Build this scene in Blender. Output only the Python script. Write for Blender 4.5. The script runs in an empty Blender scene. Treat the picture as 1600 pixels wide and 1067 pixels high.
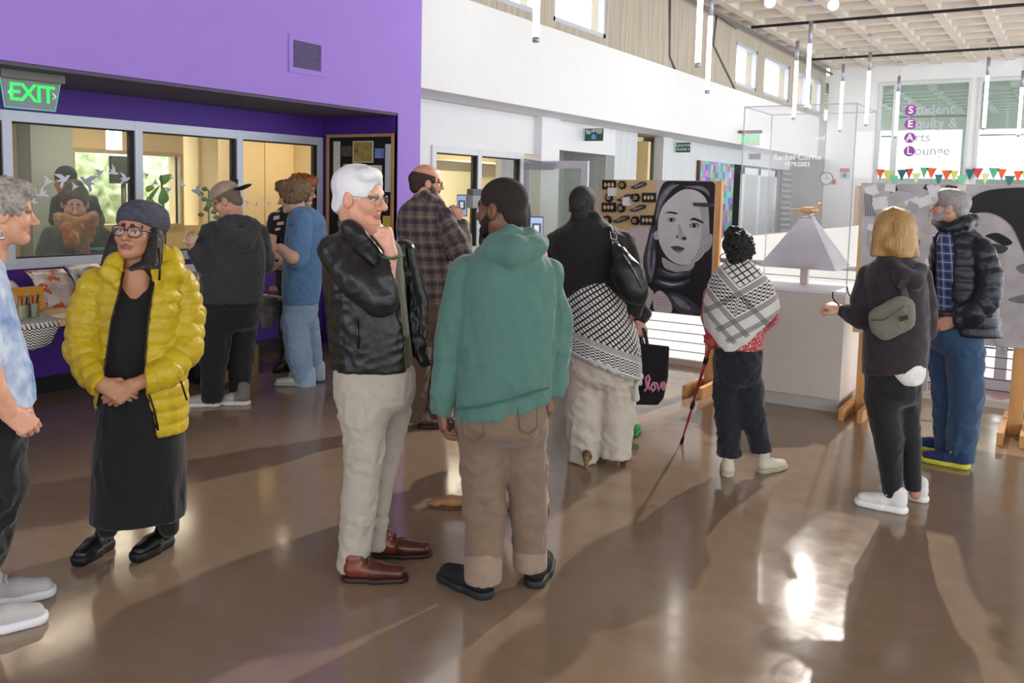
import bpy, bmesh, math, random
import numpy as np
from mathutils import Vector, Matrix
random.seed(7); np.random.seed(7)
SC = bpy.context.scene
COL = SC.collection

# ------------------------------------------------------------------ camera
# world: +Y runs along the purple / white wall away from the camera, +X to the right of it, Z up
EYE = np.array([0.0, 0.0, 1.68])
PP = np.array([800.0, 426.0])
_v1 = np.array([1686.0, 320.0]) - PP
_v2 = np.array([-1300.0, 250.0]) - PP
FPX = float(np.sqrt(-(_v1 @ _v2)))
_d1 = np.array([_v1[0], -_v1[1], -FPX]); _d1 /= np.linalg.norm(_d1)
_d2 = np.array([_v2[0], -_v2[1], -FPX]); _d2 /= np.linalg.norm(_d2)
ROT = np.stack([-_d2, _d1, np.cross(-_d2, _d1)])
cam_data = bpy.data.cameras.new('camera')
cam = bpy.data.objects.new('camera', cam_data)
COL.objects.link(cam)
cam.matrix_world = Matrix([list(ROT[0]) + [EYE[0]], list(ROT[1]) + [EYE[1]], list(ROT[2]) + [EYE[2]], [0, 0, 0, 1]])
cam_data.sensor_fit = 'HORIZONTAL'; cam_data.sensor_width = 36.0
cam_data.lens = FPX / 1600.0 * 36.0
cam_data.shift_y = -(533.5 - PP[1]) / 1600.0
cam_data.clip_start = 0.05; cam_data.clip_end = 300
SC.camera = cam

# ------------------------------------------------------------------ light and exposure
SC.view_settings.view_transform = 'Standard'
SC.view_settings.look = 'None'
SC.view_settings.gamma = 1.0
SC.view_settings.use_curve_mapping = False
SC.view_settings.exposure = 0.0
world = bpy.data.worlds.new('overcast_sky'); SC.world = world
world.use_nodes = True
wn = world.node_tree.nodes; wl = world.node_tree.links
bg = wn['Background']
bg.inputs['Color'].default_value = (0.93, 0.97, 1.0, 1); bg.inputs['Strength'].default_value = 3.7

def lamp(name, kind, loc, target, energy, color=(1, 1, 1), parent=None, **kw):
    l = bpy.data.lights.new(name, kind); l.energy = energy; l.color = color
    for k, v in kw.items(): setattr(l, k, v)
    o = bpy.data.objects.new(name, l); COL.objects.link(o)
    o.location = loc
    o.rotation_euler = (Vector(target) - Vector(loc)).to_track_quat('-Z', 'Y').to_euler()
    return o

# ------------------------------------------------------------------ pixels to places
def ray(px, py):
    d = ROT @ np.array([px - PP[0], -(py - PP[1]), -FPX]); return d / np.linalg.norm(d)
def gnd(px, py, z=0.0):
    d = ray(px, py); return EYE + d * ((z - EYE[2]) / d[2])
def onx(px, py, x):
    d = ray(px, py); return EYE + d * (x / d[0])
def ony(px, py, y):
    d = ray(px, py); return EYE + d * (y / d[1])

# ------------------------------------------------------------------ materials
def lin(h):
    if not isinstance(h, str): return tuple(h)
    h = h.lstrip('#'); r = []
    for i in (0, 2, 4):
        c = int(h[i:i + 2], 16) / 255.0
        r.append(c / 12.92 if c <= 0.04045 else ((c + 0.055) / 1.055) ** 2.4)
    return tuple(r)

MATS = {}
def mat(name, col='888888', rough=0.6, metal=0.0, var=0.0, vscale=8.0, bump=0.0, bscale=60.0, attr=False,
        emit=0.0, alpha=1.0, trans=0.0, spec=0.5, coat=0.0, sheen=0.0, stretch=None, ior=1.45, sss=0.0):
    if name in MATS: return MATS[name]
    m = bpy.data.materials.new(name); m.use_nodes = True
    nt = m.node_tree; N = nt.nodes; L = nt.links
    b = N['Principled BSDF']
    c = lin(col)
    b.inputs['Base Color'].default_value = (*c, 1)
    b.inputs['Roughness'].default_value = rough
    b.inputs['Metallic'].default_value = metal
    b.inputs['Specular IOR Level'].default_value = spec
    b.inputs['Coat Weight'].default_value = coat
    b.inputs['Sheen Weight'].default_value = sheen
    b.inputs['Transmission Weight'].default_value = trans
    b.inputs['IOR'].default_value = ior
    b.inputs['Alpha'].default_value = alpha
    if sss: b.inputs['Subsurface Weight'].default_value = sss; b.inputs['Subsurface Scale'].default_value = 0.01
    if emit:
        b.inputs['Emission Color'].default_value = (*c, 1); b.inputs['Emission Strength'].default_value = emit
    tc = None
    if var or bump:
        tc = N.new('ShaderNodeTexCoord'); mp = N.new('ShaderNodeMapping')
        if stretch: mp.inputs['Scale'].default_value = stretch
        L.new(tc.outputs['Object'], mp.inputs['Vector'])
    src = None
    if attr:
        a = N.new('ShaderNodeAttribute'); a.attribute_name = 'tint'; src = a.outputs['Color']
    if var:
        nz = N.new('ShaderNodeTexNoise'); nz.inputs['Scale'].default_value = vscale; nz.inputs['Detail'].default_value = 4
        L.new(mp.outputs['Vector'], nz.inputs['Vector'])
        rp = N.new('ShaderNodeMapRange'); rp.inputs['From Min'].default_value = 0.3; rp.inputs['From Max'].default_value = 0.7
        rp.inputs['To Min'].default_value = 1 - var; rp.inputs['To Max'].default_value = 1 + var
        L.new(nz.outputs['Fac'], rp.inputs['Value'])
        mx = N.new('ShaderNodeVectorMath'); mx.operation = 'SCALE'
        if src: L.new(src, mx.inputs[0])
        else: mx.inputs[0].default_value = c
        L.new(rp.outputs['Result'], mx.inputs['Scale']); src = mx.outputs['Vector']
    if src: L.new(src, b.inputs['Base Color'])
    if bump:
        nb = N.new('ShaderNodeTexNoise'); nb.inputs['Scale'].default_value = bscale; nb.inputs['Detail'].default_value = 3
        L.new(mp.outputs['Vector'], nb.inputs['Vector'])
        bp = N.new('ShaderNodeBump'); bp.inputs['Strength'].default_value = bump; bp.inputs['Distance'].default_value = 0.01
        L.new(nb.outputs['Fac'], bp.inputs['Height']); L.new(bp.outputs['Normal'], b.inputs['Normal'])
    MATS[name] = m
    return m

class NG:
    """tiny helper to write shader maths as expressions"""
    def __init__(s, m): s.m = m; s.N = m.node_tree.nodes; s.L = m.node_tree.links
    def val(s, x, sock):
        if isinstance(x, (int, float)): sock.default_value = x
        else: s.L.new(x, sock)
    def op(s, o, a, b=None, c=None):
        n = s.N.new('ShaderNodeMath'); n.operation = o
        s.val(a, n.inputs[0])
        if b is not None: s.val(b, n.inputs[1])
        if c is not None: s.val(c, n.inputs[2])
        return n.outputs[0]
    def mix(s, f, a, b):
        n = s.N.new('ShaderNodeMix'); n.data_type = 'RGBA'
        s.val(f, n.inputs['Factor'])
        for x, k in ((a, 'A'), (b, 'B')):
            sk = [i for i in n.inputs if i.name == k and i.type == 'RGBA'][0]
            if isinstance(x, (tuple, list, str)): sk.default_value = (*lin(x), 1)
            else: s.L.new(x, sk)
        return [o for o in n.outputs if o.type == 'RGBA'][0]
    def base(s, col): s.L.new(col, s.N['Principled BSDF'].inputs['Base Color'])
    def uvw(s, name='wrap'):
        a = s.N.new('ShaderNodeAttribute'); a.attribute_name = name
        x = s.N.new('ShaderNodeSeparateXYZ'); s.L.new(a.outputs['Vector'], x.inputs[0]); return x.outputs
    def obj(s):
        a = s.N.new('ShaderNodeTexCoord'); x = s.N.new('ShaderNodeSeparateXYZ')
        s.L.new(a.outputs['Object'], x.inputs[0]); return x.outputs
    def noise(s, scale, detail=3, vec=None):
        n = s.N.new('ShaderNodeTexNoise'); n.inputs['Scale'].default_value = scale; n.inputs['Detail'].default_value = detail
        if vec is None:
            a = s.N.new('ShaderNodeTexCoord'); vec = a.outputs['Object']
        s.L.new(vec, n.inputs['Vector']); return n.outputs['Fac']
    def band(s, x, period, width, off=0.0):
        """1 inside a stripe of the given width repeating every period"""
        t = s.op('FRACT', s.op('ADD', s.op('DIVIDE', x, period), off + 100.0))
        return s.op('LESS_THAN', t, width / period)

# ------------------------------------------------------------------ objects
def tag(o, label=None, cat=None, group=None, kind=None):
    if label: o['label'] = label
    if cat: o['category'] = cat
    if group: o['group'] = group
    if kind: o['kind'] = kind
    return o
def empty(name, loc=(0, 0, 0), rz=0.0, label=None, cat=None, group=None):
    o = bpy.data.objects.new(name, None); COL.objects.link(o)
    o.location = tuple(float(v) for v in loc); o.rotation_euler = (0, 0, rz); o.empty_display_size = 0.1
    return tag(o, label, cat, group)
def link(name, me, m=None, parent=None):
    o = bpy.data.objects.new(name, me); COL.objects.link(o)
    if m is not None and not len(me.materials): me.materials.append(m)
    if parent is not None: o.parent = parent
    return o
def pydata(name, V, F, m=None, parent=None, smooth=False):
    me = bpy.data.meshes.new(name)
    me.from_pydata([tuple(float(c) for c in v) for v in V], [], [tuple(int(i) for i in f) for f in F]); me.update()
    if smooth: me.polygons.foreach_set('use_smooth', [True] * len(me.polygons))
    return link(name, me, m, parent)

class MB:
    """collects boxes, bars, tubes, prisms into one mesh"""
    def __init__(s): s.V = []; s.F = []; s.sm = []
    def add(s, V, F, smooth=False):
        o = len(s.V); s.V += [tuple(float(c) for c in v) for v in V]
        s.F += [tuple(i + o for i in f) for f in F]; s.sm += [smooth] * len(F); return s
    def box(s, lo, hi):
        x0, y0, z0 = lo; x1, y1, z1 = hi
        if x0 > x1: x0, x1 = x1, x0
        if y0 > y1: y0, y1 = y1, y0
        if z0 > z1: z0, z1 = z1, z0
        return s.add([(x0, y0, z0), (x1, y0, z0), (x1, y1, z0), (x0, y1, z0), (x0, y0, z1), (x1, y0, z1), (x1, y1, z1), (x0, y1, z1)],
                     [(0, 3, 2, 1), (4, 5, 6, 7), (0, 1, 5, 4), (1, 2, 6, 5), (2, 3, 7, 6), (3, 0, 4, 7)])
    def obox(s, c, ax, ay, az):
        """oriented box: centre and three half-extent vectors"""
        c, ax, ay, az = (np.array(v, float) for v in (c, ax, ay, az)); V = []
        for k in (-1, 1):
            for i, j in ((-1, -1), (1, -1), (1, 1), (-1, 1)): V.append(c + i * ax + j * ay + k * az)
        F = [(0, 3, 2, 1), (4, 5, 6, 7), (0, 1, 5, 4), (1, 2, 6, 5), (2, 3, 7, 6), (3, 0, 4, 7)]
        if np.dot(np.cross(ax, ay), az) < 0: F = [f[::-1] for f in F]
        return s.add(V, F)
    def tube(s, pts, r, n=8, caps=True, closed=False, flat=None):
        pts = [np.array(p, float) for p in pts]; m = len(pts)
        rs = r if isinstance(r, (list, tuple)) else [r] * m
        V = []; up = np.array([0, 0, 1.0]); prev = None
        for i, p in enumerate(pts):
            a = pts[(i - 1) % m] if (closed or i > 0) else p; b = pts[(i + 1) % m] if (closed or i < m - 1) else p
            t = b - a; t = t / (np.linalg.norm(t) + 1e-9)
            if prev is None:
                x = np.cross(t, up)
                if np.linalg.norm(x) < 1e-3: x = np.cross(t, np.array([0, 1.0, 0]))
            else: x = prev - t * (prev @ t)
            x = x / (np.linalg.norm(x) + 1e-9); y = np.cross(t, x); prev = x
            for k in range(n):
                an = 2 * math.pi * k / n
                V.append(p + rs[i] * (math.cos(an) * x + math.sin(an) * y * (flat or 1.0)))
        F = []
        for i in range(m if closed else m - 1):
            for k in range(n):
                a = i * n + k; b = i * n + (k + 1) % n; j = ((i + 1) % m) * n
                F.append((a, b, j + (k + 1) % n, j + k))
        s.add(V, F, True)
        if caps and not closed:
            o = len(s.V) - len(V)
            s.F.append(tuple(o + k for k in reversed(range(n)))); s.sm.append(False)
            s.F.append(tuple(o + (m - 1) * n + k for k in range(n))); s.sm.append(False)
        return s
    def lathe(s, c, prof, n=20):
        """profile of (radius, z) about a vertical axis through c"""
        V = []; F = []
        for r, z in prof:
            for k in range(n):
                a = 2 * math.pi * k / n; V.append((c[0] + r * math.cos(a), c[1] + r * math.sin(a), c[2] + z))
        for i in range(len(prof) - 1):
            for k in range(n):
                F.append((i * n + k, i * n + (k + 1) % n, (i + 1) * n + (k + 1) % n, (i + 1) * n + k))
        F.append(tuple(reversed(range(n)))); F.append(tuple((len(prof) - 1) * n + k for k in range(n)))
        return s.add(V, F, True)
    def prism(s, poly, o, ux, uy, depth):
        """2-D polygon (counter-clockwise) in plane o + x*ux + y*uy, thickened by depth along ux x uy"""
        o, ux, uy = (np.array(v, float) for v in (o, ux, uy)); nrm = np.cross(ux, uy); nrm /= np.linalg.norm(nrm)
        n = len(poly); A = [o + p[0] * ux + p[1] * uy for p in poly]; B = [a + nrm * depth for a in A]
        F = [tuple(reversed(range(n))), tuple(range(n, 2 * n))] if depth > 0 else [tuple(range(n)), tuple(reversed(range(n, 2 * n)))]
        for i in range(n):
            j = (i + 1) % n; F.append((i, j, n + j, n + i) if depth > 0 else (j, i, n + i, n + j))
        return s.add(A + B, F)
    def build(s, name, m=None, parent=None):
        me = bpy.data.meshes.new(name); me.from_pydata(s.V, [], s.F); me.update()
        me.polygons.foreach_set('use_smooth', s.sm)
        return link(name, me, m, parent)

def bevel(o, w=0.004, seg=2):
    md = o.modifiers.new('bevel', 'BEVEL'); md.width = w; md.segments = seg; md.limit_method = 'ANGLE'; return o
def text_mesh(name, body, size, m, parent, origin, ux, uy, depth=0.002, align='CENTER', bold=0.0, spacing=1.0):
    """flat lettering as real mesh on a surface: origin, reading direction, up direction"""
    cu = bpy.data.curves.new(name, 'FONT'); cu.body = body; cu.size = size; cu.align_x = align; cu.align_y = 'CENTER'
    cu.extrude = depth / 2; cu.offset = bold; cu.resolution_u = 3; cu.space_character = spacing
    o = bpy.data.objects.new(name, cu); COL.objects.link(o)
    dg = bpy.context.evaluated_depsgraph_get()
    me = bpy.data.meshes.new_from_object(o.evaluated_get(dg))
    bpy.data.objects.remove(o); bpy.data.curves.remove(cu)
    me.materials.clear()
    ux = Vector(ux).normalized(); uy = Vector(uy).normalized(); uz = ux.cross(uy)
    M = Matrix(((ux.x, uy.x, uz.x, origin[0]), (ux.y, uy.y, uz.y, origin[1]), (ux.z, uy.z, uz.z, origin[2]), (0, 0, 0, 1)))
    me.transform(M)
    return link(name, me, m, parent)
# ------------------------------------------------------------------ solid modelling on a grid (smooth unions -> one skin)
def _unit(v): v = np.array(v, float); return v / (np.linalg.norm(v) + 1e-12)
def cr_interp(zs, vs, z):
    """Catmull-Rom through sorted knots"""
    zs = np.asarray(zs, float); vs = np.asarray(vs, float)
    m = np.gradient(vs, zs) if len(zs) > 2 else np.full(len(zs), (vs[-1] - vs[0]) / (zs[-1] - zs[0]))
    i = np.clip(np.searchsorted(zs, z) - 1, 0, len(zs) - 2)
    h = zs[i + 1] - zs[i]; t = np.clip((z - zs[i]) / h, 0, 1)
    return ((2 * t**3 - 3 * t**2 + 1) * vs[i] + (t**3 - 2 * t**2 + t) * h * m[i] + (-2 * t**3 + 3 * t**2) * vs[i + 1] + (t**3 - t**2) * h * m[i + 1])

class Solid:
    def __init__(s, res): s.res = res; s.P = []; s.col = (0.5, 0.5, 0.5); s.k = 0.012
    def _add(s, fn, lo, hi, op='u', k=None, col=None, wrap=None):
        s.P.append((fn, np.array(lo, float), np.array(hi, float), op, s.k if k is None else k, s.col if col is None else lin(col), wrap)); return s
    def cone(s, a, b, ra, rb, flat=None, **kw):
        a = np.array(a, float); b = np.array(b, float); ab = b - a; L2 = ab @ ab + 1e-12; L = math.sqrt(L2)
        n = None
        if flat is not None: n = _unit(flat[0]); f = flat[1]
        def parts(x, y, z):
            qx = x - a[0]; qy = y - a[1]; qz = z - a[2]
            t = np.clip((qx * ab[0] + qy * ab[1] + qz * ab[2]) / L2, 0, 1)
            qx = qx - t * ab[0]; qy = qy - t * ab[1]; qz = qz - t * ab[2]
            return qx, qy, qz, t
        def fn(x, y, z):
            qx, qy, qz, t = parts(x, y, z)
            if n is not None:
                e = (qx * n[0] + qy * n[1] + qz * n[2]) * (1 / f - 1)
                qx = qx + e * n[0]; qy = qy + e * n[1]; qz = qz + e * n[2]
            d = np.sqrt(qx * qx + qy * qy + qz * qz) - (ra + (rb - ra) * t)
            return d * (min(1.0, f) if n is not None else 1.0)
        w = _unit(np.cross(ab, [0.3, 1, 0.2])); v = _unit(np.cross(ab, w))
        def wrap(x, y, z):
            qx, qy, qz, t = parts(x, y, z)
            an = np.arctan2(qx * w[0] + qy * w[1] + qz * w[2], qx * v[0] + qy * v[1] + qz * v[2])
            return an * 0.5 * (ra + rb), t * L, an
        r = max(ra, rb) * (max(1.0, f) if n is not None else 1.0)
        return s._add(fn, np.minimum(a, b) - r, np.maximum(a, b) + r, wrap=wrap, **kw)
    def chain(s, pts, rs, flat=None, **kw):
        if not isinstance(rs, (list, tuple)): rs = [rs] * len(pts)
        k0 = kw.pop('k', s.k)
        for i in range(len(pts) - 1): s.cone(pts[i], pts[i + 1], rs[i], rs[i + 1], flat=flat, k=k0 if i == 0 else min(k0, 0.02), **kw)
        return s
    def ell(s, c, r, M=None, **kw):
        c = np.array(c, float); r = np.array(r, float) if not np.isscalar(r) else np.full(3, r, float)
        A = np.eye(3) if M is None else np.array(M, float)      # rows: axes
        def fn(x, y, z):
            x = x - c[0]; y = y - c[1]; z = z - c[2]
            u = x * A[0, 0] + y * A[0, 1] + z * A[0, 2]; v = x * A[1, 0] + y * A[1, 1] + z * A[1, 2]; w = x * A[2, 0] + y * A[2, 1] + z * A[2, 2]
            k0 = np.sqrt((u / r[0])**2 + (v / r[1])**2 + (w / r[2])**2)
            k1 = np.sqrt((u / r[0]**2)**2 + (v / r[1]**2)**2 + (w / r[2]**2)**2) + 1e-9
            return k0 * (k0 - 1) / k1
        e = np.sqrt(((A.T * r)**2).sum(1))
        return s._add(fn, c - e, c + e, **kw)
    def rows(s, rows, expo=2.3, rnd=0.012, **kw):
        """vertical loft: rows of (z, cx, rx, ry, cy)"""
        q = sorted(rows, key=lambda t: t[0]); zs = [t[0] for t in q]
        g = [np.array([t[i] for t in q], float) for i in range(5)]
        z0, z1 = zs[0], zs[-1]
        def par(z):
            zc = np.clip(z, z0, z1); return [cr_interp(zs, g[i], zc) for i in (1, 2, 3, 4)]
        def fn(x, y, z):
            cx, rx, ry, cy = par(z)
            u = np.abs((x - cx) / rx); v = np.abs((y - cy) / ry)
            k0 = (u**expo + v**expo)**(1 / expo)
            # distance estimate: value over gradient length keeps flat sections honest
            gx = np.where(k0 > 1e-4, (u / (k0 + 1e-6))**(expo - 1), 0) / rx; gy = np.where(k0 > 1e-4, (v / (k0 + 1e-6))**(expo - 1), 0) / ry
            d = (k0 - 1) / np.maximum(np.sqrt(gx * gx + gy * gy), 1 / np.maximum(rx, ry))
            e = np.maximum(z - z1, z0 - z)
            h = np.clip(0.5 + 0.5 * (d - e) / rnd, 0, 1)
            return e + (d - e) * h + rnd * h * (1 - h)
        def wrap(x, y, z):
            cx, rx, ry, cy = par(z); an = np.arctan2(x - cx, -(y - cy))
            return an * 0.5 * (rx + ry) , z + 0 * x, an
        lo = [(g[1] - g[2]).min(), (g[4] - g[3]).min(), z0]; hi = [(g[1] + g[2]).max(), (g[4] + g[3]).max(), z1]
        return s._add(fn, np.array(lo) - 0.02, np.array(hi) + 0.02, wrap=wrap, **kw)
    def prism(s, poly, y0, y1, **kw):
        """polygon in x,z pushed through y0..y1"""
        q = np.array(poly, float)
        def fn(x, y, z):
            x, y, z = np.broadcast_arrays(x, y, z)
            d = np.full(x.shape, 1e9); ins = np.zeros(x.shape, bool)
            for i in range(len(q)):
                a = q[i]; b = q[(i + 1) % len(q)]; e = b - a
                wx = x - a[0]; wz = z - a[1]; t = np.clip((wx * e[0] + wz * e[1]) / (e @ e + 1e-12), 0, 1)
                d = np.minimum(d, (wx - t * e[0])**2 + (wz - t * e[1])**2)
                c = (a[1] <= z) != (b[1] <= z)
                if abs(e[1]) > 1e-9: ins ^= c & (x < a[0] + (z - a[1]) / e[1] * e[0])
            d = np.sqrt(d); d = np.where(ins, -d, d)
            return np.maximum(d, np.maximum(y0 - y, y - y1))
        return s._add(fn, (q[:, 0].min(), y0, q[:, 1].min()), (q[:, 0].max(), y1, q[:, 1].max()), **kw)
    def half(s, p, n, **kw):
        """cut away everything on the side the normal points to"""
        n = _unit(n); p = np.array(p, float)
        return s._add(lambda x, y, z: -((x - p[0]) * n[0] + (y - p[1]) * n[1] + (z - p[2]) * n[2]), (-9, -9, -9), (9, 9, 9), op='s', **kw)

    def arr(s, disp=None, wrap=False):
        h = s.res; add = [p for p in s.P if p[3] == 'u']
        lo = np.min([p[1] for p in add], 0) - 3 * h; hi = np.max([p[2] for p in add], 0) + 3 * h
        n = np.ceil((hi - lo) / h).astype(int) + 1
        ax = [(lo[i] + h * np.arange(n[i])).astype(np.float32) for i in range(3)]
        F = np.full(n, 1.0, np.float32)
        for fn, plo, phi, op, k, c, w in s.P:
            m = max(0.03, 2 * k) + 2 * h
            a = np.clip(np.floor((plo - m - lo) / h).astype(int), 0, n - 1); b = np.clip(np.ceil((phi + m - lo) / h).astype(int) + 1, 1, n)
            if np.any(b <= a): continue
            sl = tuple(slice(a[i], b[i]) for i in range(3))
            d = fn(ax[0][sl[0]][:, None, None], ax[1][sl[1]][None, :, None], ax[2][sl[2]][None, None, :]).astype(np.float32)
            f = F[sl]
            if op == 's': d = -d
            if k > 1e-5:
                if op == 'u':
                    t = np.clip(0.5 + 0.5 * (f - d) / k, 0, 1); F[sl] = f + (d - f) * t - k * t * (1 - t)
                else:
                    t = np.clip(0.5 - 0.5 * (f - d) / k, 0, 1); F[sl] = f + (d - f) * t + k * t * (1 - t)
            else: F[sl] = np.minimum(f, d) if op == 'u' else np.maximum(f, d)
        V, Q = surf_net(F, lo, h)
        if len(V) == 0: raise RuntimeError('empty ' + name)
        x, y, z = V[:, 0], V[:, 1], V[:, 2]
        best = np.full(len(V), 1e9); colr = np.zeros((len(V), 3)); W = np.zeros((len(V), 3))
        for fn, plo, phi, op, k, c, w in s.P:
            if op == 's': continue
            d = fn(x, y, z) - (0.0007 if c != s.col else 0.0); u = d < best
            colr[u] = c; best = np.where(u, d, best)
            if wrap and w is not None:
                r = w(x, y, z)
                for i in range(3): W[u, i] = r[i][u]
        if disp is not None:
            # vertex normals from faces
            Nn = np.zeros_like(V); e = np.cross(V[Q[:, 2]] - V[Q[:, 0]], V[Q[:, 3]] - V[Q[:, 1]])
            for j in range(4): np.add.at(Nn, Q[:, j], e)
            Nn /= np.linalg.norm(Nn, axis=1)[:, None] + 1e-12
            V = V + Nn * disp(V, W)[:, None]
        return V, Q, colr, W
    def mesh(s, name, disp=None, wrap=False):
        return to_mesh(name, [s.arr(disp, wrap)], wrap)

def to_mesh(name, arrs, wrap=False):
    V = np.concatenate([a[0] for a in arrs]); colr = np.concatenate([a[2] for a in arrs]); W = np.concatenate([a[3] for a in arrs])
    o = np.cumsum([0] + [len(a[0]) for a in arrs]); Q = np.concatenate([a[1] + o[i] for i, a in enumerate(arrs)])
    me = bpy.data.meshes.new(name)
    me.vertices.add(len(V)); me.vertices.foreach_set('co', V.astype(np.float32).ravel())
    me.loops.add(len(Q) * 4); me.loops.foreach_set('vertex_index', Q.astype(np.int32).ravel())
    me.polygons.add(len(Q)); me.polygons.foreach_set('loop_start', np.arange(len(Q), dtype=np.int32) * 4)
    me.polygons.foreach_set('loop_total', np.full(len(Q), 4, np.int32))
    me.polygons.foreach_set('use_smooth', np.ones(len(Q), bool))
    at = me.attributes.new('tint', 'FLOAT_COLOR', 'POINT')
    at.data.foreach_set('color', np.c_[colr, np.ones(len(V))].astype(np.float32).ravel())
    if wrap:
        at = me.attributes.new('wrap', 'FLOAT_VECTOR', 'POINT'); at.data.foreach_set('vector', W.astype(np.float32).ravel())
    me.update(); me.validate()
    return me

def surf_net(F, lo, h):
    S = F < 0
    c = S[:-1, :-1, :-1].astype(np.uint8)
    tot = sum(S[i:S.shape[0] - 1 + i, j:S.shape[1] - 1 + j, k:S.shape[2] - 1 + k].astype(np.uint8) for i in (0, 1) for j in (0, 1) for k in (0, 1))
    act = (tot > 0) & (tot < 8)
    I, J, K = np.nonzero(act)
    idx = np.full(act.shape, -1, np.int64); idx[I, J, K] = np.arange(len(I))
    acc = np.zeros((len(I), 3)); cnt = np.zeros(len(I))
    for axis in range(3):
        for p in (0, 1):
            for q in (0, 1):
                o = [0, 0, 0]; oth = [a for a in range(3) if a != axis]; o[oth[0]] = p; o[oth[1]] = q
                e = list(o); e[axis] = 1
                a = F[I + o[0], J + o[1], K + o[2]]; b = F[I + e[0], J + e[1], K + e[2]]
                m = (a < 0) != (b < 0); t = np.where(m, a / np.where(m, a - b, 1), 0)
                for d in range(3): acc[:, d] += m * (o[d] + (t if d == axis else 0))
                cnt += m
    V = (np.stack([I, J, K], 1) + acc / cnt[:, None]) * h + lo
    Q = []
    for axis in range(3):
        o1, o2 = [a for a in range(3) if a != axis]
        sl0 = [slice(None)] * 3; sl1 = [slice(None)] * 3
        sl0[axis] = slice(0, -1); sl1[axis] = slice(1, None)
        A = S[tuple(sl0)]; B = S[tuple(sl1)]
        for flip, M in ((False, A & ~B), (True, ~A & B)):
            P = np.array(np.nonzero(M))
            ok = (P[o1] > 0) & (P[o2] > 0) & (P[o1] < S.shape[o1] - 1) & (P[o2] < S.shape[o2] - 1)
            P = P[:, ok]
            def cid(d1, d2):
                q = P.copy(); q[o1] -= d1; q[o2] -= d2; return idx[q[0], q[1], q[2]]
            quad = np.stack([cid(1, 1), cid(0, 1), cid(0, 0), cid(1, 0)], 1)
            if axis == 1: quad = quad[:, ::-1]
            if flip: quad = quad[:, ::-1]
            Q.append(quad)
    Q = np.concatenate(Q); Q = Q[(Q >= 0).all(1)]
    return V, Q

def wob(seed, freq, n=5, aniso=(1, 1, 1)):
    """smooth pseudo-noise in -1..1 from a few warped sines"""
    r = np.random.RandomState(seed); K = r.normal(size=(n, 3)); K = K / np.linalg.norm(K, axis=1)[:, None] * freq * r.uniform(0.6, 1.5, (n, 1)) * np.array(aniso)
    ph = r.uniform(0, 6.28, n); K2 = r.normal(size=(n, 3)) * freq * 0.35
    def f(V):
        o = 0
        for i in range(n): o = o + np.sin(V @ K[i] + ph[i] + 1.3 * np.sin(V @ K2[i]))
        return o / n
    return f
def folds(seed, amp=0.006, freq=62, aniso=(1.0, 1.0, 0.55), fine=0.4):
    a = wob(seed, freq, 4, aniso); b = wob(seed + 50, freq * 2.4, 5, aniso); c = wob(seed + 90, freq * 0.4, 4, aniso)
    def f(V, W):
        x = a(V); m = np.clip(0.6 + 0.9 * c(V), 0.1, 1.3)
        return amp * m * ((0.55 - 1.6 * np.abs(x)) + fine * b(V))
    return f
# ------------------------------------------------------------------ people
SKIN = dict(pale='E0AE95', light='D39C80', tan='B98363', brown='8A5A40', dark='5E3B2A')
class Head:
    def __init__(s, c, fwd, up, S):
        s.c = np.array(c, float); s.f = _unit(fwd); s.r = _unit(np.cross(s.f, up)); s.u = np.cross(s.r, s.f); s.S = S
        s.M = np.stack([s.r, s.f, s.u])
    def pt(s, x, y, z): return s.c + s.S * (x * s.r + y * s.f + z * s.u)
    def ell(s, g, c, r, **kw): g.ell(s.pt(*c), np.array(r, float) * s.S, s.M, **kw)
    def cone(s, g, a, b, ra, rb, **kw): g.cone(s.pt(*a), s.pt(*b), ra * s.S, rb * s.S, **kw)

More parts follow.
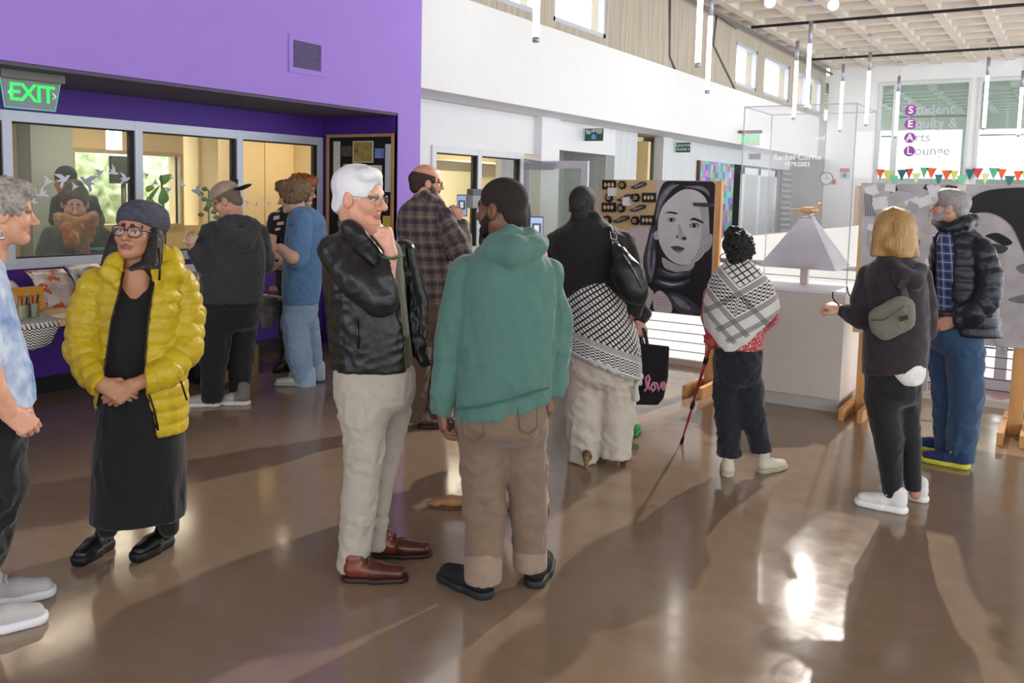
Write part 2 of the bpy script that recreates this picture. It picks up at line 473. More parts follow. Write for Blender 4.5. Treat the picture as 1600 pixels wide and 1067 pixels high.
class Person:
    def __init__(s, label, foot, group=None, dist=None, loc=None):
        s.B = np.array(loc, float) if loc is not None else gnd(*foot)
        u = (s.B - EYE)[:2]; u = u / np.linalg.norm(u); s.u = np.array([u[0], u[1], 0.0]); s.x = np.array([u[1], -u[0], 0.0])
        s.rz = math.atan2(u[1], u[0]) - math.pi / 2
        s.root = empty('person', s.B, s.rz, label, 'person', group)
        fx = foot[0] if foot is not None else 800
        s.s = abs(s.pt(fx + 1, 400)[0] - s.pt(fx, 400)[0]); s.sv = abs(s.pt(fx, 401)[2] - s.pt(fx, 400)[2])
        s.D = float(np.linalg.norm((s.B - EYE)[:2])); s.body = []; s.h = None
        s.fine = min(max(1.0, s.D / 3.9), 1.9)
    def pt(s, px, py, y=0.0):
        d = ray(px, py); t = (((s.B - EYE) @ s.u) + y) / (d @ s.u); q = EYE + t * d - s.B
        return np.array([q @ s.x, q @ s.u, q[2]])
    def floor(s, px, py):
        q = gnd(px, py) - s.B; return np.array([q @ s.x, q @ s.u, 0.0])
    def local(s, w):
        q = np.array(w, float) - s.B; return np.array([q @ s.x, q @ s.u, q[2]])
    def solid(s, res=0.009, col='888888'):
        g = Solid(res * s.fine); g.col = lin(col); return g
    def rows(s, g, rows, **kw):
        """rows traced in the photograph: (py, x left, x right, half depth, centre depth)"""
        out = []
        for r in rows:
            py, xl, xr, ry = r[:4]; yc = r[4] if len(r) > 4 else 0.0
            a = s.pt(xl, py, yc); b = s.pt(xr, py, yc)
            out.append(((a[2] + b[2]) / 2, (a[0] + b[0]) / 2, (b[0] - a[0]) / 2, ry, yc))
        g.rows(out, **kw)
    def limb(s, g, pts, **kw):
        P = [s.pt(p[0], p[1], p[2]) for p in pts]; R = [p[3] * 0.5 * (s.s + s.sv) for p in pts]
        hem = kw.pop('hem', 0)
        g.chain(P, R, **kw)
        if hem:      # square the open end off
            d = _unit(P[-1] - P[-2]); a = _unit(np.cross(d, [0.2, 1, 0.1])); r = R[-1]
            g.ell(P[-1] + d * 0.08, (r * 1.45, r * 1.45, 0.08), np.stack([a, np.cross(d, a), d]), op='s', k=0.003)
        return P
    def poly(s, g, pts, y0, y1, yc=0.0, **kw):
        g.prism([(s.pt(a, b, yc)[0], s.pt(a, b, yc)[2]) for a, b in pts], y0, y1, **kw)
    def put(s, g, name, m, disp=None, wrap=False, parent=None):
        return link(name, g.mesh(name, disp, wrap), m, parent or s.root)
    def part(s, mb, name, m, parent=None): return mb.build(name, m, parent or s.root)
    # ---- head and face
    def head(s, cx, cy, Hpx, yaw, pitch=0.0, roll=0.0, y=0.0, skin='D39C80', lip='A8685C', brow='4a3a30', neck=None, nr=0.058, beard=None,
             res=0.0042, wide=1.0, eyes='3a2a20', stubble=None, jaw=1.0, closed=False):
        a = math.radians(yaw); p = math.radians(pitch); q = math.radians(roll)
        f = np.array([math.sin(a) * math.cos(p), math.cos(a) * math.cos(p), -math.sin(p)])
        r = np.array([math.cos(a), -math.sin(a), 0.0]); u = np.cross(r, f); u = u * math.cos(q) + r * math.sin(q)
        S = Hpx * s.sv / 0.235
        h = Head(s.pt(cx, cy, y), f, u, S); s.h = h
        g = s.solid(res); g.col = lin(skin); g.k = 0.012
        h.ell(g, (0, -0.014, 0.034), (0.076 * wide, 0.097, 0.086))
        h.ell(g, (0, 0.022, -0.04), (0.062 * wide, 0.066, 0.078), k=0.03)
        for x in (-1, 1):
            h.cone(g, (x * 0.05 * wide * jaw, 0.0, -0.06), (x * 0.018, 0.062, -0.096), 0.02, 0.02, k=0.025)
            h.ell(g, (x * 0.04, 0.056, -0.028), (0.026, 0.026, 0.028), k=0.02)
        h.ell(g, (0, 0.072, -0.096), (0.022, 0.02, 0.02), k=0.02)
        h.cone(g, (-0.036, 0.07, 0.02), (0.036, 0.07, 0.02), 0.013, 0.013, k=0.02)
        for x in (-1, 1):
            h.ell(g, (x * 0.033, 0.1, -0.002), (0.019, 0.018, 0.014), op='s', k=0.012)
            h.ell(g, (x * 0.032, 0.0725, -0.003), (0.0122, 0.012, 0.0095), col=skin if closed else 'C2B2A8', k=0.002)
            if not closed: h.ell(g, (x * 0.032, 0.081, -0.003), (0.0064, 0.005, 0.0064), col=eyes, k=0.0)
            h.cone(g, (x * 0.047, 0.0715, 0.0045), (x * 0.019, 0.0815, 0.0045), 0.0054, 0.005, k=0.003, col='7a5140' if not closed else skin)
            h.cone(g, (x * 0.018, 0.0835, 0.0215), (x * 0.05, 0.068, 0.022), 0.0038, 0.003, k=0.004, col=brow)
        h.cone(g, (0, 0.082, 0.008), (0, 0.107, -0.03), 0.009, 0.012, k=0.012)
        h.ell(g, (0, 0.11, -0.033), (0.013, 0.012, 0.011), k=0.008)
        for x in (-1, 1): h.ell(g, (x * 0.0135, 0.094, -0.037), (0.0085, 0.011, 0.0085), k=0.006)
        if lip:
            for x in (-1, 1):
                h.cone(g, (x * 0.024, 0.078, -0.066), (0, 0.0885, -0.0635), 0.0035, 0.0048, k=0.004, col=lip)
                h.cone(g, (x * 0.022, 0.078, -0.068), (0, 0.087, -0.0745), 0.0035, 0.0056, k=0.004, col=lip)
        for x in (-1, 1):
            h.ell(g, (x * 0.077 * wide, -0.012, -0.012), (0.011, 0.021, 0.033), k=0.008)
            h.ell(g, (x * 0.089 * wide, -0.006, -0.008), (0.008, 0.01, 0.017), op='s', k=0.006)
        if beard:
            col, ln = beard
            for x in (-1, 1):
                h.cone(g, (x * 0.066 * wide, 0.008, -0.03), (x * 0.045, 0.05, -0.088), 0.014, 0.022, col=col, k=0.01)
                h.cone(g, (x * 0.028, 0.08, -0.056), (x * 0.004, 0.092, -0.053), 0.007, 0.007, col=col, k=0.005)
            h.ell(g, (0, 0.066, -0.105 - ln / 2), (0.042, 0.034, 0.026 + ln / 2), col=col, k=0.015)
        if neck:
            nb = s.pt(*neck); g.cone(h.pt(0, -0.025, -0.06), nb, nr * S * 0.98, nr * 1.12 * S, k=0.02)
        s.body.append(g.arr()); s.skin = skin
        return h
    def skin_limb(s, pts, skin=None, res=0.006):
        g = s.solid(res, skin or s.skin); s.limb(g, pts); s.body.append(g.arr())
    def hand(s, wrist, direction, normal, thumb, curl=(20, 25, 18), spread=0.0, size=1.0, arm=None, thumb_curl=20, res=0.0038, skin=None, ar=0.026):
        """five fingers on a palm; normal is where the palm faces, thumb the side the thumb leaves from"""
        w = np.array(wrist, float); a = _unit(direction); n = np.array(normal, float); n = _unit(n - a * (n @ a)); t = np.array(thumb, float); t = _unit(t - a * (t @ a) - n * (t @ n))
        g = s.solid(res, skin or s.skin); g.k = 0.008; z = size
        P = lambda x, y, q: w + z * (x * a + y * t + q * n)
        off = [0.029, 0.0105, -0.009, -0.027]; kn = [0.088, 0.092, 0.086, 0.078]; ln = [0.074, 0.082, 0.075, 0.058]; rr = [0.0092, 0.0094, 0.009, 0.0078]
        for i in range(4): g.cone(P(0.005, off[i] * 0.55, 0), P(kn[i], off[i], 0), 0.0155 * z, 0.0112 * z, k=0.012)
        g.ell(P(0.045, 0.0, 0.004), (0.042 * z, 0.034 * z, 0.014 * z), np.stack([a, t, n]), k=0.012)
        g.cone(P(-0.0, 0, 0), P(0.03, 0, 0), 0.022 * z, 0.022 * z, flat=(n, 0.75), k=0.012)
        for i in range(4):
            q = np.array([kn[i], off[i], 0.0]); an = 0.0; seg = [0.46, 0.3, 0.24]
            for j in range(3):
                an += math.radians(curl[j] * (1.0 + 0.06 * i)); l = ln[i] * seg[j]
                sp = spread * (1.5 - i) * 0.1
                nx = q + np.array([math.cos(an) * l, sp * l, math.sin(an) * l])
                g.cone(P(*q), P(*nx), rr[i] * z * (1 - 0.06 * j), rr[i] * z * (1 - 0.06 * (j + 1)), k=0.003 if j == 0 else 0.002); q = nx
        tc = math.radians(thumb_curl)
        if sum(curl) > 200: g.ell(P(0.082, 0.0, 0.022), (0.022 * z, 0.034 * z, 0.022 * z), np.stack([a, t, n]), k=0.006)
        q0 = (0.022, 0.022, 0.006); q1 = (0.052, 0.046, 0.016 + 0.012 * math.sin(tc)); q2 = (0.08, 0.05 - 0.012 * math.sin(tc), 0.024 + 0.02 * math.sin(tc)); q3 = (0.1, 0.046 - 0.03 * math.sin(tc), 0.028 + 0.024 * math.sin(tc))
        if thumb_curl >= 50: q1 = (0.052, 0.04, 0.026); q2 = (0.074, 0.026, 0.046); q3 = (0.082, 0.0, 0.05)
        g.cone(P(*q0), P(*q1), 0.0145 * z, 0.0115 * z, k=0.012); g.cone(P(*q1), P(*q2), 0.0108 * z, 0.0098 * z, k=0.003); g.cone(P(*q2), P(*q3), 0.0098 * z, 0.008 * z, k=0.003)
        if arm is not None: g.cone(w, np.array(arm, float), ar * z, ar * 1.35 * z, flat=(n, 0.85), k=0.015)
        s.body.append(g.arr())
    def finish(s, trunk=None):
        """trunk: the hidden torso and limbs, then everything of the body becomes one mesh"""
        if trunk:
            g = s.solid(0.018, s.skin); g.k = 0.03
            for ch in trunk: s.limb(g, ch)
            s.body.append(g.arr())
        m = mat('skin_tone', attr=True, rough=0.48, var=0.07, vscale=45, bump=0.06, bscale=160)
        return link('body', to_mesh('body', s.body), m, s.root)
    # ---- shoes
    def shoe(s, heel, yaw, L=0.28, wd=1.0, col='222222', sole='111111', high=0.085, m=None, laces=None, sole_h=0.026, point=False, heelblock=0.0, toe=None, rise=0.0, res=0.006, name='shoe', tongue=None):
        c = s.floor(*heel); a = math.radians(yaw); f = np.array([math.sin(a), math.cos(a), 0.0]); r = np.array([math.cos(a), -math.sin(a), 0.0])
        k = L / 0.28
        P = lambda x, y, z: c + f * x * L + r * y * k + np.array([0, 0, z])
        hb = heelblock
        g = s.solid(res, col); g.k = 0.02
        zz = lambda x: sole_h * 0.6 + hb * max(0.0, 1 - x / 0.62)
        tw = 0.62 if point else 1.0
        g.cone(P(0.17, 0, zz(0.17) + 0.034 * k), P(0.5, 0.004, zz(0.5) + 0.03 * k), 0.035 * k * wd, 0.036 * k * wd, flat=(r, 1.05))
        g.cone(P(0.5, 0.004, zz(0.5) + 0.03 * k), P(0.85 if not point else 0.8, 0, zz(0.85) + 0.021 * k), 0.037 * k * wd, 0.03 * k * wd * tw, flat=(r, 1.25), col=toe or col)
        if point: g.cone(P(0.8, 0, zz(0.8) + 0.018), P(0.98, -0.004, zz(0.9) + 0.012), 0.024 * k, 0.008 * k, flat=(r, 1.3))
        if high > 0.05: g.cone(P(0.2, 0, zz(0.2) + 0.045 * k), P(0.19, 0, zz(0.1) + high), 0.038 * k * wd, 0.037 * k * wd, flat=(f, 1.18))
        if tongue: g.cone(P(0.4, 0, zz(0.4) + 0.05), P(0.3, 0, zz(0.3) + high + 0.02), 0.02 * k, 0.018 * k, col=tongue)
        g.half(P(0, 0, sole_h * 0.5), (0, 0, -1), k=0.0) if hb == 0 else None
        o = link(name, g.mesh(name), m or mat('shoe_leather', attr=True, rough=0.5, var=0.1, vscale=30, bump=0.1, bscale=120), s.root)
        q = s.solid(res, sole); q.k = 0.01
        if hb == 0:
            e = 0.004
            q.cone(P(0.15, 0, sole_h * 0.5), P(0.5, 0.003, sole_h * 0.5), 0.038 * k * wd + e, 0.039 * k * wd + e, flat=(r, 1.06), k=0.0)
            q.cone(P(0.5, 0.003, sole_h * 0.5), P(0.87, 0, sole_h * 0.5 + 0.004), 0.04 * k * wd + e, 0.034 * k * wd * tw + e, flat=(r, 1.22), k=0.0)
            q.half(P(0, 0, sole_h), (0, 0, 1), k=0.004); q.half((c[0], c[1], 0.0), (0, 0, -1), k=0.002)
        else:
            q.cone(P(0.1, 0, hb + 0.0), P(0.09, 0, 0.006), 0.02, 0.011 if hb > 0.04 else 0.03, k=0.0)
            q.chain([P(0.14, 0, zz(0.14) + 0.006), P(0.5, 0, zz(0.5) - 0.004), P(0.7, 0, 0.008), P(0.95, 0, 0.009)], [0.026, 0.022, 0.03, 0.012], flat=((0, 0, 1), 0.25), k=0.0)
        if rise:   # heel lifted off the floor
            pass
        so = link('sole', q.mesh('sole'), mat('shoe_sole', attr=True, rough=0.6), o)
        if laces:
            mb = MB()
            for i in range(4):
                x = 0.38 + 0.075 * i; z0 = zz(x) + 0.066 * k - 0.012 * i * k
                mb.tube([P(x, -0.022, z0 - 0.008), P(x + 0.01, 0, z0 + 0.004), P(x + 0.03, 0.022, z0 - 0.01)], 0.003, 5)
                mb.tube([P(x, 0.022, z0 - 0.008), P(x + 0.01, 0, z0 + 0.005), P(x + 0.03, -0.022, z0 - 0.01)], 0.003, 5)
            for d in (-1, 1):
                mb.tube([P(0.38, 0, 0.07 * k + sole_h * .6), P(0.37, d * 0.02, 0.084 * k + sole_h * .6), P(0.4, d * 0.038, 0.07 * k + sole_h * .6), P(0.38, d * 0.01, 0.07 * k + sole_h * .6)], 0.0028, 5)
            mb.build('laces', mat('laces_' + laces, laces, 0.8), o)
        return o
    def glasses(s, m, rw=0.025, rh=0.02, lens=True, thick=0.0022, y=0.098, temple=None, z0=-0.004):
        h = s.h; mb = MB(); ln = []
        for x in (-1, 1):
            loop = []
            for i in range(18):
                an = 2 * math.pi * i / 18; cx = math.copysign(abs(math.cos(an))**0.8, math.cos(an)); sz = math.copysign(abs(math.sin(an))**0.8, math.sin(an))
                loop.append(h.pt(x * 0.034 + rw * cx, y - 0.006 * abs(cx) * (1 if cx * x > 0 else -0.3), z0 + rh * sz))
            mb.tube(loop, thick * h.S, 6, closed=True)
            ln.append(loop)
            mb.tube([h.pt(x * 0.058, y - 0.006, z0 + 0.008), h.pt(x * 0.074, y - 0.03, z0 + 0.008), h.pt(x * 0.08, 0.0, 0.004), h.pt(x * 0.079, -0.022, -0.012)], thick * h.S, 6)
        mb.tube([h.pt(-0.011, y + 0.001, z0 + 0.004), h.pt(0, y + 0.004, z0 + 0.008), h.pt(0.011, y + 0.001, z0 + 0.004)], thick * h.S, 6)
        o = mb.build('glasses', m, s.root)
        for lo in (ln if lens else []): MB().add(lo, [tuple(range(18))]).build('lens', mat('lens_glass', 'ffffff', 0.03, alpha=0.06, spec=0.5), o)
        return o
    def hair(s, name, m, prims, cuts=(), res=0.0046, disp=None, col='333333', k=0.015):
        """prims: ('e', c, r) or ('c', a, b, ra, rb) in head units, cuts the same but carved away"""
        g = s.solid(res, col); g.k = k; h = s.h
        for q in prims:
            kw = q[-1] if isinstance(q[-1], dict) else {}
            if q[0] == 'e': h.ell(g, q[1], q[2], **kw)
            else: h.cone(g, q[1], q[2], q[3], q[4], **kw)
        for q in cuts:
            if q[0] == 'e': h.ell(g, q[1], q[2], op='s', k=0.008)
            elif q[0] == 'h': g.half(h.pt(*q[1]), h.M.T @ np.array(q[2], float), k=0.01)
            else: h.cone(g, q[1], q[2], q[3], q[4], op='s', k=0.008)
        return link(name, g.mesh(name, disp), m, s.root)

CAP = ('e', (0, -0.016, 0.04), (0.085, 0.107, 0.093))
def hair_mat(name, col, rough=0.5, var=0.35, stretch=(60, 60, 6), bump=0.6):
    return mat(name, col, rough, var=var, vscale=3.0, bump=bump, bscale=3.5, stretch=stretch)
def curls(seed, amp=0.008, freq=190):
    a = wob(seed, freq, 6); b = wob(seed + 9, freq * 0.45, 5)
    return lambda V, W: amp * (np.abs(a(V)) * 1.8 - 0.4 + 0.8 * b(V))
def strands(seed, amp=0.003, freq=90):
    a = wob(seed, freq, 6, (1, 1, 0.15)); return lambda V, W: amp * a(V)
def quilt(pitch, amp, seed=1, off=0.0, fold=0.004):
    """puffed baffles along the garment (wrap y) plus soft creases"""
    fo = folds(seed, fold, 70, (1, 1, 0.8))
    def f(V, W):
        t = ((W[:, 1] + off) / pitch + 50) % 1.0
        return amp * (np.sqrt(np.clip(np.sin(np.pi * t), 0, 1)) - 0.8) + fo(V, W)
    return f
def tube_px(p, pts, r, name, m, parent=None, n=6, closed=False):
    mb = MB(); mb.tube([p.pt(*q) for q in pts], r, n, closed=closed); return mb.build(name, m, parent or p.root)
# ------------------------------------------------------------------ the room
XW, XF, XS, YC, YF, ZC = -6.79, -5.74, -6.40, 6.71, 24.0, 5.05      # window wall, bulkhead face, storefront, recess side, far wall, ceiling ribs
def struct(name, mb, m, parent=None):
    o = mb.build(name, m, parent)
    if parent is None: o['kind'] = 'structure'
    return o

# polished concrete floor
mf = mat('polished_concrete', '857060', 0.16, spec=0.55)
g = NG(mf); n1 = g.noise(0.7, 4); n2 = g.noise(9, 5); n3 = g.noise(60, 3)
g.base(g.mix(g.op('ADD', g.op('MULTIPLY', n1, 0.6), g.op('MULTIPLY', n2, 0.4)), '75614F', '97826D'))
rg = g.op('ADD', g.op('MULTIPLY', n2, 0.12), 0.07); g.L.new(rg, g.N['Principled BSDF'].inputs['Roughness'])
bpn = g.N.new('ShaderNodeBump'); bpn.inputs['Strength'].default_value = 0.012; bpn.inputs['Distance'].default_value = 0.01
g.L.new(g.op('ADD', n3, g.op('MULTIPLY', n2, 2.0)), bpn.inputs['Height']); g.L.new(bpn.outputs['Normal'], g.N['Principled BSDF'].inputs['Normal'])
XR, YB = 7.0, -5.0
struct('floor', MB().box((-7.2, YB, -0.3), (XR, 8.12, 0)).box((-7.2, 8.12, -0.3), (-4.3, YF, 0)), mf)
struct('floor_lower', MB().box((-4.3, 8.0, -3.1), (XR, YF + 6, -2.87)), mat('pink_floor', 'B78C8E', 0.35, var=0.08))
struct('trim_1', MB().box((-4.3, 8.07, -0.3), (XR, 8.12, 0.06)), mat('rail_curb', 'B9B6B0', 0.5))

# purple walls
mpur = mat('purple_paint', 'A381DC', 0.62, var=0.02, vscale=3, bump=0.04, bscale=90)
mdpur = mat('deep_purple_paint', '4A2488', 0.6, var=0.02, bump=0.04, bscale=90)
mblk = mat('black_rubber', '121214', 0.5)
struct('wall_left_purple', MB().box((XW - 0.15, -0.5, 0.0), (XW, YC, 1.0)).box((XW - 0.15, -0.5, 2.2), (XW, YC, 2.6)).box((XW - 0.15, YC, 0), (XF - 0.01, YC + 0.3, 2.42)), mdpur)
struct('wall_left_bulkhead', MB().box((XF - 0.9, -0.5, 2.43), (XF, 7.06, 3.75)).box((XF - 0.03, YC, 0), (XF, 7.06, 2.43)).box((XF - 0.9, YC + 0.32, 0), (XF - 0.03, 7.06, 2.43)), mpur)
struct('ceiling_recess', MB().box((XW - 0.1, -0.5, 2.405), (XF - 0.012, YC - 0.002, 2.428)), mat('recess_soffit', '5B5368', 0.7))
struct('baseboard_left', MB().box((XW, -0.5, 0), (XW + 0.02, YC, 0.13)), mblk)

# aluminium window band in the purple recess
malu = mat('window_aluminium', 'C3C8D6', 0.42, metal=0.25)
mgask = mat('black_gasket', '16181a', 0.6)
mglass = mat('clear_glass', 'DDE8E4', 0.02, alpha=0.06, spec=0.6)
mull = [2.34, 3.44, 4.53, 5.60, 6.655]
for i in range(4):
    a, b = mull[i], mull[i + 1]
    fr = MB().box((XW - 0.06, a - 0.035, 1.0), (XW + 0.032, a + 0.035, 2.2)).box((XW - 0.06, a + 0.0351, 2.12), (XW + 0.03, b - 0.0351, 2.2)).box((XW - 0.06, a + 0.0351, 1.0), (XW + 0.03, b - 0.0351, 1.08))
    if i == 3: fr.box((XW - 0.06, b - 0.035, 1.0), (XW + 0.032, b + 0.035, 2.2))
    w = struct('window_%d' % (i + 1), fr, malu)
    struct('window_gasket', MB().box((XW - 0.05, b - 0.062, 1.08), (XW + 0.012, b - 0.036, 2.12)).box((XW - 0.05, a + 0.035, 2.108), (XW + 0.012, b - 0.036, 2.12)).box((XW - 0.05, a + 0.035, 1.08), (XW + 0.012, b - 0.036, 1.09)), mgask, w)
    struct('window_pane', MB().box((XW - 0.022, a + 0.035, 1.08), (XW - 0.016, b - 0.035, 2.12)), mglass, w)

# office behind the glass
myel = mat('cream_yellow_wall', 'F0D9A2', 0.7, var=0.02)
mgre = mat('office_carpet', '5d5a52', 0.9)
struct('floor_office', MB().box((-11.2, -0.5, -0.1), (XW - 0.15, 14.5, 0.02)), mgre)
struct('ceiling_office', MB().box((-11.2, -0.5, 2.62), (XF - 0.9, 14.5, 2.7)), mat('office_ceiling', 'D9CDB4', 0.8))
ow0, ow1, oz0, oz1 = 6.12, 7.62, 1.13, 2.05
struct('wall_office_back', MB().box((-10.7, -0.5, 0), (-10.5, ow0, 2.62)).box((-10.7, ow0, 0), (-10.5, ow1, oz0)).box((-10.7, ow0, oz1), (-10.5, ow1, 2.62))
       .box((-10.7, ow1, 0), (-10.5, 7.72, 2.62)).box((-10.7, 7.72, 0), (-10.5, 7.96, 1.1)).box((-10.7, 7.96, 0), (-10.5, 8.2, 2.62)), myel)
struct('wall_office_inner', MB().box((-8.75, 6.92, 0), (-8.6, 7.5, 2.62)).box((-8.75, 7.515, 0), (-8.6, 7.99, 2.62)), myel)
struct('wall_office_side', MB().box((-10.5, 5.45, 0), (-10.2, 5.95, 2.62)), mat('grey_green_panel', '9DA79E', 0.6))
struct('wall_office_divider', MB().box((-11.2, 8.0, 0), (XS - 0.13, 8.08, 2.62)).box((-11.2, -0.5, 0), (XW - 0.2, -0.4, 2.62)).box((-11.2, 14.4, 0), (XS - 0.1, 14.5, 2.62)), myel)
wf = struct('window_5', MB().box((-10.55, ow0 - 0.05, oz0 - 0.05), (-10.44, ow1 + 0.05, oz0)).box((-10.55, ow0 - 0.05, oz1), (-10.44, ow1 + 0.05, oz1 + 0.05))
            .box((-10.55, ow0 - 0.05, oz0), (-10.44, ow0, oz1)).box((-10.55, ow1, oz0), (-10.44, ow1 + 0.05, oz1)).box((-10.55, 6.93, oz0), (-10.44, 7.02, oz1)), mat('tan_window_frame', 'C2AE86', 0.5))
struct('window_pane', MB().box((-10.6, ow0, oz0), (-10.594, ow1, oz1)), mglass, wf)

# storefront under the white bulkhead
mwh = mat('white_paint', 'E9EAEC', 0.6, var=0.012, vscale=4, bump=0.03, bscale=80)
mwood = mat('white_board_concrete', 'D5D9DC', 0.65, var=0.06, vscale=2.0, bump=0.25, bscale=4, stretch=(9, 9, 0.4))
msof = mat('grey_soffit', 'B9B2AC', 0.7)
struct('wall_left_white', MB().box((XF - 0.6, 7.06, 2.72), (XF, 23.2, 3.75)), mwh)
struct('ceiling_soffit', MB().box((XS - 1.8, 7.06, 2.722), (XF - 0.002, YF, 2.76)), msof)
struct('wall_left_storefront', MB().box((XS - 0.12, 7.06, 0), (XS, 8.1, 2.722)).box((XS - 0.1, 8.1, 2.2), (XS - 0.02, 10.4, 2.722)).box((XS - 0.1, 8.1, 0), (XS - 0.02, 10.08, 0.9))
       .box((XS - 0.2, 10.4, 0), (XS + 0.1, 10.9, 2.722)).box((XS - 0.12, 10.9, 2.3), (XS, 12.88, 2.722)), mwh)
struct('wall_left_board', MB().box((XS - 0.12, 12.88, 0), (XS, 13.72, 2.722)).box((XS - 0.12, 15.1, 0), (XS, 18.75, 2.722)).box((XS - 0.12, 18.75, 2.4), (XS, 23.1, 2.722)).box((XS - 0.12, 14.7, 0), (XS + 0.06, 15.1, 2.722)), mwood)
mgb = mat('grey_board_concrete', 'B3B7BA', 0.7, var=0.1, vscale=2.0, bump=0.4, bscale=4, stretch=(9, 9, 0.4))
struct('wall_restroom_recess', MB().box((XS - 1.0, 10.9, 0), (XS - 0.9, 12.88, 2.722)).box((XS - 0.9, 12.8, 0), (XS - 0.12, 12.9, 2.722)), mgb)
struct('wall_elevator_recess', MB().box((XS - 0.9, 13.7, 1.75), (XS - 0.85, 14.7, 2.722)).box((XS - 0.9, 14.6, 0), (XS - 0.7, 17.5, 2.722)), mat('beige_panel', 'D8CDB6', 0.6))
struct('door_1', MB().box((XS - 0.92, 13.75, 0), (XS - 0.9, 14.6, 1.75)), mat('dark_doorway', '2c2e30', 0.5))
fr = MB()
for a, b in ((8.1, 9.03), (9.09, 10.05)):
    fr.box((XS - 0.08, a, 2.12), (XS + 0.02, b, 2.2)).box((XS - 0.08, a, 0.9), (XS + 0.02, b, 0.98))
for a in (8.1, 9.03, 10.03): fr.box((XS - 0.085, a - 0.03, 0.899), (XS + 0.024, a + 0.05, 2.201))
w = struct('window_6', fr, mat('white_frame', 'E1E4E8', 0.5))
struct('window_pane', MB().box((XS - 0.04, 8.12, 0.98), (XS - 0.034, 10.05, 2.12)), mglass, w)
struct('window_gasket', MB().box((XS - 0.07, 8.97, 0.98), (XS + 0.01, 9.0, 2.12)).box((XS - 0.07, 9.96, 0.98), (XS + 0.01, 9.99, 2.12)).box((XS - 0.07, 8.15, 2.105), (XS + 0.01, 10.0, 2.12)), mgask, w)
struct('wall_kitchen_back', MB().box((-8.9, 8.09, 0), (-8.8, 11.2, 2.62)).box((-8.9, 11.2, 0), (-8.8, 12.35, 1.15)).box((-8.9, 11.2, 2.0), (-8.8, 12.35, 2.62)).box((-8.9, 12.35, 0), (-8.8, 14.4, 2.62)), myel)

# open glazed door standing square to the wall
dr = empty('door_2', (XS, 10.13, 0)); dr['kind'] = 'structure'
mdr = mat('door_aluminium', 'BFC3CE', 0.4, metal=0.3)
MB().box((0, -0.022, 0.01), (0.1, 0.022, 2.1)).box((0.89, -0.022, 0.01), (0.99, 0.022, 2.1)).box((0.1, -0.022, 2.0), (0.89, 0.022, 2.1)).box((0.1, -0.022, 0.01), (0.89, 0.022, 0.2)).build('door_frame', mdr, dr)
MB().box((0.1, -0.004, 0.2), (0.89, 0.004, 2.0)).build('door_pane', mat('tinted_glass', 'A9BDB6', 0.05, alpha=0.32, spec=0.6), dr)
MB().box((0.06, -0.07, 1.98), (0.5, -0.024, 2.07)).tube([(0.3, -0.05, 2.08), (0.12, -0.05, 2.11), (0.0, -0.02, 2.12)], 0.012, 6).build('door_closer', mat('closer_grey', '9BA0AD', 0.4, metal=0.3), dr)
MB().tube([(0.93, -0.06, 0.95), (0.93, -0.06, 1.25)], 0.012, 8).box((0.915, -0.06, 0.96), (0.945, -0.02, 0.98)).box((0.915, -0.06, 1.22), (0.945, -0.02, 1.24)).build('door_handle', mdr, dr)

# far end of the side corridor: doors, louvred panels, grey wall
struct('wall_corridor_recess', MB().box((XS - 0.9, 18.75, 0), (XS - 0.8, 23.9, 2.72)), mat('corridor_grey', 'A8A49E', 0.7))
d3 = struct('door_3', MB().box((XS - 0.1, 19.5, 0), (XS - 0.04, 19.62, 2.35)).box((XS - 0.1, 20.6, 0), (XS - 0.04, 20.8, 2.35)).box((XS - 0.1, 21.95, 0), (XS - 0.04, 22.15, 2.35)).box((XS - 0.1, 19.5, 2.2), (XS - 0.04, 22.15, 2.35)).box((XS - 0.1, 19.5, 0), (XS - 0.04, 22.15, 0.3)), mat('white_door_frame', 'E4E6EA', 0.5))
MB().box((XS - 0.08, 19.6, 0.3), (XS - 0.07, 22.0, 2.2)).build('door_pane', mat('frosted_glass', 'CBD3D6', 0.3, alpha=0.85), d3)
MB().tube([(XS + 0.03, 21.85, 0.9), (XS + 0.03, 21.85, 1.4)], 0.02, 6).build('door_handle', malu, d3)
lv = empty('louvre_panel', (XS + 0.055, 22.25, 0), 0, 'grey metal louvre bank beside white glazed doors', 'louvre')
MB().box((-0.05, 0, 0), (-0.02, 0.85, 2.4)).build('louvre_back', mat('louvre_dark', '6c7077', 0.5), lv)
sl = None
for k in range(16):
    if sl is None: sl = MB().obox((0.02, 0.42, 0), (0.03, 0, -0.028), (0, 0.4, 0), (0.003, 0, 0.003)).build('slat', mat('louvre_grey', 'B7BBC2', 0.45, metal=0.2), lv); o = sl
    else: o = sl.copy(); COL.objects.link(o)
    o.location = (0, 0, 0.12 + 0.145 * k)

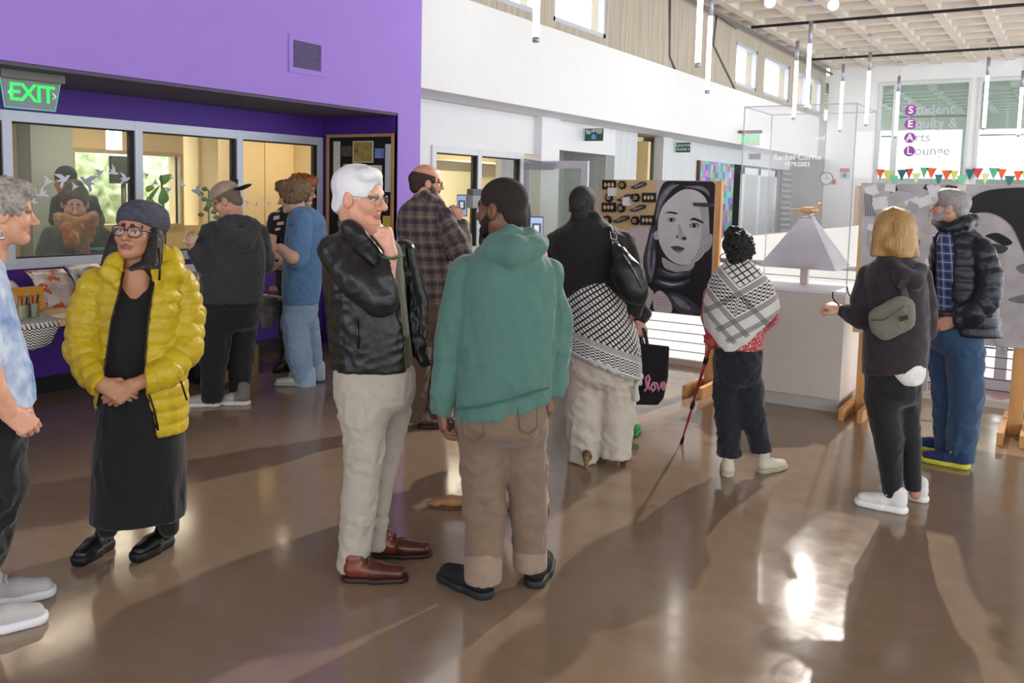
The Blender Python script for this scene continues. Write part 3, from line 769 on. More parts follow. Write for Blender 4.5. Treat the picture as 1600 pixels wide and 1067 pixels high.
# far wall with the lounge windows
mfar = mat('far_white', 'ECEDEE', 0.65, var=0.01)
fw = MB().box((XF, YF, 2.05), (-4.48, YF + 0.25, 5.5)).box((-4.48, YF, 4.66), (XR, YF + 0.25, 5.5)).box((-2.37, YF, 2.05), (-2.23, YF + 0.25, 4.66)).box((1.2, YF, 2.05), (1.5, YF + 0.25, 4.66))
fw.box((XF, YF, 0), (-4.95, YF + 0.25, 2.05)).box((-4.45, YF, 0.0), (XR, YF + 0.25, 2.05)).box((-4.3, YF, -0.62), (XR, YF + 0.25, 0))
struct('wall_far', fw, mfar)
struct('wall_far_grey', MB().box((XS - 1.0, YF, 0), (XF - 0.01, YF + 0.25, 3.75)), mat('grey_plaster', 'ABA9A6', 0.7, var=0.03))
mwf = mat('lounge_frame', 'D3D7DA', 0.5)
for i, (a, b) in enumerate(((-4.48, -4.06), (-4.06, -2.37), (-2.23, 1.2))):
    w = struct('window_%d' % (7 + i), MB().box((a, YF - 0.04, 2.05), (a + 0.07, YF + 0.1, 4.66)).box((b - 0.07, YF - 0.04, 2.05), (b, YF + 0.1, 4.66)).box((a + 0.0701, YF - 0.038, 4.59), (b - 0.0701, YF + 0.1, 4.66)).box((a + 0.0701, YF - 0.038, 2.05), (b - 0.0701, YF + 0.1, 2.12)), mwf)
    MB().box((a + 0.07, YF + 0.02, 2.12), (b - 0.07, YF + 0.026, 4.59)).build('window_pane', mat('greenish_glass', 'BFD8CE', 0.03, alpha=0.14, spec=0.6), w)
    for hgt in ((3.3,) if i != 1 else (3.78, )): MB().box((a + 0.07, YF + 0.16, hgt), (b - 0.07, YF + 0.2, hgt + 0.035)).build('window_mullion', mat('dark_mullion', '3d4a4c', 0.5), w)
# lounge beyond the glass
mlc = mat('lounge_concrete', 'A9B0A2', 0.8)
lc = MB().box((-7, YF + 0.25, 4.75), (XR, 33, 4.95)).box((-7, 32.0, 4.05), (XR, 32.4, 4.75)).box((-3.25, 31.0, 2.0), (-2.95, 31.3, 4.75))
for k in range(16): lc.box((-7 + k * 0.9, YF + 0.25, 4.5), (-6.82 + k * 0.9, 32, 4.75))
for k in range(8): lc.box((-7, 24.9 + k * 0.9, 4.5), (XR, 25.06 + k * 0.9, 4.75))
struct('ceiling_lounge', lc, mlc)
struct('floor_lounge', MB().box((-7, YF + 0.25, 1.2), (XR, 33, 1.3)).box((-7, 32.6, 1.3), (XR, 32.8, 2.45)), mat('lounge_floor', '8FA0A0', 0.6))
# lower level entrance doors
lw = MB().box((-4.3, YF + 0.01, -2.87), (-2.3, YF + 0.2, -0.6)).box((1.6, YF + 0.01, -2.87), (XR, YF + 0.2, -0.6)).box((-2.3, YF + 0.01, -0.85), (1.6, YF + 0.2, -0.6))
struct('wall_lower', lw, mat('lower_wall', 'D2CFD0', 0.6))
d4 = empty('door_4', (-2.3, YF, -2.87)); d4['kind'] = 'structure'
for k in range(4):
    x0 = k * 0.975
    MB().box((x0, 0, 0), (x0 + 0.13, 0.06, 2.05)).box((x0 + 0.845, 0, 0), (x0 + 0.975, 0.06, 2.05)).box((x0 + 0.13, 0, 0), (x0 + 0.845, 0.06, 0.28)).box((x0 + 0.13, 0, 1.9), (x0 + 0.845, 0.06, 2.05)).build('door_leaf', mat('lower_door_grey', 'A7A5AB', 0.45), d4)
    MB().box((x0 + 0.13, 0.025, 0.28), (x0 + 0.845, 0.031, 1.9)).build('door_pane', mglass, d4)
    xb = x0 + (0.9 if k % 2 == 0 else 0.07)
    MB().tube([(xb, -0.05, 0.9), (xb, -0.05, 1.25)], 0.018, 6).build('door_handle', malu, d4)
    MB().box((x0 + 0.13, -0.03, 1.0), (x0 + 0.845, -0.01, 1.05)).build('push_bar', mat('dark_mullion', '3d4a4c'), d4)
# white parapet along the stair void
struct('wall_parapet', MB().box((-4.42, 8.12, 0), (-4.3, 23.0, 1.07)).box((-4.4, 8.121, -2.87), (-4.292, YF, 0)), mat('parapet_white', 'EDE9E2', 0.6))
struct('ceiling_lower', MB().box((-4.3, 20.5, -0.62), (XR, YF, -0.35)), mfar)

# concrete clerestory
mcon = mat('board_formed_concrete', 'B5AC9C', 0.8, var=0.16, vscale=1.6, bump=0.5, bscale=3.0, stretch=(1, 9, 0.5))
zb, zt = 3.88, 4.7
XK = XF - 0.08
op = [(7.2, 9.4), (9.82, 11.3), (16.85, 18.2), (18.68, 20.6), (21.1, 22.2), (22.4, 23.6)]
cl = MB().box((XK - 0.25, -0.5, 3.75), (XK, YF, zb)).box((XK - 0.25, -0.5, zt), (XK, YF, 5.5)); y = -0.5
for a, b in op: cl.box((XK - 0.25, y, zb), (XK, a, zt)); y = b
cl.box((XK - 0.25, y, zb), (XK, YF, zt))
struct('wall_left_concrete', cl, mcon)
for i, (a, b) in enumerate(op):
    w = struct('window_%d' % (11 + i), MB().box((XK - 0.1, a, zb), (XK - 0.01, a + 0.06, zt)).box((XK - 0.1, b - 0.06, zb), (XK - 0.01, b, zt)).box((XK - 0.1, a, zb), (XK - 0.01, b, zb + 0.06)).box((XK - 0.1, a, zt - 0.06), (XK - 0.01, b, zt)), malu)
    MB().box((XK - 0.07, a + 0.06, zb + 0.06), (XK - 0.064, b - 0.06, zt - 0.06)).build('window_pane', mglass, w)

# waffle slab ceiling: slab plus every rib
ms = mat('waffle_concrete', 'D6CDBF', 0.85, var=0.06, vscale=3)
ce = struct('ceiling', MB().box((-6.2, YB, 5.4), (XR, YF + 0.2, 5.6)), ms)
def rib_mesh(l, along_y):
    q = [(-0.085, 0), (0.085, 0), (0.15, 0.36), (-0.15, 0.36)]
    mb = MB()
    if along_y: mb.prism(q, (0, l, 0), (1, 0, 0), (0, 0, 1), l)
    else: mb.prism(q, (0, 0, 0), (0, 1, 0), (0, 0, 1), l)
    me = bpy.data.meshes.new('rib'); me.from_pydata(mb.V, [], mb.F); me.update(); me.materials.append(ms); return me
rx = rib_mesh(XR + 6.2, False); ry = rib_mesh(YF - YB, True)
x = -3.16 - 3 * 0.78
while x < XR: o = link('rib', ry, None, ce); o.location = (x, YB, ZC); x += 0.78
y = 23.6
while y > YB: o = link('rib', rx, None, ce); o.location = (-6.2, y, ZC + 0.003); y -= 0.78

# glazed walls behind and to the right of the camera (only their frames are ever near the view)
def curtain(name, a, b, n, vertical_axis):
    mb = MB(); L = b - a
    return mb
mb = MB().box((XR, YB, 0), (XR + 0.2, 8.12, 0.35)).box((XR, YB, 4.3), (XR + 0.2, YF, 5.6))
for k in range(12): mb.box((XR, YB + k * 2.6, 0), (XR + 0.15, YB + k * 2.6 + 0.12, 4.4))
struct('wall_right', mb, mwh)
mb = MB().box((-6.8, YB - 0.2, 0), (XR, YB, 0.5)).box((-6.8, YB - 0.2, 4.2), (XR, YB, 5.6))
for k in range(6): mb.box((-6.8 + k * 2.7, YB - 0.2, 0), (-6.65 + k * 2.7, YB, 4.3))
struct('wall_back', mb, mwh)
struct('wall_left_front', MB().box((XW - 0.15, YB, 0), (XF, -0.5, 5.5)), mpur)
# ------------------------------------------------------------------ ceiling fixtures
mtube = mat('lamp_grey_metal', 'A9ABB8', 0.35, metal=0.5)
mlit = mat('lamp_diffuser', 'FFFDF8', 0.4, emit=9.0)
mcable = mat('thin_cable', 'B8B8BC', 0.5)
def pendant(x, y, zb, label, lit=True):
    t = empty('pendant_lamp', (x, y, zb), 0, label, 'lamp', 'tube pendant lamps')
    MB().tube([(0, 0, 0.0), (0, 0, 0.05)], 0.036, 12).build('end_cap', mtube, t)
    MB().tube([(0, 0, 0.05), (0, 0, 1.12)], 0.034, 14).build('diffuser', mlit, t)
    MB().tube([(0, 0, 1.12), (0, 0, 1.5)], 0.036, 14).build('tube_housing', mtube, t)
    MB().tube([(0, 0, 1.5), (0, 0, 5.4 - zb)], 0.005, 5).build('cable', mcable, t)
    MB().tube([(0, 0, ZC - zb - 0.03), (0, 0, ZC - zb)], 0.07, 14).build('ceiling_canopy', mtube, t)
PD = [(837, 66, 'white tube pendant hanging before the white bulkhead beside the purple wall'), (1090, 105, 'white tube pendant hanging in front of the board-formed concrete, shorter of the close pair'),
      (1105, 146, 'white tube pendant of the close pair in front of concrete, lower end'), (1240, 187, 'slim white tube pendant seen above the clear display case, nearer the clerestory'),
      (1312, 206, 'slim white tube pendant before the white far corner wall'), (1353, 197, 'slim white tube pendant between case corner and lounge window'),
      (1537, 203, 'white tube pendant before the wide lounge window, over its mullion'), (1591, 214, 'white tube pendant near the round shape in the wide lounge window'), (1399, 216, 'slim tube pendant hanging in front of the narrow lounge pane'), (1260, 172, 'bright tube pendant in front of the clerestory windows above the case')]
for px, py, lb in PD:
    q = gnd(px, py, 3.2); pendant(q[0], q[1], 3.2, lb)
for (px, py), lb in (((1203, 4), 'white cylindrical ceiling spotlight near the concrete wall'), ((1302, 8), 'white cylindrical ceiling spotlight over the open stair void')):
    q = gnd(px, py, 4.62); d = _unit(np.array([-1.7, 6.2, 0.3]) - q)
    t = empty('ceiling_spotlight', q, 0, lb, 'spotlight', 'ceiling spotlights')
    MB().tube([-0.0 * d, -0.26 * d], [0.085, 0.07], 16).build('spot_can', mat('spot_white', 'E2E2E6', 0.4), t)
    MB().tube([0.004 * d, -0.004 * d], 0.078, 16).build('spot_lens', mat('spot_glow', 'FFF8EE', 0.4, emit=10.0), t)
    MB().tube([-0.13 * d, -0.13 * d + np.array([0, 0, 0.14]), (-0.13 * d)[:2].tolist() + [ZC - 4.62]], 0.012, 6).build('spot_stem', mtube, t)
    L = lamp('spot_beam', 'SPOT', q + 0.03 * d, q + d, 170, (1.0, 0.95, 0.88), spot_size=math.radians(62), spot_blend=0.6, shadow_soft_size=0.04)
q = np.array([-2.05, 11.0, 4.72]); d = _unit(np.array([-1.6, 4.8, 0.6]) - q)
t = empty('ceiling_spotlight', q, 0, 'ceiling spotlight aimed back at the visitors before the pedestal', 'spotlight', 'ceiling spotlights')
MB().tube([0 * d, -0.26 * d], [0.085, 0.07], 16).build('spot_can', mat('spot_white'), t); MB().tube([0.004 * d, -0.004 * d], 0.078, 16).build('spot_lens', mat('spot_glow'), t)
MB().tube([-0.13 * d, -0.13 * d + np.array([0, 0, 0.14]), (-0.13 * d)[:2].tolist() + [ZC - 4.72]], 0.012, 6).build('spot_stem', mtube, t)
lamp('spot_beam', 'SPOT', q + 0.03 * d, q + d, 2300, (1.0, 0.94, 0.86), spot_size=math.radians(50), spot_blend=0.7, shadow_soft_size=0.04)
# sprinkler pipes and conduits
mpipe = mat('black_pipe', '2e3033', 0.45, metal=0.4); mcond = mat('grey_conduit', '6d6f70', 0.5, metal=0.3)
def pipe(name, pts, r, m, label):
    o = MB().tube(pts, r, 8).build(name, m); tag(o, label, 'pipe'); return o
a = gnd(1195, 41, 4.93)[1]; pipe('sprinkler_pipe', [(XK + 0.3, a, 4.93), (XR - 0.1, a, 4.93)], 0.028, mpipe, 'black sprinkler pipe crossing under the waffle ceiling, the one nearer the spotlights')
a = gnd(1287, 92, 4.93)[1]; pipe('sprinkler_pipe', [(XK + 0.3, a, 4.93), (XR - 0.1, a, 4.93)], 0.028, mpipe, 'black sprinkler pipe crossing under the waffle ceiling close to the far white wall')
pipe('wall_pipe', [(XK + 0.16, 4.0, 4.93), (XK + 0.16, 23.9, 4.93)], 0.03, mcond, 'dark grey pipe running along the top of the concrete wall')
pipe('conduit', [onx(1047, 0, XK + 0.02), onx(1047, 88, XK + 0.02), onx(1055, 108, XK + 0.02)], 0.016, mcond, 'thin grey conduit dropping down the concrete beside the tall windows')
pipe('conduit', [onx(1150, 45, XK + 0.02), onx(1120, 24, XK + 0.02), onx(1115, 70, XK + 0.02), onx(1148, 138, XK + 0.02)], 0.016, mcond, 'bent grey conduit slanting down the concrete to the white bulkhead')
# ------------------------------------------------------------------ the people
def leather(name, col): return mat(name, col, 0.38, var=0.15, vscale=14, bump=0.25, bscale=40)
def cloth(name, col, var=0.1, rough=0.85, bump=0.25, bscale=140, sheen=0.2): return mat(name, col, rough, var=var, vscale=30, bump=bump, bscale=bscale, sheen=sheen)

# --- white-haired man with folded fist
p = Person('white-haired man in a black leather jacket and pale trousers, fist held to his chin', (575, 890))
p.head(563, 308, 92, 118, 4, y=0.0, skin='D59A80', brow='B9AFA6', neck=(572, 385, 0.0), nr=0.062, res=0.0034, lip='B0705F', eyes='4a5a60')
p.glasses(mat('thin_metal_rim', '8a8680', 0.3, metal=0.9), 0.022, 0.017, thick=0.0012)
p.hair('hair', hair_mat('white_hair', 'E4E3E4', 0.6, 0.06, bump=0.35), [('e', (0, -0.018, 0.04), (0.083, 0.108, 0.092)), ('e', (0.02, 0.04, 0.088), (0.062, 0.052, 0.036)), ('c', (0.055, -0.035, -0.01), (0.045, -0.07, -0.045), 0.026, 0.022), ('c', (-0.055, -0.035, -0.01), (-0.045, -0.07, -0.045), 0.026, 0.022), ('e', (0, -0.08, -0.03), (0.056, 0.034, 0.05))],
       [('e', (0, 0.118, -0.025), (0.088, 0.07, 0.1)), ('e', (0.09, 0.0, -0.03), (0.03, 0.03, 0.035)), ('e', (-0.09, 0.0, -0.03), (0.03, 0.03, 0.035)), ('e', (0, 0.06, -0.09), (0.12, 0.08, 0.08))], disp=lambda V, W: 0.0035 * wob(3, 130, 6, (1, 1, 0.3))(V), res=0.0042)
g = p.solid(0.008, '3E4034'); p.rows(g, [(366, 548, 608, 0.09), (380, 540, 622, 0.12), (420, 530, 630, 0.15), (500, 530, 638, 0.16), (560, 524, 644, 0.16), (580, 524, 644, 0.16)])
sh = p.put(g, 'shirt', cloth('olive_shirt', '43482f'), folds(11, 0.004))
g = p.solid(0.0075, '1b1b1d'); g.k = 0.02
p.limb(g, [(600, 388, -0.08, 12), (572, 372, -0.12, 12), (546, 356, -0.07, 13), (541, 352, 0.06, 13), (580, 358, 0.12, 12)], k=0.01)
p.rows(g, [(360, 534, 604, 0.1), (368, 520, 620, 0.135), (384, 508, 632, 0.165), (420, 503, 640, 0.185), (480, 508, 648, 0.19), (540, 514, 654, 0.185), (573, 517, 652, 0.18)])
p.limb(g, [(522, 392, -0.12, 25), (560, 438, -0.2, 29), (594, 466, -0.23, 28), (606, 436, -0.22, 25), (611, 404, -0.2, 19)], k=0.008, hem=1)
p.limb(g, [(630, 395, 0.16, 22), (648, 470, 0.2, 22), (650, 540, 0.16, 20)])
p.poly(g, [(566, 352), (632, 352), (642, 430), (652, 500), (660, 590), (634, 590), (630, 520), (622, 460), (608, 402), (584, 375)], -0.3, 0.12, op='s', k=0.006)
p.poly(g, [(640, 440), (650, 470), (664, 530), (674, 572), (662, 577), (648, 560), (640, 500)], 0.02, 0.08, k=0.012)
jk = p.put(g, 'leather_jacket', leather('black_leather', '1e1e20'), folds(4, 0.008, 58, (1, 1, 0.8), 0.5))
tube_px(p, [(590, 380, -0.13), (612, 410, -0.15), (624, 460, -0.15), (631, 520, -0.15), (634, 575, -0.15)], 0.004, 'zip', mat('brass_zip', '6f6245', 0.5, metal=0.6), jk)
tube_px(p, [(557, 500, -0.195), (559, 545, -0.19)], 0.006, 'pocket_welt', mat('black_leather'), jk)
g = p.solid(0.0085); g.k = 0.042
p.rows(g, [(558, 520, 646, 0.16), (590, 522, 648, 0.17), (620, 526, 646, 0.16), (640, 532, 640, 0.13)], rnd=0.07)
p.limb(g, [(564, 600, -0.07, 38), (568, 650, -0.09, 36), (570, 700, -0.09, 30), (562, 776, -0.07, 27), (551, 884, -0.05, 24)], hem=1)
p.limb(g, [(618, 600, 0.08, 30), (612, 650, 0.1, 29), (604, 700, 0.1, 24), (592, 776, 0.09, 19), (584, 852, 0.09, 20)], hem=1)
p.put(g, 'trousers', cloth('pale_grey_twill', 'A79E92', 0.06), folds(6, 0.0112, 60, (1, 1, 0.9)))
p.hand(p.pt(611, 398, -0.2), (-0.08, 0.05, 1), (-1, 0.15, -0.1), (0.0, -1, 0), (84, 98, 62), arm=p.pt(604, 436, -0.21), thumb_curl=60, skin='DDA590', res=0.0034, size=1.12)
tube_px(p, [(592, 398, -0.2), (601, 403, -0.262), (616, 404, -0.262), (630, 398, -0.2)], 0.006, 'shirt_cuff', mat('green_cuff', '3f5a38', 0.8))
p.finish([[(575, 370, 0, 30), (575, 480, 0, 45), (580, 590, 0, 45)]])
mbr = mat('brown_shoe_leather', attr=True, rough=0.28, var=0.2, vscale=20, bump=0.1, bscale=60)
p.shoe((533, 905), 97, 0.29, 1.0, '6E3421', '2a1712', 0.085, mbr, '2a1a14', 0.022, toe='4A2218')
p.shoe((580, 868), 95, 0.28, 1.0, '6E3421', '2a1712', 0.085, mbr, '2a1a14', 0.022, toe='4A2218')

# --- bearded man in a green hoodie, seen from behind
p = Person('bearded man in a sea-green hoodie and taupe jeans, back turned', (785, 915))
p.head(782, 326, 90, 303, 3, skin='69452F', brow='1c1512', neck=(795, 405, 0.02), nr=0.066, beard=('17110f', 0.05), lip='5a342a', wide=1.02)
p.hair('hair', mat('buzzed_hair', '241c18', 0.85, bump=0.5, bscale=300, var=0.2, vscale=120), [('e', (0, -0.018, 0.038), (0.081, 0.104, 0.088)), ('e', (0, -0.07, -0.03), (0.062, 0.045, 0.05))],
       [('e', (0, 0.115, -0.01), (0.1, 0.08, 0.1)), ('e', (0.09, 0.0, -0.035), (0.04, 0.032, 0.04)), ('e', (-0.09, 0.0, -0.035), (0.04, 0.032, 0.04)), ('e', (0, 0.04, -0.1), (0.12, 0.09, 0.085))], res=0.005)
g = p.solid(0.0078, '3F7168'); g.k = 0.025
p.rows(g, [(385, 762, 836, 0.1), (402, 738, 856, 0.13), (430, 720, 868, 0.155), (490, 718, 872, 0.175), (560, 716, 868, 0.18), (615, 711, 862, 0.175), (652, 710, 856, 0.17)])
p.limb(g, [(730, 428, 0.0, 30), (714, 490, -0.02, 28), (703, 555, -0.03, 25), (694, 615, -0.05, 20), (690, 642, -0.05, 15)], k=0.007, hem=1)
p.limb(g, [(856, 430, 0.02, 26), (868, 500, 0.02, 25), (870, 560, 0.0, 22), (864, 612, -0.02, 17)], k=0.007, hem=1)
p.limb(g, [(757, 398, 0.0, 15), (775, 392, -0.1, 19), (805, 390, -0.13, 22), (835, 384, -0.08, 18), (842, 378, 0.02, 14)], k=0.015)
p.limb(g, [(752, 400, 0.02, 12), (772, 378, -0.07, 13), (798, 366, -0.1, 13), (826, 366, -0.06, 13), (836, 374, 0.03, 12)], k=0.006)
p.limb(g, [(765, 398, -0.06, 14), (800, 402, -0.15, 15), (828, 396, -0.1, 14)], k=0.015)
a = p.pt(712, 656, 0); b = p.pt(862, 622, 0); g.half(a, (b[2] - a[2], 0, -(b[0] - a[0])), k=0.01)
hd = p.put(g, 'hoodie', cloth('sea_green_fleece', '4A6F66', 0.06), folds(21, 0.015, 42, (1, 1, 0.3), 0.5))
tube_px(p, [(712, 640, -0.17), (760, 634, -0.195), (815, 620, -0.19), (858, 606, -0.16)], 0.004, 'hem_seam', mat('seam_green', '35635b', 0.9), hd)
g = p.solid(0.0085); g.k = 0.042
p.rows(g, [(610, 716, 858, 0.15), (640, 713, 856, 0.165), (668, 715, 852, 0.16), (690, 722, 848, 0.12)], rnd=0.07)
p.limb(g, [(752, 672, 0.0, 38), (755, 730, 0.0, 36), (758, 800, -0.02, 33), (756, 860, -0.05, 29), (755, 901, -0.08, 27)], hem=1)
p.limb(g, [(818, 668, 0.02, 34), (823, 730, 0.02, 33), (826, 800, 0.02, 29), (828, 850, 0.02, 26), (828, 882, 0.02, 25)], hem=1)
tr = p.put(g, 'trousers', cloth('taupe_denim', '74604F', 0.08), folds(8, 0.0112, 60, (1, 1, 1.0)))
for cx, cy, r, y in ((755, 889, 29, -0.08), (828, 870, 27, 0.02)):
    g = p.solid(0.007); p.limb(g, [(cx, cy + 12, y, r), (cx, cy - 9, y, r)], hem=1); p.limb(g, [(cx, cy - 8, y, r), (cx, cy + 10, y, r)], hem=1); p.put(g, 'rolled_cuff', cloth('taupe_cuff', '8C7766'), parent=tr)
for (px, py, w) in ((738, 664, 34), (824, 652, 30)):
    tube_px(p, [(px - w / 2, py - 14, -0.165), (px - w / 2 + 3, py + 18, -0.165), (px + 2, py + 28, -0.165), (px + w / 2, py + 16, -0.16), (px + w / 2, py - 16, -0.16)], 0.0025, 'pocket_seam', mat('seam_taupe', '5e4c3e', 0.9), tr)
p.hand(p.pt(690, 638, -0.05), (0.1, -0.1, -1), (1, 0.3, 0), (0.2, 1, 0), (28, 35, 20), arm=p.pt(695, 610, -0.05), skin='7a5240')
tube_px(p, [(693, 664, -0.08), (697, 664, -0.085), (699, 661, -0.08)], 0.004, 'ring', mat('gold', 'C9A24A', 0.25, metal=1.0))
p.hand(p.pt(861, 610, -0.02), (-0.05, -0.1, -1), (-1, 0.2, 0), (0, 1, 0), (30, 40, 25), arm=p.pt(864, 590, -0.02), skin='7a5240')
p.finish([[(795, 400, 0.0, 30), (790, 500, 0, 50), (785, 640, 0, 45)]])
msu = mat('black_suede', attr=True, rough=0.85, var=0.2, vscale=30)
p.shoe((767, 937), 312, 0.30, 1.05, '141416', '1d1e20', 0.075, msu, None, 0.034)
p.shoe((832, 921), 14, 0.29, 1.05, '141416', '1d1e20', 0.09, msu, None, 0.034)

# --- woman in the yellow puffer jacket
p = Person('woman in a mustard yellow puffer jacket, slouchy grey beanie and long black dress', (208, 872))
p.head(214, 362, 84, 206, -6, roll=-4, skin='B88567', brow='2b1d18', neck=(212, 432, 0.0), nr=0.055, res=0.0033, lip='8F5648', eyes='22160f', wide=1.02)
p.glasses(mat('dark_red_frame', '3a1820', 0.3), 0.029, 0.0225, thick=0.0026)
p.hair('hair', hair_mat('dark_brown_hair', '231815', 0.45, 0.3), [('e', (0, -0.03, 0.0), (0.087, 0.085, 0.09)), ('c', (0.078, 0.0, -0.02), (0.085, 0.02, -0.15), 0.032, 0.044), ('c', (-0.078, -0.005, -0.01), (-0.09, 0.02, -0.15), 0.034, 0.046), ('c', (-0.08, 0.03, -0.14), (-0.035, 0.075, -0.165), 0.03, 0.018), ('c', (0.075, 0.03, -0.15), (0.04, 0.06, -0.175), 0.03, 0.016), ('e', (0, -0.07, -0.08), (0.085, 0.05, 0.09))],
       [('e', (0, 0.1, -0.02), (0.068, 0.095, 0.12))], disp=lambda V, W: 0.005 * wob(5, 80, 6, (1, 1, 0.35))(V) + 0.003 * wob(6, 160, 5, (1, 1, 0.3))(V))
p.hair('beanie', mat('heather_grey_knit', '4A4A57', 0.95, var=0.35, vscale=2.0, bump=0.8, bscale=2.5, stretch=(20, 20, 60)), [('e', (0, -0.02, 0.055), (0.093, 0.115, 0.088)), ('e', (-0.01, -0.085, 0.055), (0.09, 0.085, 0.085)), ('c', (0, -0.1, 0.02), (0.0, -0.14, 0.01), 0.065, 0.05)],
       [('h', (0, 0.085, 0.045), (0, 0.36, -1.0)), ('e', (0, 0.02, -0.06), (0.07, 0.085, 0.1))], disp=lambda V, W: 0.004 * wob(77, 55, 5, (1, 1, 1.6))(V))
g = p.solid(0.0085, '0d0d10'); g.k = 0.02
p.rows(g, [(432, 170, 262, 0.1), (470, 160, 270, 0.13), (560, 156, 276, 0.145), (630, 150, 284, 0.165), (700, 144, 290, 0.17), (770, 141, 292, 0.175), (806, 139, 291, 0.175)])
p.poly(g, [(186, 415), (236, 415), (232, 440), (214, 462), (204, 462), (192, 440)], -0.3, 0.3, op='s', k=0.01)
dress = p.put(g, 'dress', cloth('black_knit', '0C0C0F', 0.2), folds(31, 0.0096, 60, (1, 1, 0.2)))
for lg_ in ([(172, 790, 0.03, 19), (168, 826, 0.02, 17)], [(262, 790, 0.03, 19), (264, 824, 0.03, 17)]): g = p.solid(0.008); p.limb(g, lg_); p.put(g, 'legging', cloth('black_knit', '0C0C0F'))
g = p.solid(0.0072, 'B7A10F'); g.k = 0.022
p.rows(g, [(402, 186, 262, 0.1, 0.02), (424, 160, 280, 0.13), (450, 146, 288, 0.15), (520, 148, 288, 0.165), (590, 147, 293, 0.175), (640, 148, 295, 0.175), (674, 152, 294, 0.17)])
p.limb(g, [(150, 440, 0.0, 26), (134, 490, -0.02, 27), (128, 545, -0.05, 27), (140, 580, -0.12, 24), (158, 600, -0.18, 20)], k=0.008, hem=1)
p.limb(g, [(284, 440, 0.0, 26), (293, 490, -0.02, 28), (290, 545, -0.08, 28), (262, 580, -0.16, 25), (212, 601, -0.2, 21)], k=0.008, hem=1)
p.limb(g, [(182, 405, -0.05, 15), (172, 425, -0.09, 15), (186, 445, -0.13, 9)], k=0.012)
p.limb(g, [(240, 402, -0.02, 20), (262, 405, 0.0, 24), (268, 425, -0.06, 22), (240, 440, -0.12, 12)], k=0.012)
p.poly(g, [(194, 405), (232, 402), (238, 440), (230, 500), (225, 560), (226, 600), (240, 640), (247, 690), (120, 700), (152, 636), (160, 600), (166, 560), (174, 500), (188, 450)], -0.34, 0.02, op='s', k=0.008)
pj = p.put(g, 'puffer_jacket', mat('mustard_nylon', 'C4A814', 0.42, var=0.08, vscale=20, bump=0.35, bscale=45, sheen=0.1), quilt(0.058, 0.0095, 41, 0.0, 0.0045), wrap=True)
mz = mat('black_zip', '141414', 0.5)
tube_px(p, [(193, 425, -0.13), (188, 450, -0.158), (174, 500, -0.167), (166, 560, -0.172), (160, 600, -0.176), (152, 634, -0.175)], 0.0045, 'zip', mz, pj)
tube_px(p, [(240, 440, -0.15), (231, 500, -0.167), (226, 560, -0.172), (227, 600, -0.176), (241, 640, -0.176), (247, 672, -0.172)], 0.0045, 'zip', mz, pj)
tube_px(p, [(248, 388, -0.12), (250, 410, -0.15), (249, 438, -0.165)], 0.005, 'drawcord', mz, pj)
tube_px(p, [(277, 578, -0.168), (284, 600, -0.165), (292, 625, -0.15)], 0.0045, 'pocket_zip', mz, pj)
p.hand(p.pt(158, 600, -0.2), (0.85, -0.15, -0.5), (0.1, 1, -0.2), (0.5, 0, 0.8), (22, 30, 18), arm=p.pt(142, 584, -0.15), res=0.0032)
p.hand(p.pt(207, 602, -0.2), (-0.8, -0.1, -0.55), (0.1, 1, -0.1), (-0.4, 0, 0.8), (35, 45, 25), arm=p.pt(240, 590, -0.18), res=0.0032)
g = p.solid(0.007, 'B88567'); p.rows(g, [(418, 190, 236, 0.08, -0.03), (440, 184, 240, 0.1, -0.025), (470, 184, 240, 0.1, -0.01)]); p.body.append(g.arr())
p.finish([[(212, 430, 0.03, 26), (212, 500, 0.02, 40), (214, 650, 0.02, 42)]])
mbt = leather('black_boot_leather', '101012')
p.shoe((174, 852), 214, 0.25, 1.02, '121214', '0b0b0c', 0.15, mbt, None, 0.045)
p.shoe((268, 848), 222, 0.25, 1.02, '121214', '0b0b0c', 0.15, mbt, None, 0.045)

# --- grey-curled woman at the picture's edge
p = Person('older woman with short curly grey hair and a pale blue tie-dyed tunic', (-15, 985))
p.head(6, 330, 99, 84, 6, skin='CC967B', brow='8a7a6e', neck=(-24, 425, 0.0), nr=0.055, res=0.0034, lip='A5645A')
p.hair('hair', mat('grey_curls', '9A928C', 0.7, var=0.4, vscale=60, bump=0.8, bscale=110), [('e', (0, -0.03, 0.035), (0.097, 0.115, 0.095)), ('e', (0, 0.03, 0.085), (0.078, 0.07, 0.045)), ('e', (0, -0.085, -0.03), (0.08, 0.05, 0.07))],
       [('e', (0, 0.115, -0.035), (0.09, 0.075, 0.105)), ('e', (0.09, 0.03, -0.06), (0.04, 0.06, 0.06)), ('e', (-0.09, 0.03, -0.06), (0.04, 0.06, 0.06))], disp=curls(14, 0.007, 150), res=0.0045)
e = p.h.pt(0.09, -0.015, -0.055); mb = MB().tube([e, e + np.array([0, -0.004, -0.03])], 0.0012, 5).lathe(e + np.array([0, -0.004, -0.05]), [(0.001, 0), (0.007, 0.006), (0.007, 0.014), (0.001, 0.02)], 10)
p.part(mb, 'earring', mat('silver', 'B9BCC6', 0.25, metal=0.9))
g = p.solid(0.008, '8FA9CE'); g.k = 0.02
p.rows(g, [(398, -60, 0, 0.1), (420, -85, 8, 0.15), (470, -95, 20, 0.17), (520, -98, 34, 0.19), (570, -100, 48, 0.2), (632, -100, 58, 0.2)])
p.limb(g, [(-45, 430, -0.14, 30), (-40, 490, -0.2, 30), (-22, 560, -0.22, 27)])
mt = mat('tie_dye_cotton', '8FA9CE', 0.85, bump=0.2, bscale=120); q = NG(mt); n = q.noise(9, 5); n2 = q.noise(30, 4)
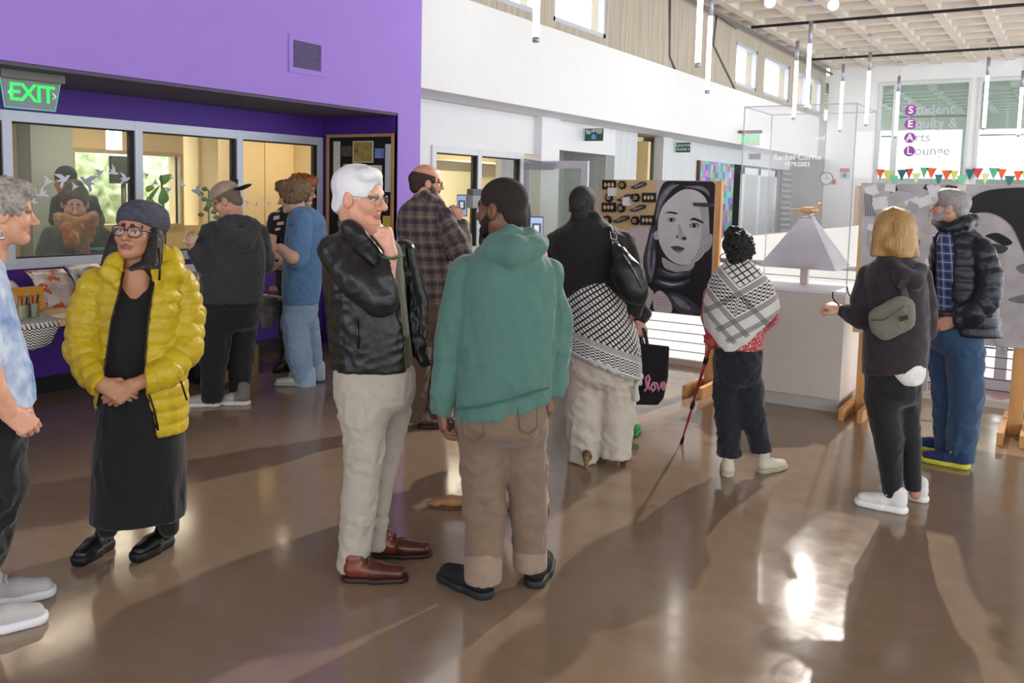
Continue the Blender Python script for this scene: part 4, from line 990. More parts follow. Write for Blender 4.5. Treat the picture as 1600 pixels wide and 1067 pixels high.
q.base(q.mix(q.op('MULTIPLY_ADD', q.op('ADD', q.op('MULTIPLY', n, 0.75), q.op('MULTIPLY', n2, 0.25)), 3.2, -1.1), '6F8CBC', 'CFD8E6'))
p.put(g, 'tunic', mt, folds(51, 0.0096, 60, (1, 1, 0.4)))
g = p.solid(0.009); g.k = 0.042
p.rows(g, [(620, -95, 44, 0.17), (680, -95, 46, 0.18)], rnd=0.07)
p.limb(g, [(-5, 680, -0.08, 44), (2, 760, -0.08, 40), (-14, 840, -0.06, 30), (-40, 940, -0.05, 20)])
p.limb(g, [(-20, 680, 0.1, 40), (0, 760, 0.12, 36), (-20, 840, 0.12, 28), (-30, 915, 0.14, 18)])
p.put(g, 'trousers', cloth('black_cotton', '0B0B0D', 0.2), folds(52, 0.014, 55, (1, 1, 0.8)))
p.skin_limb([(-22, 560, -0.22, 20), (-6, 612, -0.24, 17), (14, 645, -0.22, 14)])
p.hand(p.pt(14, 645, -0.22), (0.75, 0, -0.7), (-0.3, 1, -0.3), (0.7, 0.1, 0.7), (45, 55, 30), arm=p.pt(0, 622, -0.23), thumb_curl=40)
p.hand(p.pt(38, 628, 0.12), (0.3, -0.1, -0.95), (-0.9, -0.2, -0.2), (0.1, -1, 0), (35, 45, 25), arm=p.pt(26, 606, 0.14))
p.finish([[(-30, 420, 0, 30), (-28, 600, 0, 50)]])
mgs = mat('mesh_trainer', attr=True, rough=0.8, bump=0.4, bscale=220)
p.shoe((-62, 995), 92, 0.285, 1.05, 'B7B3B2', 'D9D9DE', 0.09, mgs, 'D4D0CC', 0.036)
p.shoe((-40, 950), 92, 0.285, 1.05, 'B7B3B2', 'D9D9DE', 0.09, mgs, 'D4D0CC', 0.036)
# --- person in the grey hoodie and beige cap
p = Person('person in a charcoal hoodie and backward beige cap reading at the table', (345, 632))
p.head(354, 314, 50, 292, 24, skin='C9957B', neck=(368, 352, 0.02), nr=0.06, brow='5a4438')
p.hair('hair', mat('cropped_grey_brown', '6f6258', 0.8, bump=0.4, bscale=250), [('e', (0, -0.018, 0.036), (0.08, 0.102, 0.088)), ('e', (0, -0.07, -0.03), (0.06, 0.042, 0.045))],
       [('e', (0, 0.11, -0.02), (0.1, 0.085, 0.11)), ('e', (0, 0.04, -0.1), (0.12, 0.09, 0.085)), ('e', (0.09, 0, -0.03), (0.035, 0.03, 0.04)), ('e', (-0.09, 0, -0.03), (0.035, 0.03, 0.04))])
cp = p.hair('cap', cloth('beige_twill', 'A8937C'), [('e', (0, -0.012, 0.06), (0.092, 0.112, 0.085))], [('h', (0, 0, 0.045), (0, -0.12, -1))])
p.hair('cap_brim', mat('black_brim', '1c1a1a', 0.7), [('e', (0, -0.145, 0.042), (0.075, 0.075, 0.012))], [('e', (0, -0.03, 0.05), (0.09, 0.09, 0.09))]).parent = cp
c0 = p.h.pt(0.02, -0.122, 0.1); text_mesh('cap_letters', 'SF', 0.05, mat('black_thread', '111111', 0.8), cp, c0, p.h.pt(-0.02, -0.122, 0.1) - c0 + np.array([1e-6, 0, 0]), (0, 0, 1), 0.006)
p.glasses(mat('black_frame', '1a1a1a', 0.4), 0.024, 0.018, lens=False)
tube_px(p, [(352, 346, -0.06), (368, 338, -0.1), (386, 342, -0.04)], 0.004, 'lanyard', mat('black_thread', '111111'))
g = p.solid(0.008); g.k = 0.025
p.rows(g, [(338, 350, 392, 0.1), (350, 334, 402, 0.14), (375, 322, 412, 0.17), (420, 314, 414, 0.18), (455, 311, 412, 0.17), (472, 312, 410, 0.16)])
p.limb(g, [(330, 362, 0.0, 17), (318, 392, -0.06, 17), (322, 413, -0.1, 17), (311, 400, -0.14, 14), (302, 389, -0.14, 11)], k=0.01, hem=1)
p.limb(g, [(404, 365, 0.02, 16), (413, 400, 0.08, 15), (416, 416, 0.2, 13), (400, 420, 0.34, 11)], k=0.01)
p.limb(g, [(350, 352, -0.1, 13), (362, 368, -0.17, 16), (380, 378, -0.19, 16), (398, 356, -0.12, 12)], k=0.01)
p.limb(g, [(346, 348, -0.04, 9), (360, 344, -0.12, 9), (384, 346, -0.12, 9), (396, 350, -0.05, 9)], k=0.008)
hd = p.put(g, 'hoodie', cloth('charcoal_fleece', '36383B', 0.12), folds(61, 0.014, 55, (1, 1, 0.8)))
g = p.solid(0.008); g.k = 0.042
p.rows(g, [(466, 314, 407, 0.15), (495, 311, 405, 0.16), (515, 314, 402, 0.13)], rnd=0.07)
p.limb(g, [(337, 505, -0.04, 26), (334, 560, -0.04, 22), (331, 624, -0.03, 16)], hem=1); p.limb(g, [(380, 500, 0.08, 24), (375, 560, 0.08, 21), (374, 622, 0.08, 15)], hem=1)
p.put(g, 'trousers', cloth('black_jersey', '19191C', 0.15), folds(62, 0.014, 55, (1, 1, 0.8)))
p.hand(p.pt(301, 389, -0.14), (-0.45, 0.3, 0.85), (0.6, 0.3, 0.1), (0.2, -0.6, 0.5), (30, 45, 30), arm=p.pt(309, 398, -0.14))
p.finish([[(368, 345, 0, 15), (362, 450, 0, 26)]])
msn = mat('sneaker_leather', attr=True, rough=0.55)
p.shoe((346, 634), 280, 0.29, 1.05, '6E6B6A', 'D6D2CC', 0.12, msn, 'c9c5c0', 0.032, toe='A7A29D')
p.shoe((392, 632), 286, 0.29, 1.05, '6E6B6A', 'D6D2CC', 0.12, msn, 'c9c5c0', 0.032, toe='A7A29D')
PAPER = (p, p.pt(297, 374, -0.16))

# --- curly-haired person in denim
p = Person('curly-haired person in a blue denim shirt and pale rolled jeans', (478, 600))
p.head(456, 306, 48, 288, 14, skin='D9AE98', neck=(468, 340, 0.02), nr=0.055)
p.hair('hair', mat('sandy_curls', '7C6448', 0.6, var=0.45, vscale=70, bump=0.8, bscale=120), [('e', (0, -0.035, 0.03), (0.11, 0.125, 0.095)), ('e', (0.0, 0.03, 0.08), (0.09, 0.075, 0.05)), ('e', (0.06, -0.03, -0.02), (0.05, 0.08, 0.05)), ('e', (-0.06, -0.03, -0.02), (0.05, 0.08, 0.05))],
       [('e', (0, 0.125, -0.05), (0.085, 0.075, 0.095)), ('e', (0, 0.05, -0.11), (0.13, 0.1, 0.075))], disp=curls(71, 0.014, 95))
g = p.solid(0.008); g.k = 0.02
p.rows(g, [(322, 458, 484, 0.07), (332, 452, 500, 0.12), (360, 446, 510, 0.16), (410, 443, 508, 0.17), (450, 440, 502, 0.17), (474, 441, 498, 0.165)])
p.limb(g, [(474, 345, -0.12, 15), (468, 380, -0.17, 17), (465, 404, -0.19, 17)], k=0.008)
ds = p.put(g, 'denim_shirt', cloth('washed_denim', '5F86B3', 0.12), folds(72, 0.0090, 62, (1, 1, 0.4)))
tube_px(p, [(448, 352, -0.14), (475, 349, -0.175), (508, 352, -0.1)], 0.003, 'yoke_seam', mat('denim_seam', '48699a', 0.9), ds)
g = p.solid(0.008); g.k = 0.042
p.rows(g, [(466, 443, 497, 0.15), (495, 442, 496, 0.155), (510, 446, 494, 0.12)], rnd=0.07)
p.limb(g, [(460, 505, -0.06, 21), (467, 555, -0.06, 20), (477, 598, -0.05, 15)], hem=1); p.limb(g, [(482, 505, 0.1, 17), (489, 550, 0.1, 14), (495, 590, 0.1, 12)], hem=1)
jn = p.put(g, 'jeans', cloth('pale_denim', '8FA9C4', 0.08), folds(73, 0.014, 55, (1, 1, 0.8)))
for cx, cy, r, y in ((477, 592, 16.5, -0.05), (495, 582, 13.5, 0.1)):
    g = p.solid(0.006); p.limb(g, [(cx, cy - 9, y, r), (cx, cy + 9, y, r)], hem=1); p.put(g, 'rolled_cuff', cloth('cuff_denim', 'A7BDD6'), parent=jn)
p.skin_limb([(466, 400, -0.19, 10), (456, 402, -0.27, 10), (438, 388, -0.25, 8)])
p.hand(p.pt(438, 388, -0.25), (-1, 0.1, 0.4), (0.1, 0.3, -1), (0, -0.7, 0.4), (35, 50, 30))
p.skin_limb([(455, 395, 0.1, 10), (440, 415, 0.12, 8)]); p.hand(p.pt(440, 414, 0.1), (-1, -0.1, 0.05), (0.1, 0.3, -1), (0, -0.8, 0.3), (45, 55, 35))
tube_px(p, [(446, 384, -0.26), (443, 391, -0.285), (444, 400, -0.26)], 0.004, 'bracelet', mat('dark_bead', '3a2a20', 0.5))
p.finish([[(470, 335, 0, 14), (470, 460, 0, 24)]])
p.shoe((478, 603), 282, 0.27, 0.95, 'D8D4CC', 'C9C4BA', 0.07, msn, '2a2c30', 0.024); p.shoe((496, 592), 286, 0.27, 0.95, 'D8D4CC', 'C9C4BA', 0.07, msn, '2a2c30', 0.024)

# --- red-haired person behind
p = Person('red-haired person with glasses in a black printed T-shirt, half hidden', (466, 574))
p.head(474, 297, 44, 120, 10, skin='D9AC95', neck=(458, 335, 0.0))
p.glasses(mat('black_frame', '1a1a1a'), lens=False)
p.hair('hair', mat('ginger_curls', '9A5A28', 0.55, var=0.45, vscale=70, bump=0.8, bscale=120), [('e', (0, -0.03, 0.04), (0.105, 0.12, 0.095)), ('e', (0.0, 0.03, 0.085), (0.085, 0.075, 0.05))], [('e', (0, 0.12, -0.05), (0.085, 0.07, 0.1)), ('e', (0, 0.05, -0.11), (0.13, 0.1, 0.08))], disp=curls(81, 0.014, 95))
g = p.solid(0.009); g.k = 0.02
p.rows(g, [(322, 440, 472, 0.08), (334, 428, 486, 0.13), (360, 425, 490, 0.16), (410, 428, 488, 0.16), (450, 430, 488, 0.16)])
p.limb(g, [(430, 342, -0.06, 11), (426, 366, -0.1, 12)], hem=1)
ts = p.put(g, 't_shirt', cloth('black_tee', '14151B'), folds(82, 0.004))
mpt = mat('pale_pink_print', 'C9AEB6', 0.8)
for k, (px, py, w, h) in enumerate(((434, 330, 7, 3), (432, 340, 9, 6), (438, 349, 10, 5), (434, 358, 8, 4))):
    mb = MB(); q = p.pt(px, py, -0.165); mb.obox(q, (w * p.s / 2, 0, 0.004), (0, 0.004, 0), (0.003, 0, h * p.s / 2)); p.part(mb, 'print_patch', mpt, ts)
p.skin_limb([(426, 362, -0.1, 8), (424, 385, -0.14, 7), (434, 400, -0.2, 6)])
p.hand(p.pt(434, 400, -0.2), (0.8, -0.2, 0.1), (0, 0.3, -1), (0, -1, 0.2), (35, 45, 30))
g = p.solid(0.011); p.rows(g, [(445, 432, 487, 0.15), (480, 432, 487, 0.15)], rnd=0.07); p.limb(g, [(446, 480, 0, 14), (446, 570, 0, 9)], hem=1); p.limb(g, [(472, 480, 0, 14), (474, 570, 0, 9)], hem=1)
p.put(g, 'trousers', cloth('black_jersey', '19191C'))
p.finish([[(458, 335, 0, 12), (458, 440, 0, 20)]])
p.shoe((448, 574), 200, 0.27); p.shoe((474, 574), 200, 0.27)

# --- man in plaid with a phone
p = Person('man in a brown plaid shirt photographing with a phone, balding', (660, 664))
p.head(667, 285, 54, 76, 2, skin='CE9479', neck=(660, 322, 0.0), nr=0.062, beard=('4a3930', 0.0), brow='3a2c24')
p.glasses(mat('black_frame', '1a1a1a'), 0.022, 0.016, lens=False)
p.hair('hair', mat('brown_short', '3B2C23', 0.75, var=0.2, vscale=90, bump=0.6, bscale=200), [('e', (0, -0.022, 0.02), (0.083, 0.106, 0.075)), ('e', (0, -0.075, -0.03), (0.062, 0.042, 0.05))],
       [('e', (0, 0.02, 0.115), (0.07, 0.105, 0.06)), ('e', (0, 0.115, 0.0), (0.1, 0.09, 0.12)), ('e', (0, 0.04, -0.1), (0.12, 0.09, 0.085)), ('e', (0.09, 0, -0.03), (0.035, 0.03, 0.04)), ('e', (-0.09, 0, -0.03), (0.035, 0.03, 0.04))])
mp = cloth('brown_plaid', '5a4a42'); q = NG(mp); o = q.uvw()
mA = q.band(o[0], 0.075, 0.026); mB = q.band(o[1], 0.085, 0.03); mC = q.band(o[0], 0.075, 0.006, 0.4); mD = q.band(o[1], 0.085, 0.007, 0.45)
c1 = q.mix(q.op('MULTIPLY', mA, 0.6), '62524A', '262338'); c2 = q.mix(q.op('MULTIPLY', mB, 0.75), c1, '231F30'); c3 = q.mix(q.op('MULTIPLY', q.op('MAXIMUM', mC, mD), 0.5), c2, '8d7a6c'); q.base(c3)
g = p.solid(0.008); g.k = 0.02
p.rows(g, [(308, 648, 682, 0.09), (318, 632, 694, 0.13), (345, 620, 704, 0.17), (400, 628, 708, 0.18), (440, 638, 706, 0.18), (472, 642, 702, 0.17)])
p.limb(g, [(692, 342, -0.08, 18), (712, 378, -0.14, 19), (719, 396, -0.16, 18), (722, 372, -0.1, 15), (719, 348, -0.06, 12)], k=0.008, hem=1)
p.limb(g, [(690, 345, 0.14, 16), (704, 370, 0.2, 15), (706, 352, 0.2, 12)], k=0.008, hem=1)
p.limb(g, [(650, 316, -0.06, 9), (664, 306, -0.1, 9), (686, 318, -0.06, 9)], k=0.006)
p.put(g, 'plaid_shirt', mp, folds(91, 0.014, 55, (1, 1, 0.8)), wrap=True)
g = p.solid(0.009); g.k = 0.042
p.rows(g, [(462, 642, 702, 0.16), (500, 640, 702, 0.165), (520, 644, 700, 0.12)], rnd=0.07)
p.limb(g, [(655, 515, -0.06, 22), (652, 580, -0.06, 19), (648, 655, -0.05, 15)], hem=1); p.limb(g, [(684, 515, 0.08, 22), (682, 580, 0.08, 20), (676, 662, 0.0, 17)], hem=1)
p.put(g, 'trousers', cloth('brown_corduroy', '53402F'), folds(92, 0.014, 55, (1, 1, 0.8)))
p.hand(p.pt(719, 346, -0.05), (-0.25, 0.2, 0.9), (-0.3, 0.9, 0.1), (-0.9, -0.1, 0.3), (32, 40, 25), arm=p.pt(721, 362, -0.08), skin='D9A08A')
p.hand(p.pt(704, 349, 0.18), (0.35, -0.2, 0.9), (0.9, 0.2, 0.1), (0.2, -0.9, 0.3), (30, 45, 25), arm=p.pt(705, 360, 0.2), skin='D9A08A')
p.finish([[(662, 320, 0, 16), (668, 450, 0, 26)]])
p.shoe((634, 655), 80, 0.29, 1.05, '4A3226', '2a1c14', 0.08, mbr, '3a2a20', 0.026); p.shoe((652, 668), 84, 0.29, 1.05, '4A3226', '2a1c14', 0.08, mbr, '3a2a20', 0.026)
def phone(loc, rz, label, tilt=0.0, case='2a2c34', w=0.074, h=0.152):
    t = empty('smartphone', loc, rz, label, 'phone'); t.rotation_euler = (tilt, 0, rz)
    bevel(MB().box((-w / 2, -0.004, -h / 2), (w / 2, 0.004, h / 2)).build('phone_case', mat('phone_case_' + case, case, 0.3), t), 0.003)
    MB().box((-w / 2 + 0.005, -0.0052, -h / 2 + 0.006), (w / 2 - 0.005, -0.0042, h / 2 - 0.006)).build('phone_screen', mat('lit_screen', '8FA3C8', 0.2, emit=0.5), t)
    MB().box((-w / 2 + 0.012, -0.006, -0.028), (w / 2 - 0.012, -0.0053, 0.036)).build('screen_picture', mat('screen_dark', '3c4458', 0.3, emit=0.2), t)
    MB().box((-0.012, -0.0063, -0.016), (0.012, -0.0061, 0.026)).build('screen_face', mat('screen_pale', 'D0D4DC', 0.3, emit=0.4), t)
q = p.B + p.x * p.pt(722, 321, -0.02)[0] + p.u * -0.02 + np.array([0, 0, p.pt(722, 321, -0.02)[2]])
phone(q, p.rz - 0.35, 'dark smartphone held up by the man in plaid', 0.1)

# --- woman hidden behind the hoodie, phone raised
p = Person('long-haired woman with tan pointed shoes, mostly hidden behind the bearded man', (800, 795))
p.head(799, 322, 62, 330, 0, skin='D2A083', neck=(800, 372, 0.0))
p.hair('hair', hair_mat('dark_long_hair', '2A2220', 0.4), [CAP, ('c', (0.06, -0.03, 0.0), (0.1, -0.04, -0.17), 0.045, 0.03), ('c', (-0.06, -0.03, 0), (-0.07, -0.04, -0.18), 0.045, 0.03), ('c', (0, -0.08, 0), (0.02, -0.09, -0.2), 0.06, 0.04)], [('e', (0, 0.11, -0.02), (0.08, 0.08, 0.1))], disp=strands(95, 0.004))
g = p.solid(0.01); p.rows(g, [(368, 780, 826, 0.08), (382, 762, 838, 0.12), (430, 760, 840, 0.14), (520, 765, 838, 0.14), (600, 760, 842, 0.15)])
p.limb(g, [(832, 395, 0, 14), (842, 440, -0.04, 13), (846, 405, -0.1, 10)], hem=1, k=0.01)
p.put(g, 'striped_top', cloth('dark_striped', '2b2422'))
p.hand(p.pt(846, 402, -0.1), (-0.15, 0, 1), (-0.4, 0.9, 0), (-0.9, -0.2, 0.1), (40, 50, 30), arm=p.pt(846, 420, -0.09), skin='D9A08A')
g = p.solid(0.009); p.rows(g, [(590, 762, 842, 0.14), (640, 760, 842, 0.15)], rnd=0.07); p.limb(g, [(785, 640, -0.05, 30), (782, 700, -0.05, 22), (770, 762, -0.05, 14)], hem=1); p.limb(g, [(822, 640, 0.05, 28), (834, 700, 0.05, 20), (842, 757, 0.0, 13)], hem=1)
p.put(g, 'trousers', cloth('black_cotton', '0B0B0D'), folds(96, 0.005))
p.skin_limb([(843, 745, 0.0, 9), (850, 782, 0.0, 9)], 'D79F88'); p.skin_limb([(768, 750, -0.05, 9), (762, 782, -0.05, 9)], 'D79F88')
p.finish([[(800, 375, 0, 16), (800, 560, 0, 26), (818, 630, 0.05, 12), (834, 700, 0.05, 8), (843, 750, 0.0, 7)], [(800, 560, 0, 24), (786, 630, -0.05, 12), (782, 700, -0.05, 8), (768, 755, -0.05, 7)], [(805, 390, 0, 14), (832, 400, 0, 10), (842, 440, -0.04, 9), (846, 415, -0.09, 8)]])
mtn = mat('tan_leather', attr=True, rough=0.45, var=0.08)
p.shoe((742, 795), 272, 0.26, 0.85, '9A6F4A', '5a3c26', 0.05, mtn, None, 0.014, point=True); p.shoe((860, 800), 274, 0.26, 0.85, '9A6F4A', '5a3c26', 0.05, mtn, None, 0.014, point=True)
l = p.pt(838, 360, -0.12); q = p.B + p.x * l[0] + p.u * l[1] + np.array([0, 0, l[2]])
phone(q, p.rz + 0.2, 'smartphone in a purple case raised beside the bearded man', -0.05, '3a2450', 0.072, 0.14)
# --- woman with the keffiyeh tied round her waist
def keffiyeh_nodes(m, u, v, net, bands, zig, pitch=0.036):
    """u, v lengths on the cloth; net/zig/bands are 0..1 masks; returns black-on-white cloth colour"""
    q = m
    a = q.op('FRACT', q.op('ADD', q.op('DIVIDE', q.op('ADD', u, v), pitch), 100.0)); b = q.op('FRACT', q.op('ADD', q.op('DIVIDE', q.op('SUBTRACT', u, v), pitch), 100.0))
    ln = q.op('MAXIMUM', q.op('LESS_THAN', a, 0.32), q.op('LESS_THAN', b, 0.32))
    zz = q.op('ADD', v, q.op('MULTIPLY', q.op('ABSOLUTE', q.op('SUBTRACT', q.op('FRACT', q.op('ADD', q.op('DIVIDE', u, 0.03), 100.0)), 0.5)), 0.022))
    zl = q.op('LESS_THAN', q.op('FRACT', q.op('ADD', q.op('DIVIDE', zz, 0.017), 100.0)), 0.45)
    st = q.op('LESS_THAN', q.op('FRACT', q.op('ADD', q.op('DIVIDE', v, 0.009), 100.0)), 0.6)
    t = q.op('MULTIPLY', net, ln); t = q.op('MAXIMUM', t, q.op('MULTIPLY', zig, zl)); t = q.op('MAXIMUM', t, q.op('MULTIPLY', bands, q.op('MULTIPLY', st, 0.75)))
    return q.mix(t, 'D9D6D3', '16161a')
def rng(q, x, a, b): return q.op('MULTIPLY', q.op('GREATER_THAN', x, a), q.op('LESS_THAN', x, b))

p = Person('woman in a black blazer with a keffiyeh tied round her waist over cream trousers', (938, 722))
p.head(910, 322, 58, 6, 4, skin='7C5440', neck=(916, 352, 0.0), nr=0.055, brow='1c1412')
p.hair('hair', hair_mat('dark_grey_hair', '2b2829', 0.75, 0.5), [('e', (0, -0.014, 0.036), (0.084, 0.106, 0.092)), ('e', (0, -0.07, -0.045), (0.06, 0.04, 0.06))], [('e', (0, 0.11, -0.02), (0.085, 0.08, 0.105)), ('e', (0.09, 0.0, -0.035), (0.03, 0.03, 0.04)), ('e', (-0.09, 0, -0.035), (0.03, 0.03, 0.04)), ('e', (0, 0.05, -0.11), (0.12, 0.09, 0.08))], disp=strands(101, 0.002))
p.hair('hair_bun', hair_mat('dark_grey_hair', '242223'), [('e', (-0.012, -0.125, 0.005), (0.046, 0.04, 0.046))], disp=lambda V, W: 0.004 * wob(102, 120, 4)(V))
g = p.solid(0.008); g.k = 0.022
p.rows(g, [(338, 896, 938, 0.08), (350, 884, 955, 0.12), (362, 866, 974, 0.15), (395, 858, 984, 0.17), (430, 868, 982, 0.17), (470, 872, 982, 0.17)])
p.limb(g, [(868, 378, 0.0, 17), (856, 420, 0.02, 18), (858, 470, 0.04, 17), (872, 505, 0.1, 14)], k=0.008)
p.limb(g, [(974, 378, 0.0, 18), (988, 425, 0.0, 18), (996, 460, -0.04, 16), (988, 492, -0.06, 13)], k=0.008, hem=1)
p.limb(g, [(892, 350, 0.04, 7), (902, 337, -0.07, 7), (930, 337, -0.07, 7), (942, 350, 0.04, 7)], k=0.006)
p.put(g, 'blazer', cloth('black_wool', '151614', 0.25), folds(103, 0.007))
p.hand(p.pt(986, 494, -0.08), (-0.2, -0.1, -1), (-1, 0.2, 0), (0.1, 1, 0), (30, 40, 20), arm=p.pt(990, 480, -0.06))
mk = cloth('keffiyeh_cloth', 'D9D6D3'); q = NG(mk); o = q.uvw()
v = q.op('ADD', o[1], q.op('MULTIPLY', o[0], 0.36))          # hem slants down to the tied corner
z0 = p.pt(935, 560, 0)[2]
vv = q.op('SUBTRACT', v, z0)
q.base(keffiyeh_nodes(q, o[0], vv, q.op('GREATER_THAN', vv, 0.135), q.op('MAXIMUM', rng(q, vv, 0.1, 0.135), rng(q, vv, -0.035, 0.0)), rng(q, vv, 0.005, 0.095)))
g = p.solid(0.0075); g.k = 0.02
p.rows(g, [(436, 890, 966, 0.17), (455, 880, 974, 0.195), (490, 879, 987, 0.215), (530, 879, 999, 0.225), (570, 880, 1003, 0.225), (602, 884, 1003, 0.22)])
a = p.pt(880, 541, 0); b = p.pt(1003, 592, 0); g.half(a, (b[2] - a[2], 0, -(b[0] - a[0])), k=0.004)
a = p.pt(884, 455, 0); b = p.pt(960, 428, 0); g.half(a, (-(b[2] - a[2]), 0, (b[0] - a[0])), k=0.01)
kf = p.put(g, 'keffiyeh', mk, folds(104, 0.005), wrap=True)
fr = p.solid(0.006, 'CFCBC4')
for k in range(26):
    t = k / 25; px = 882 + 119 * t; py = 542 + 50 * t + 3 * math.sin(k * 2.1); yy = -0.215 * math.sqrt(max(0.02, 1 - (2 * t - 1)**2)) - 0.01
    fr.ell(p.pt(px, py + 4, yy), (0.012, 0.011, 0.02))
p.put(fr, 'fringe', mat('fringe_cotton', 'D0CCC5', 0.95, bump=0.6, bscale=200), parent=kf)
g = p.solid(0.006); p.limb(g, [(1001, 588, -0.06, 5), (994, 602, -0.08, 4)]); p.limb(g, [(994, 602, -0.08, 2.5), (994, 622, -0.08, 6)])
p.put(g, 'tassel', mat('fringe_cotton'), parent=kf)
g = p.solid(0.0085); g.k = 0.042
p.rows(g, [(520, 886, 988, 0.18), (570, 884, 992, 0.19), (600, 888, 988, 0.16)], rnd=0.07)
p.limb(g, [(915, 600, 0, 32), (913, 650, 0, 29), (912, 716, 0, 25)], hem=1); p.limb(g, [(961, 600, 0, 32), (963, 650, 0, 29), (961, 710, 0, 24)], hem=1)
p.put(g, 'trousers', cloth('cream_cotton', 'C9BFB0', 0.05), folds(105, 0.014, 55, (1, 1, 0.8)))
p.finish([[(914, 350, 0, 14), (918, 450, 0, 26), (930, 520, 0, 28)]])
mhl = mat('bronze_heel', attr=True, rough=0.35, var=0.1)
p.shoe((915, 735), 4, 0.25, 0.85, '5E4330', '8a6a3a', 0.0, mhl, None, 0.012, heelblock=0.07, point=True); p.shoe((963, 730), 20, 0.25, 0.85, '5E4330', '8a6a3a', 0.0, mhl, None, 0.012, heelblock=0.07, point=True)

def place(p, pts): return [p.B + p.x * q[0] + p.u * q[1] + np.array([0, 0, q[2]]) for q in pts]
# black leather sling bag on her back
def bag_root(p, px, py, y, name, label, cat='bag'):
    l = p.pt(px, py, y); t = empty(name, p.B + p.x * l[0] + p.u * l[1] + np.array([0, 0, l[2]]), p.rz, label, cat); return t, l
t, l0 = bag_root(p, 984, 440, -0.24, 'sling_bag', 'black leather sling bag on the back of the woman in the black blazer')
g = p.solid(0.007, '141416')
L = lambda px, py, y: p.pt(px, py, y) - l0
sc = p.s
g.cone(L(968, 400, -0.2), L(978, 425, -0.24), 14 * sc, 22 * sc, flat=((0, 1, 0), 0.7)); g.cone(L(978, 425, -0.24), L(990, 452, -0.24), 23 * sc, 22 * sc, flat=((0, 1, 0), 0.7)); g.cone(L(990, 452, -0.24), L(996, 466, -0.23), 20 * sc, 11 * sc, flat=((0, 1, 0), 0.7)); g.cone(L(962, 388, -0.19), L(968, 400, -0.2), 8 * sc, 14 * sc)
link('bag_body', g.mesh('bag_body', folds(106, 0.006, 80)), leather('black_leather', '1e1e20'), t)
MB().tube([L(948, 350, -0.02), L(953, 356, -0.15), L(957, 372, -0.185), L(962, 390, -0.19)], 0.016, 8, flat=0.3).build('strap', mat('black_leather'), t)
MB().tube([L(953, 362, -0.19), L(962, 364, -0.19), L(964, 374, -0.2), L(955, 373, -0.2)], 0.0035, 6, closed=True).tube([L(957, 378, -0.2), L(965, 377, -0.2), L(967, 386, -0.205), L(959, 387, -0.205)], 0.0035, 6, closed=True).build('buckle', mat('silver', 'B9BCC6'), t)
MB().tube([L(974, 398, -0.285), L(992, 424, -0.31), L(1003, 452, -0.29)], 0.004, 6).build('zip', mat('steel_zip', '8d9096', 0.3, metal=0.8), t)

# --- person in navy beyond her, carrying the tote
p = Person('short person in a navy top and green clogs hidden beyond the keffiyeh wearer', (968, 676))
p.head(945, 405, 50, 10, 5, skin='C08E74', neck=(947, 440, 0.0))
p.hair('hair', hair_mat('dark_long_hair', '2A2220'), [CAP, ('e', (0, -0.06, -0.06), (0.07, 0.05, 0.08))], [('e', (0, 0.11, -0.02), (0.08, 0.08, 0.1))])
g = p.solid(0.009); g.k = 0.02
p.rows(g, [(432, 930, 965, 0.07), (446, 915, 980, 0.11), (480, 912, 982, 0.13), (540, 914, 985, 0.14), (565, 914, 988, 0.14)])
p.limb(g, [(976, 456, 0, 12), (998, 482, -0.02, 12), (1006, 490, -0.04, 12), (1000, 500, -0.1, 10)], k=0.01)
p.limb(g, [(985, 500, 0.03, 10), (1000, 540, 0.02, 8)], k=0.02)
p.put(g, 'navy_top', cloth('navy_jersey', '181A28', 0.15), folds(111, 0.006))
g = p.solid(0.009); p.rows(g, [(555, 916, 986, 0.13), (600, 916, 988, 0.13)]); p.limb(g, [(936, 595, 0, 18), (938, 640, 0, 14)], hem=1); p.limb(g, [(974, 595, 0, 17), (982, 636, 0, 13)], hem=1)
p.put(g, 'shorts', cloth('navy_jersey', '181A28'))
p.hand(p.pt(999, 503, -0.12), (0.2, -0.2, -1), (-0.3, 1, 0), (0.8, 0, 0), (60, 70, 40), arm=p.pt(1001, 496, -0.1), skin='D0A08A')
p.skin_limb([(981, 628, 0, 8), (985, 650, 0, 7), (985, 676, 0, 6)], 'B98363'); p.skin_limb([(938, 630, 0, 8), (940, 676, 0, 6)], 'B98363')
g = p.solid(0.006); p.limb(g, [(985, 642, 0, 8.5), (985, 676, 0, 7)]); p.put(g, 'sock', cloth('white_sock', 'E8E6E4'))
p.finish([[(947, 440, 0, 12), (948, 560, 0, 22), (972, 600, 0, 12), (982, 640, 0, 7)], [(948, 560, 0, 20), (938, 640, 0, 8)], [(948, 450, 0, 12), (976, 456, 0, 8), (1004, 488, -0.04, 7), (1000, 500, -0.11, 6)]])
mcr = mat('green_foam', attr=True, rough=0.5)
p.shoe((986, 684), 8, 0.25, 1.1, '2E8A3C', '2a7a36', 0.055, mcr, None, 0.03); p.shoe((941, 682), -5, 0.25, 1.1, '2E8A3C', '2a7a36', 0.055, mcr, None, 0.03)
t, l0 = bag_root(p, 1010, 632, -0.1, 'tote_bag', 'black canvas tote bag lettered love in pink', 'tote bag')
q = lambda px, py, y=-0.1: p.pt(px, py, y) - l0
V = []
for y in (-0.16, -0.02):
    V += [q(976, 533, (y - 0.09) * 0.6 - 0.04), q(1046, 541, (y - 0.09) * 0.6 - 0.04), q(1044, 590, y), q(1037, 622, y), q(1028, 633, y), q(985, 632, y), q(978, 620, y)]
n = 7; F = [tuple(range(n)), tuple(reversed(range(n, 2 * n)))] + [(j, i, n + i, n + j) for i in range(n) for j in [(i + 1) % n]]
tb = pydata('bag_body', V, F, cloth('black_canvas', '121016', 0.2), t); bevel(tb, 0.01, 3)
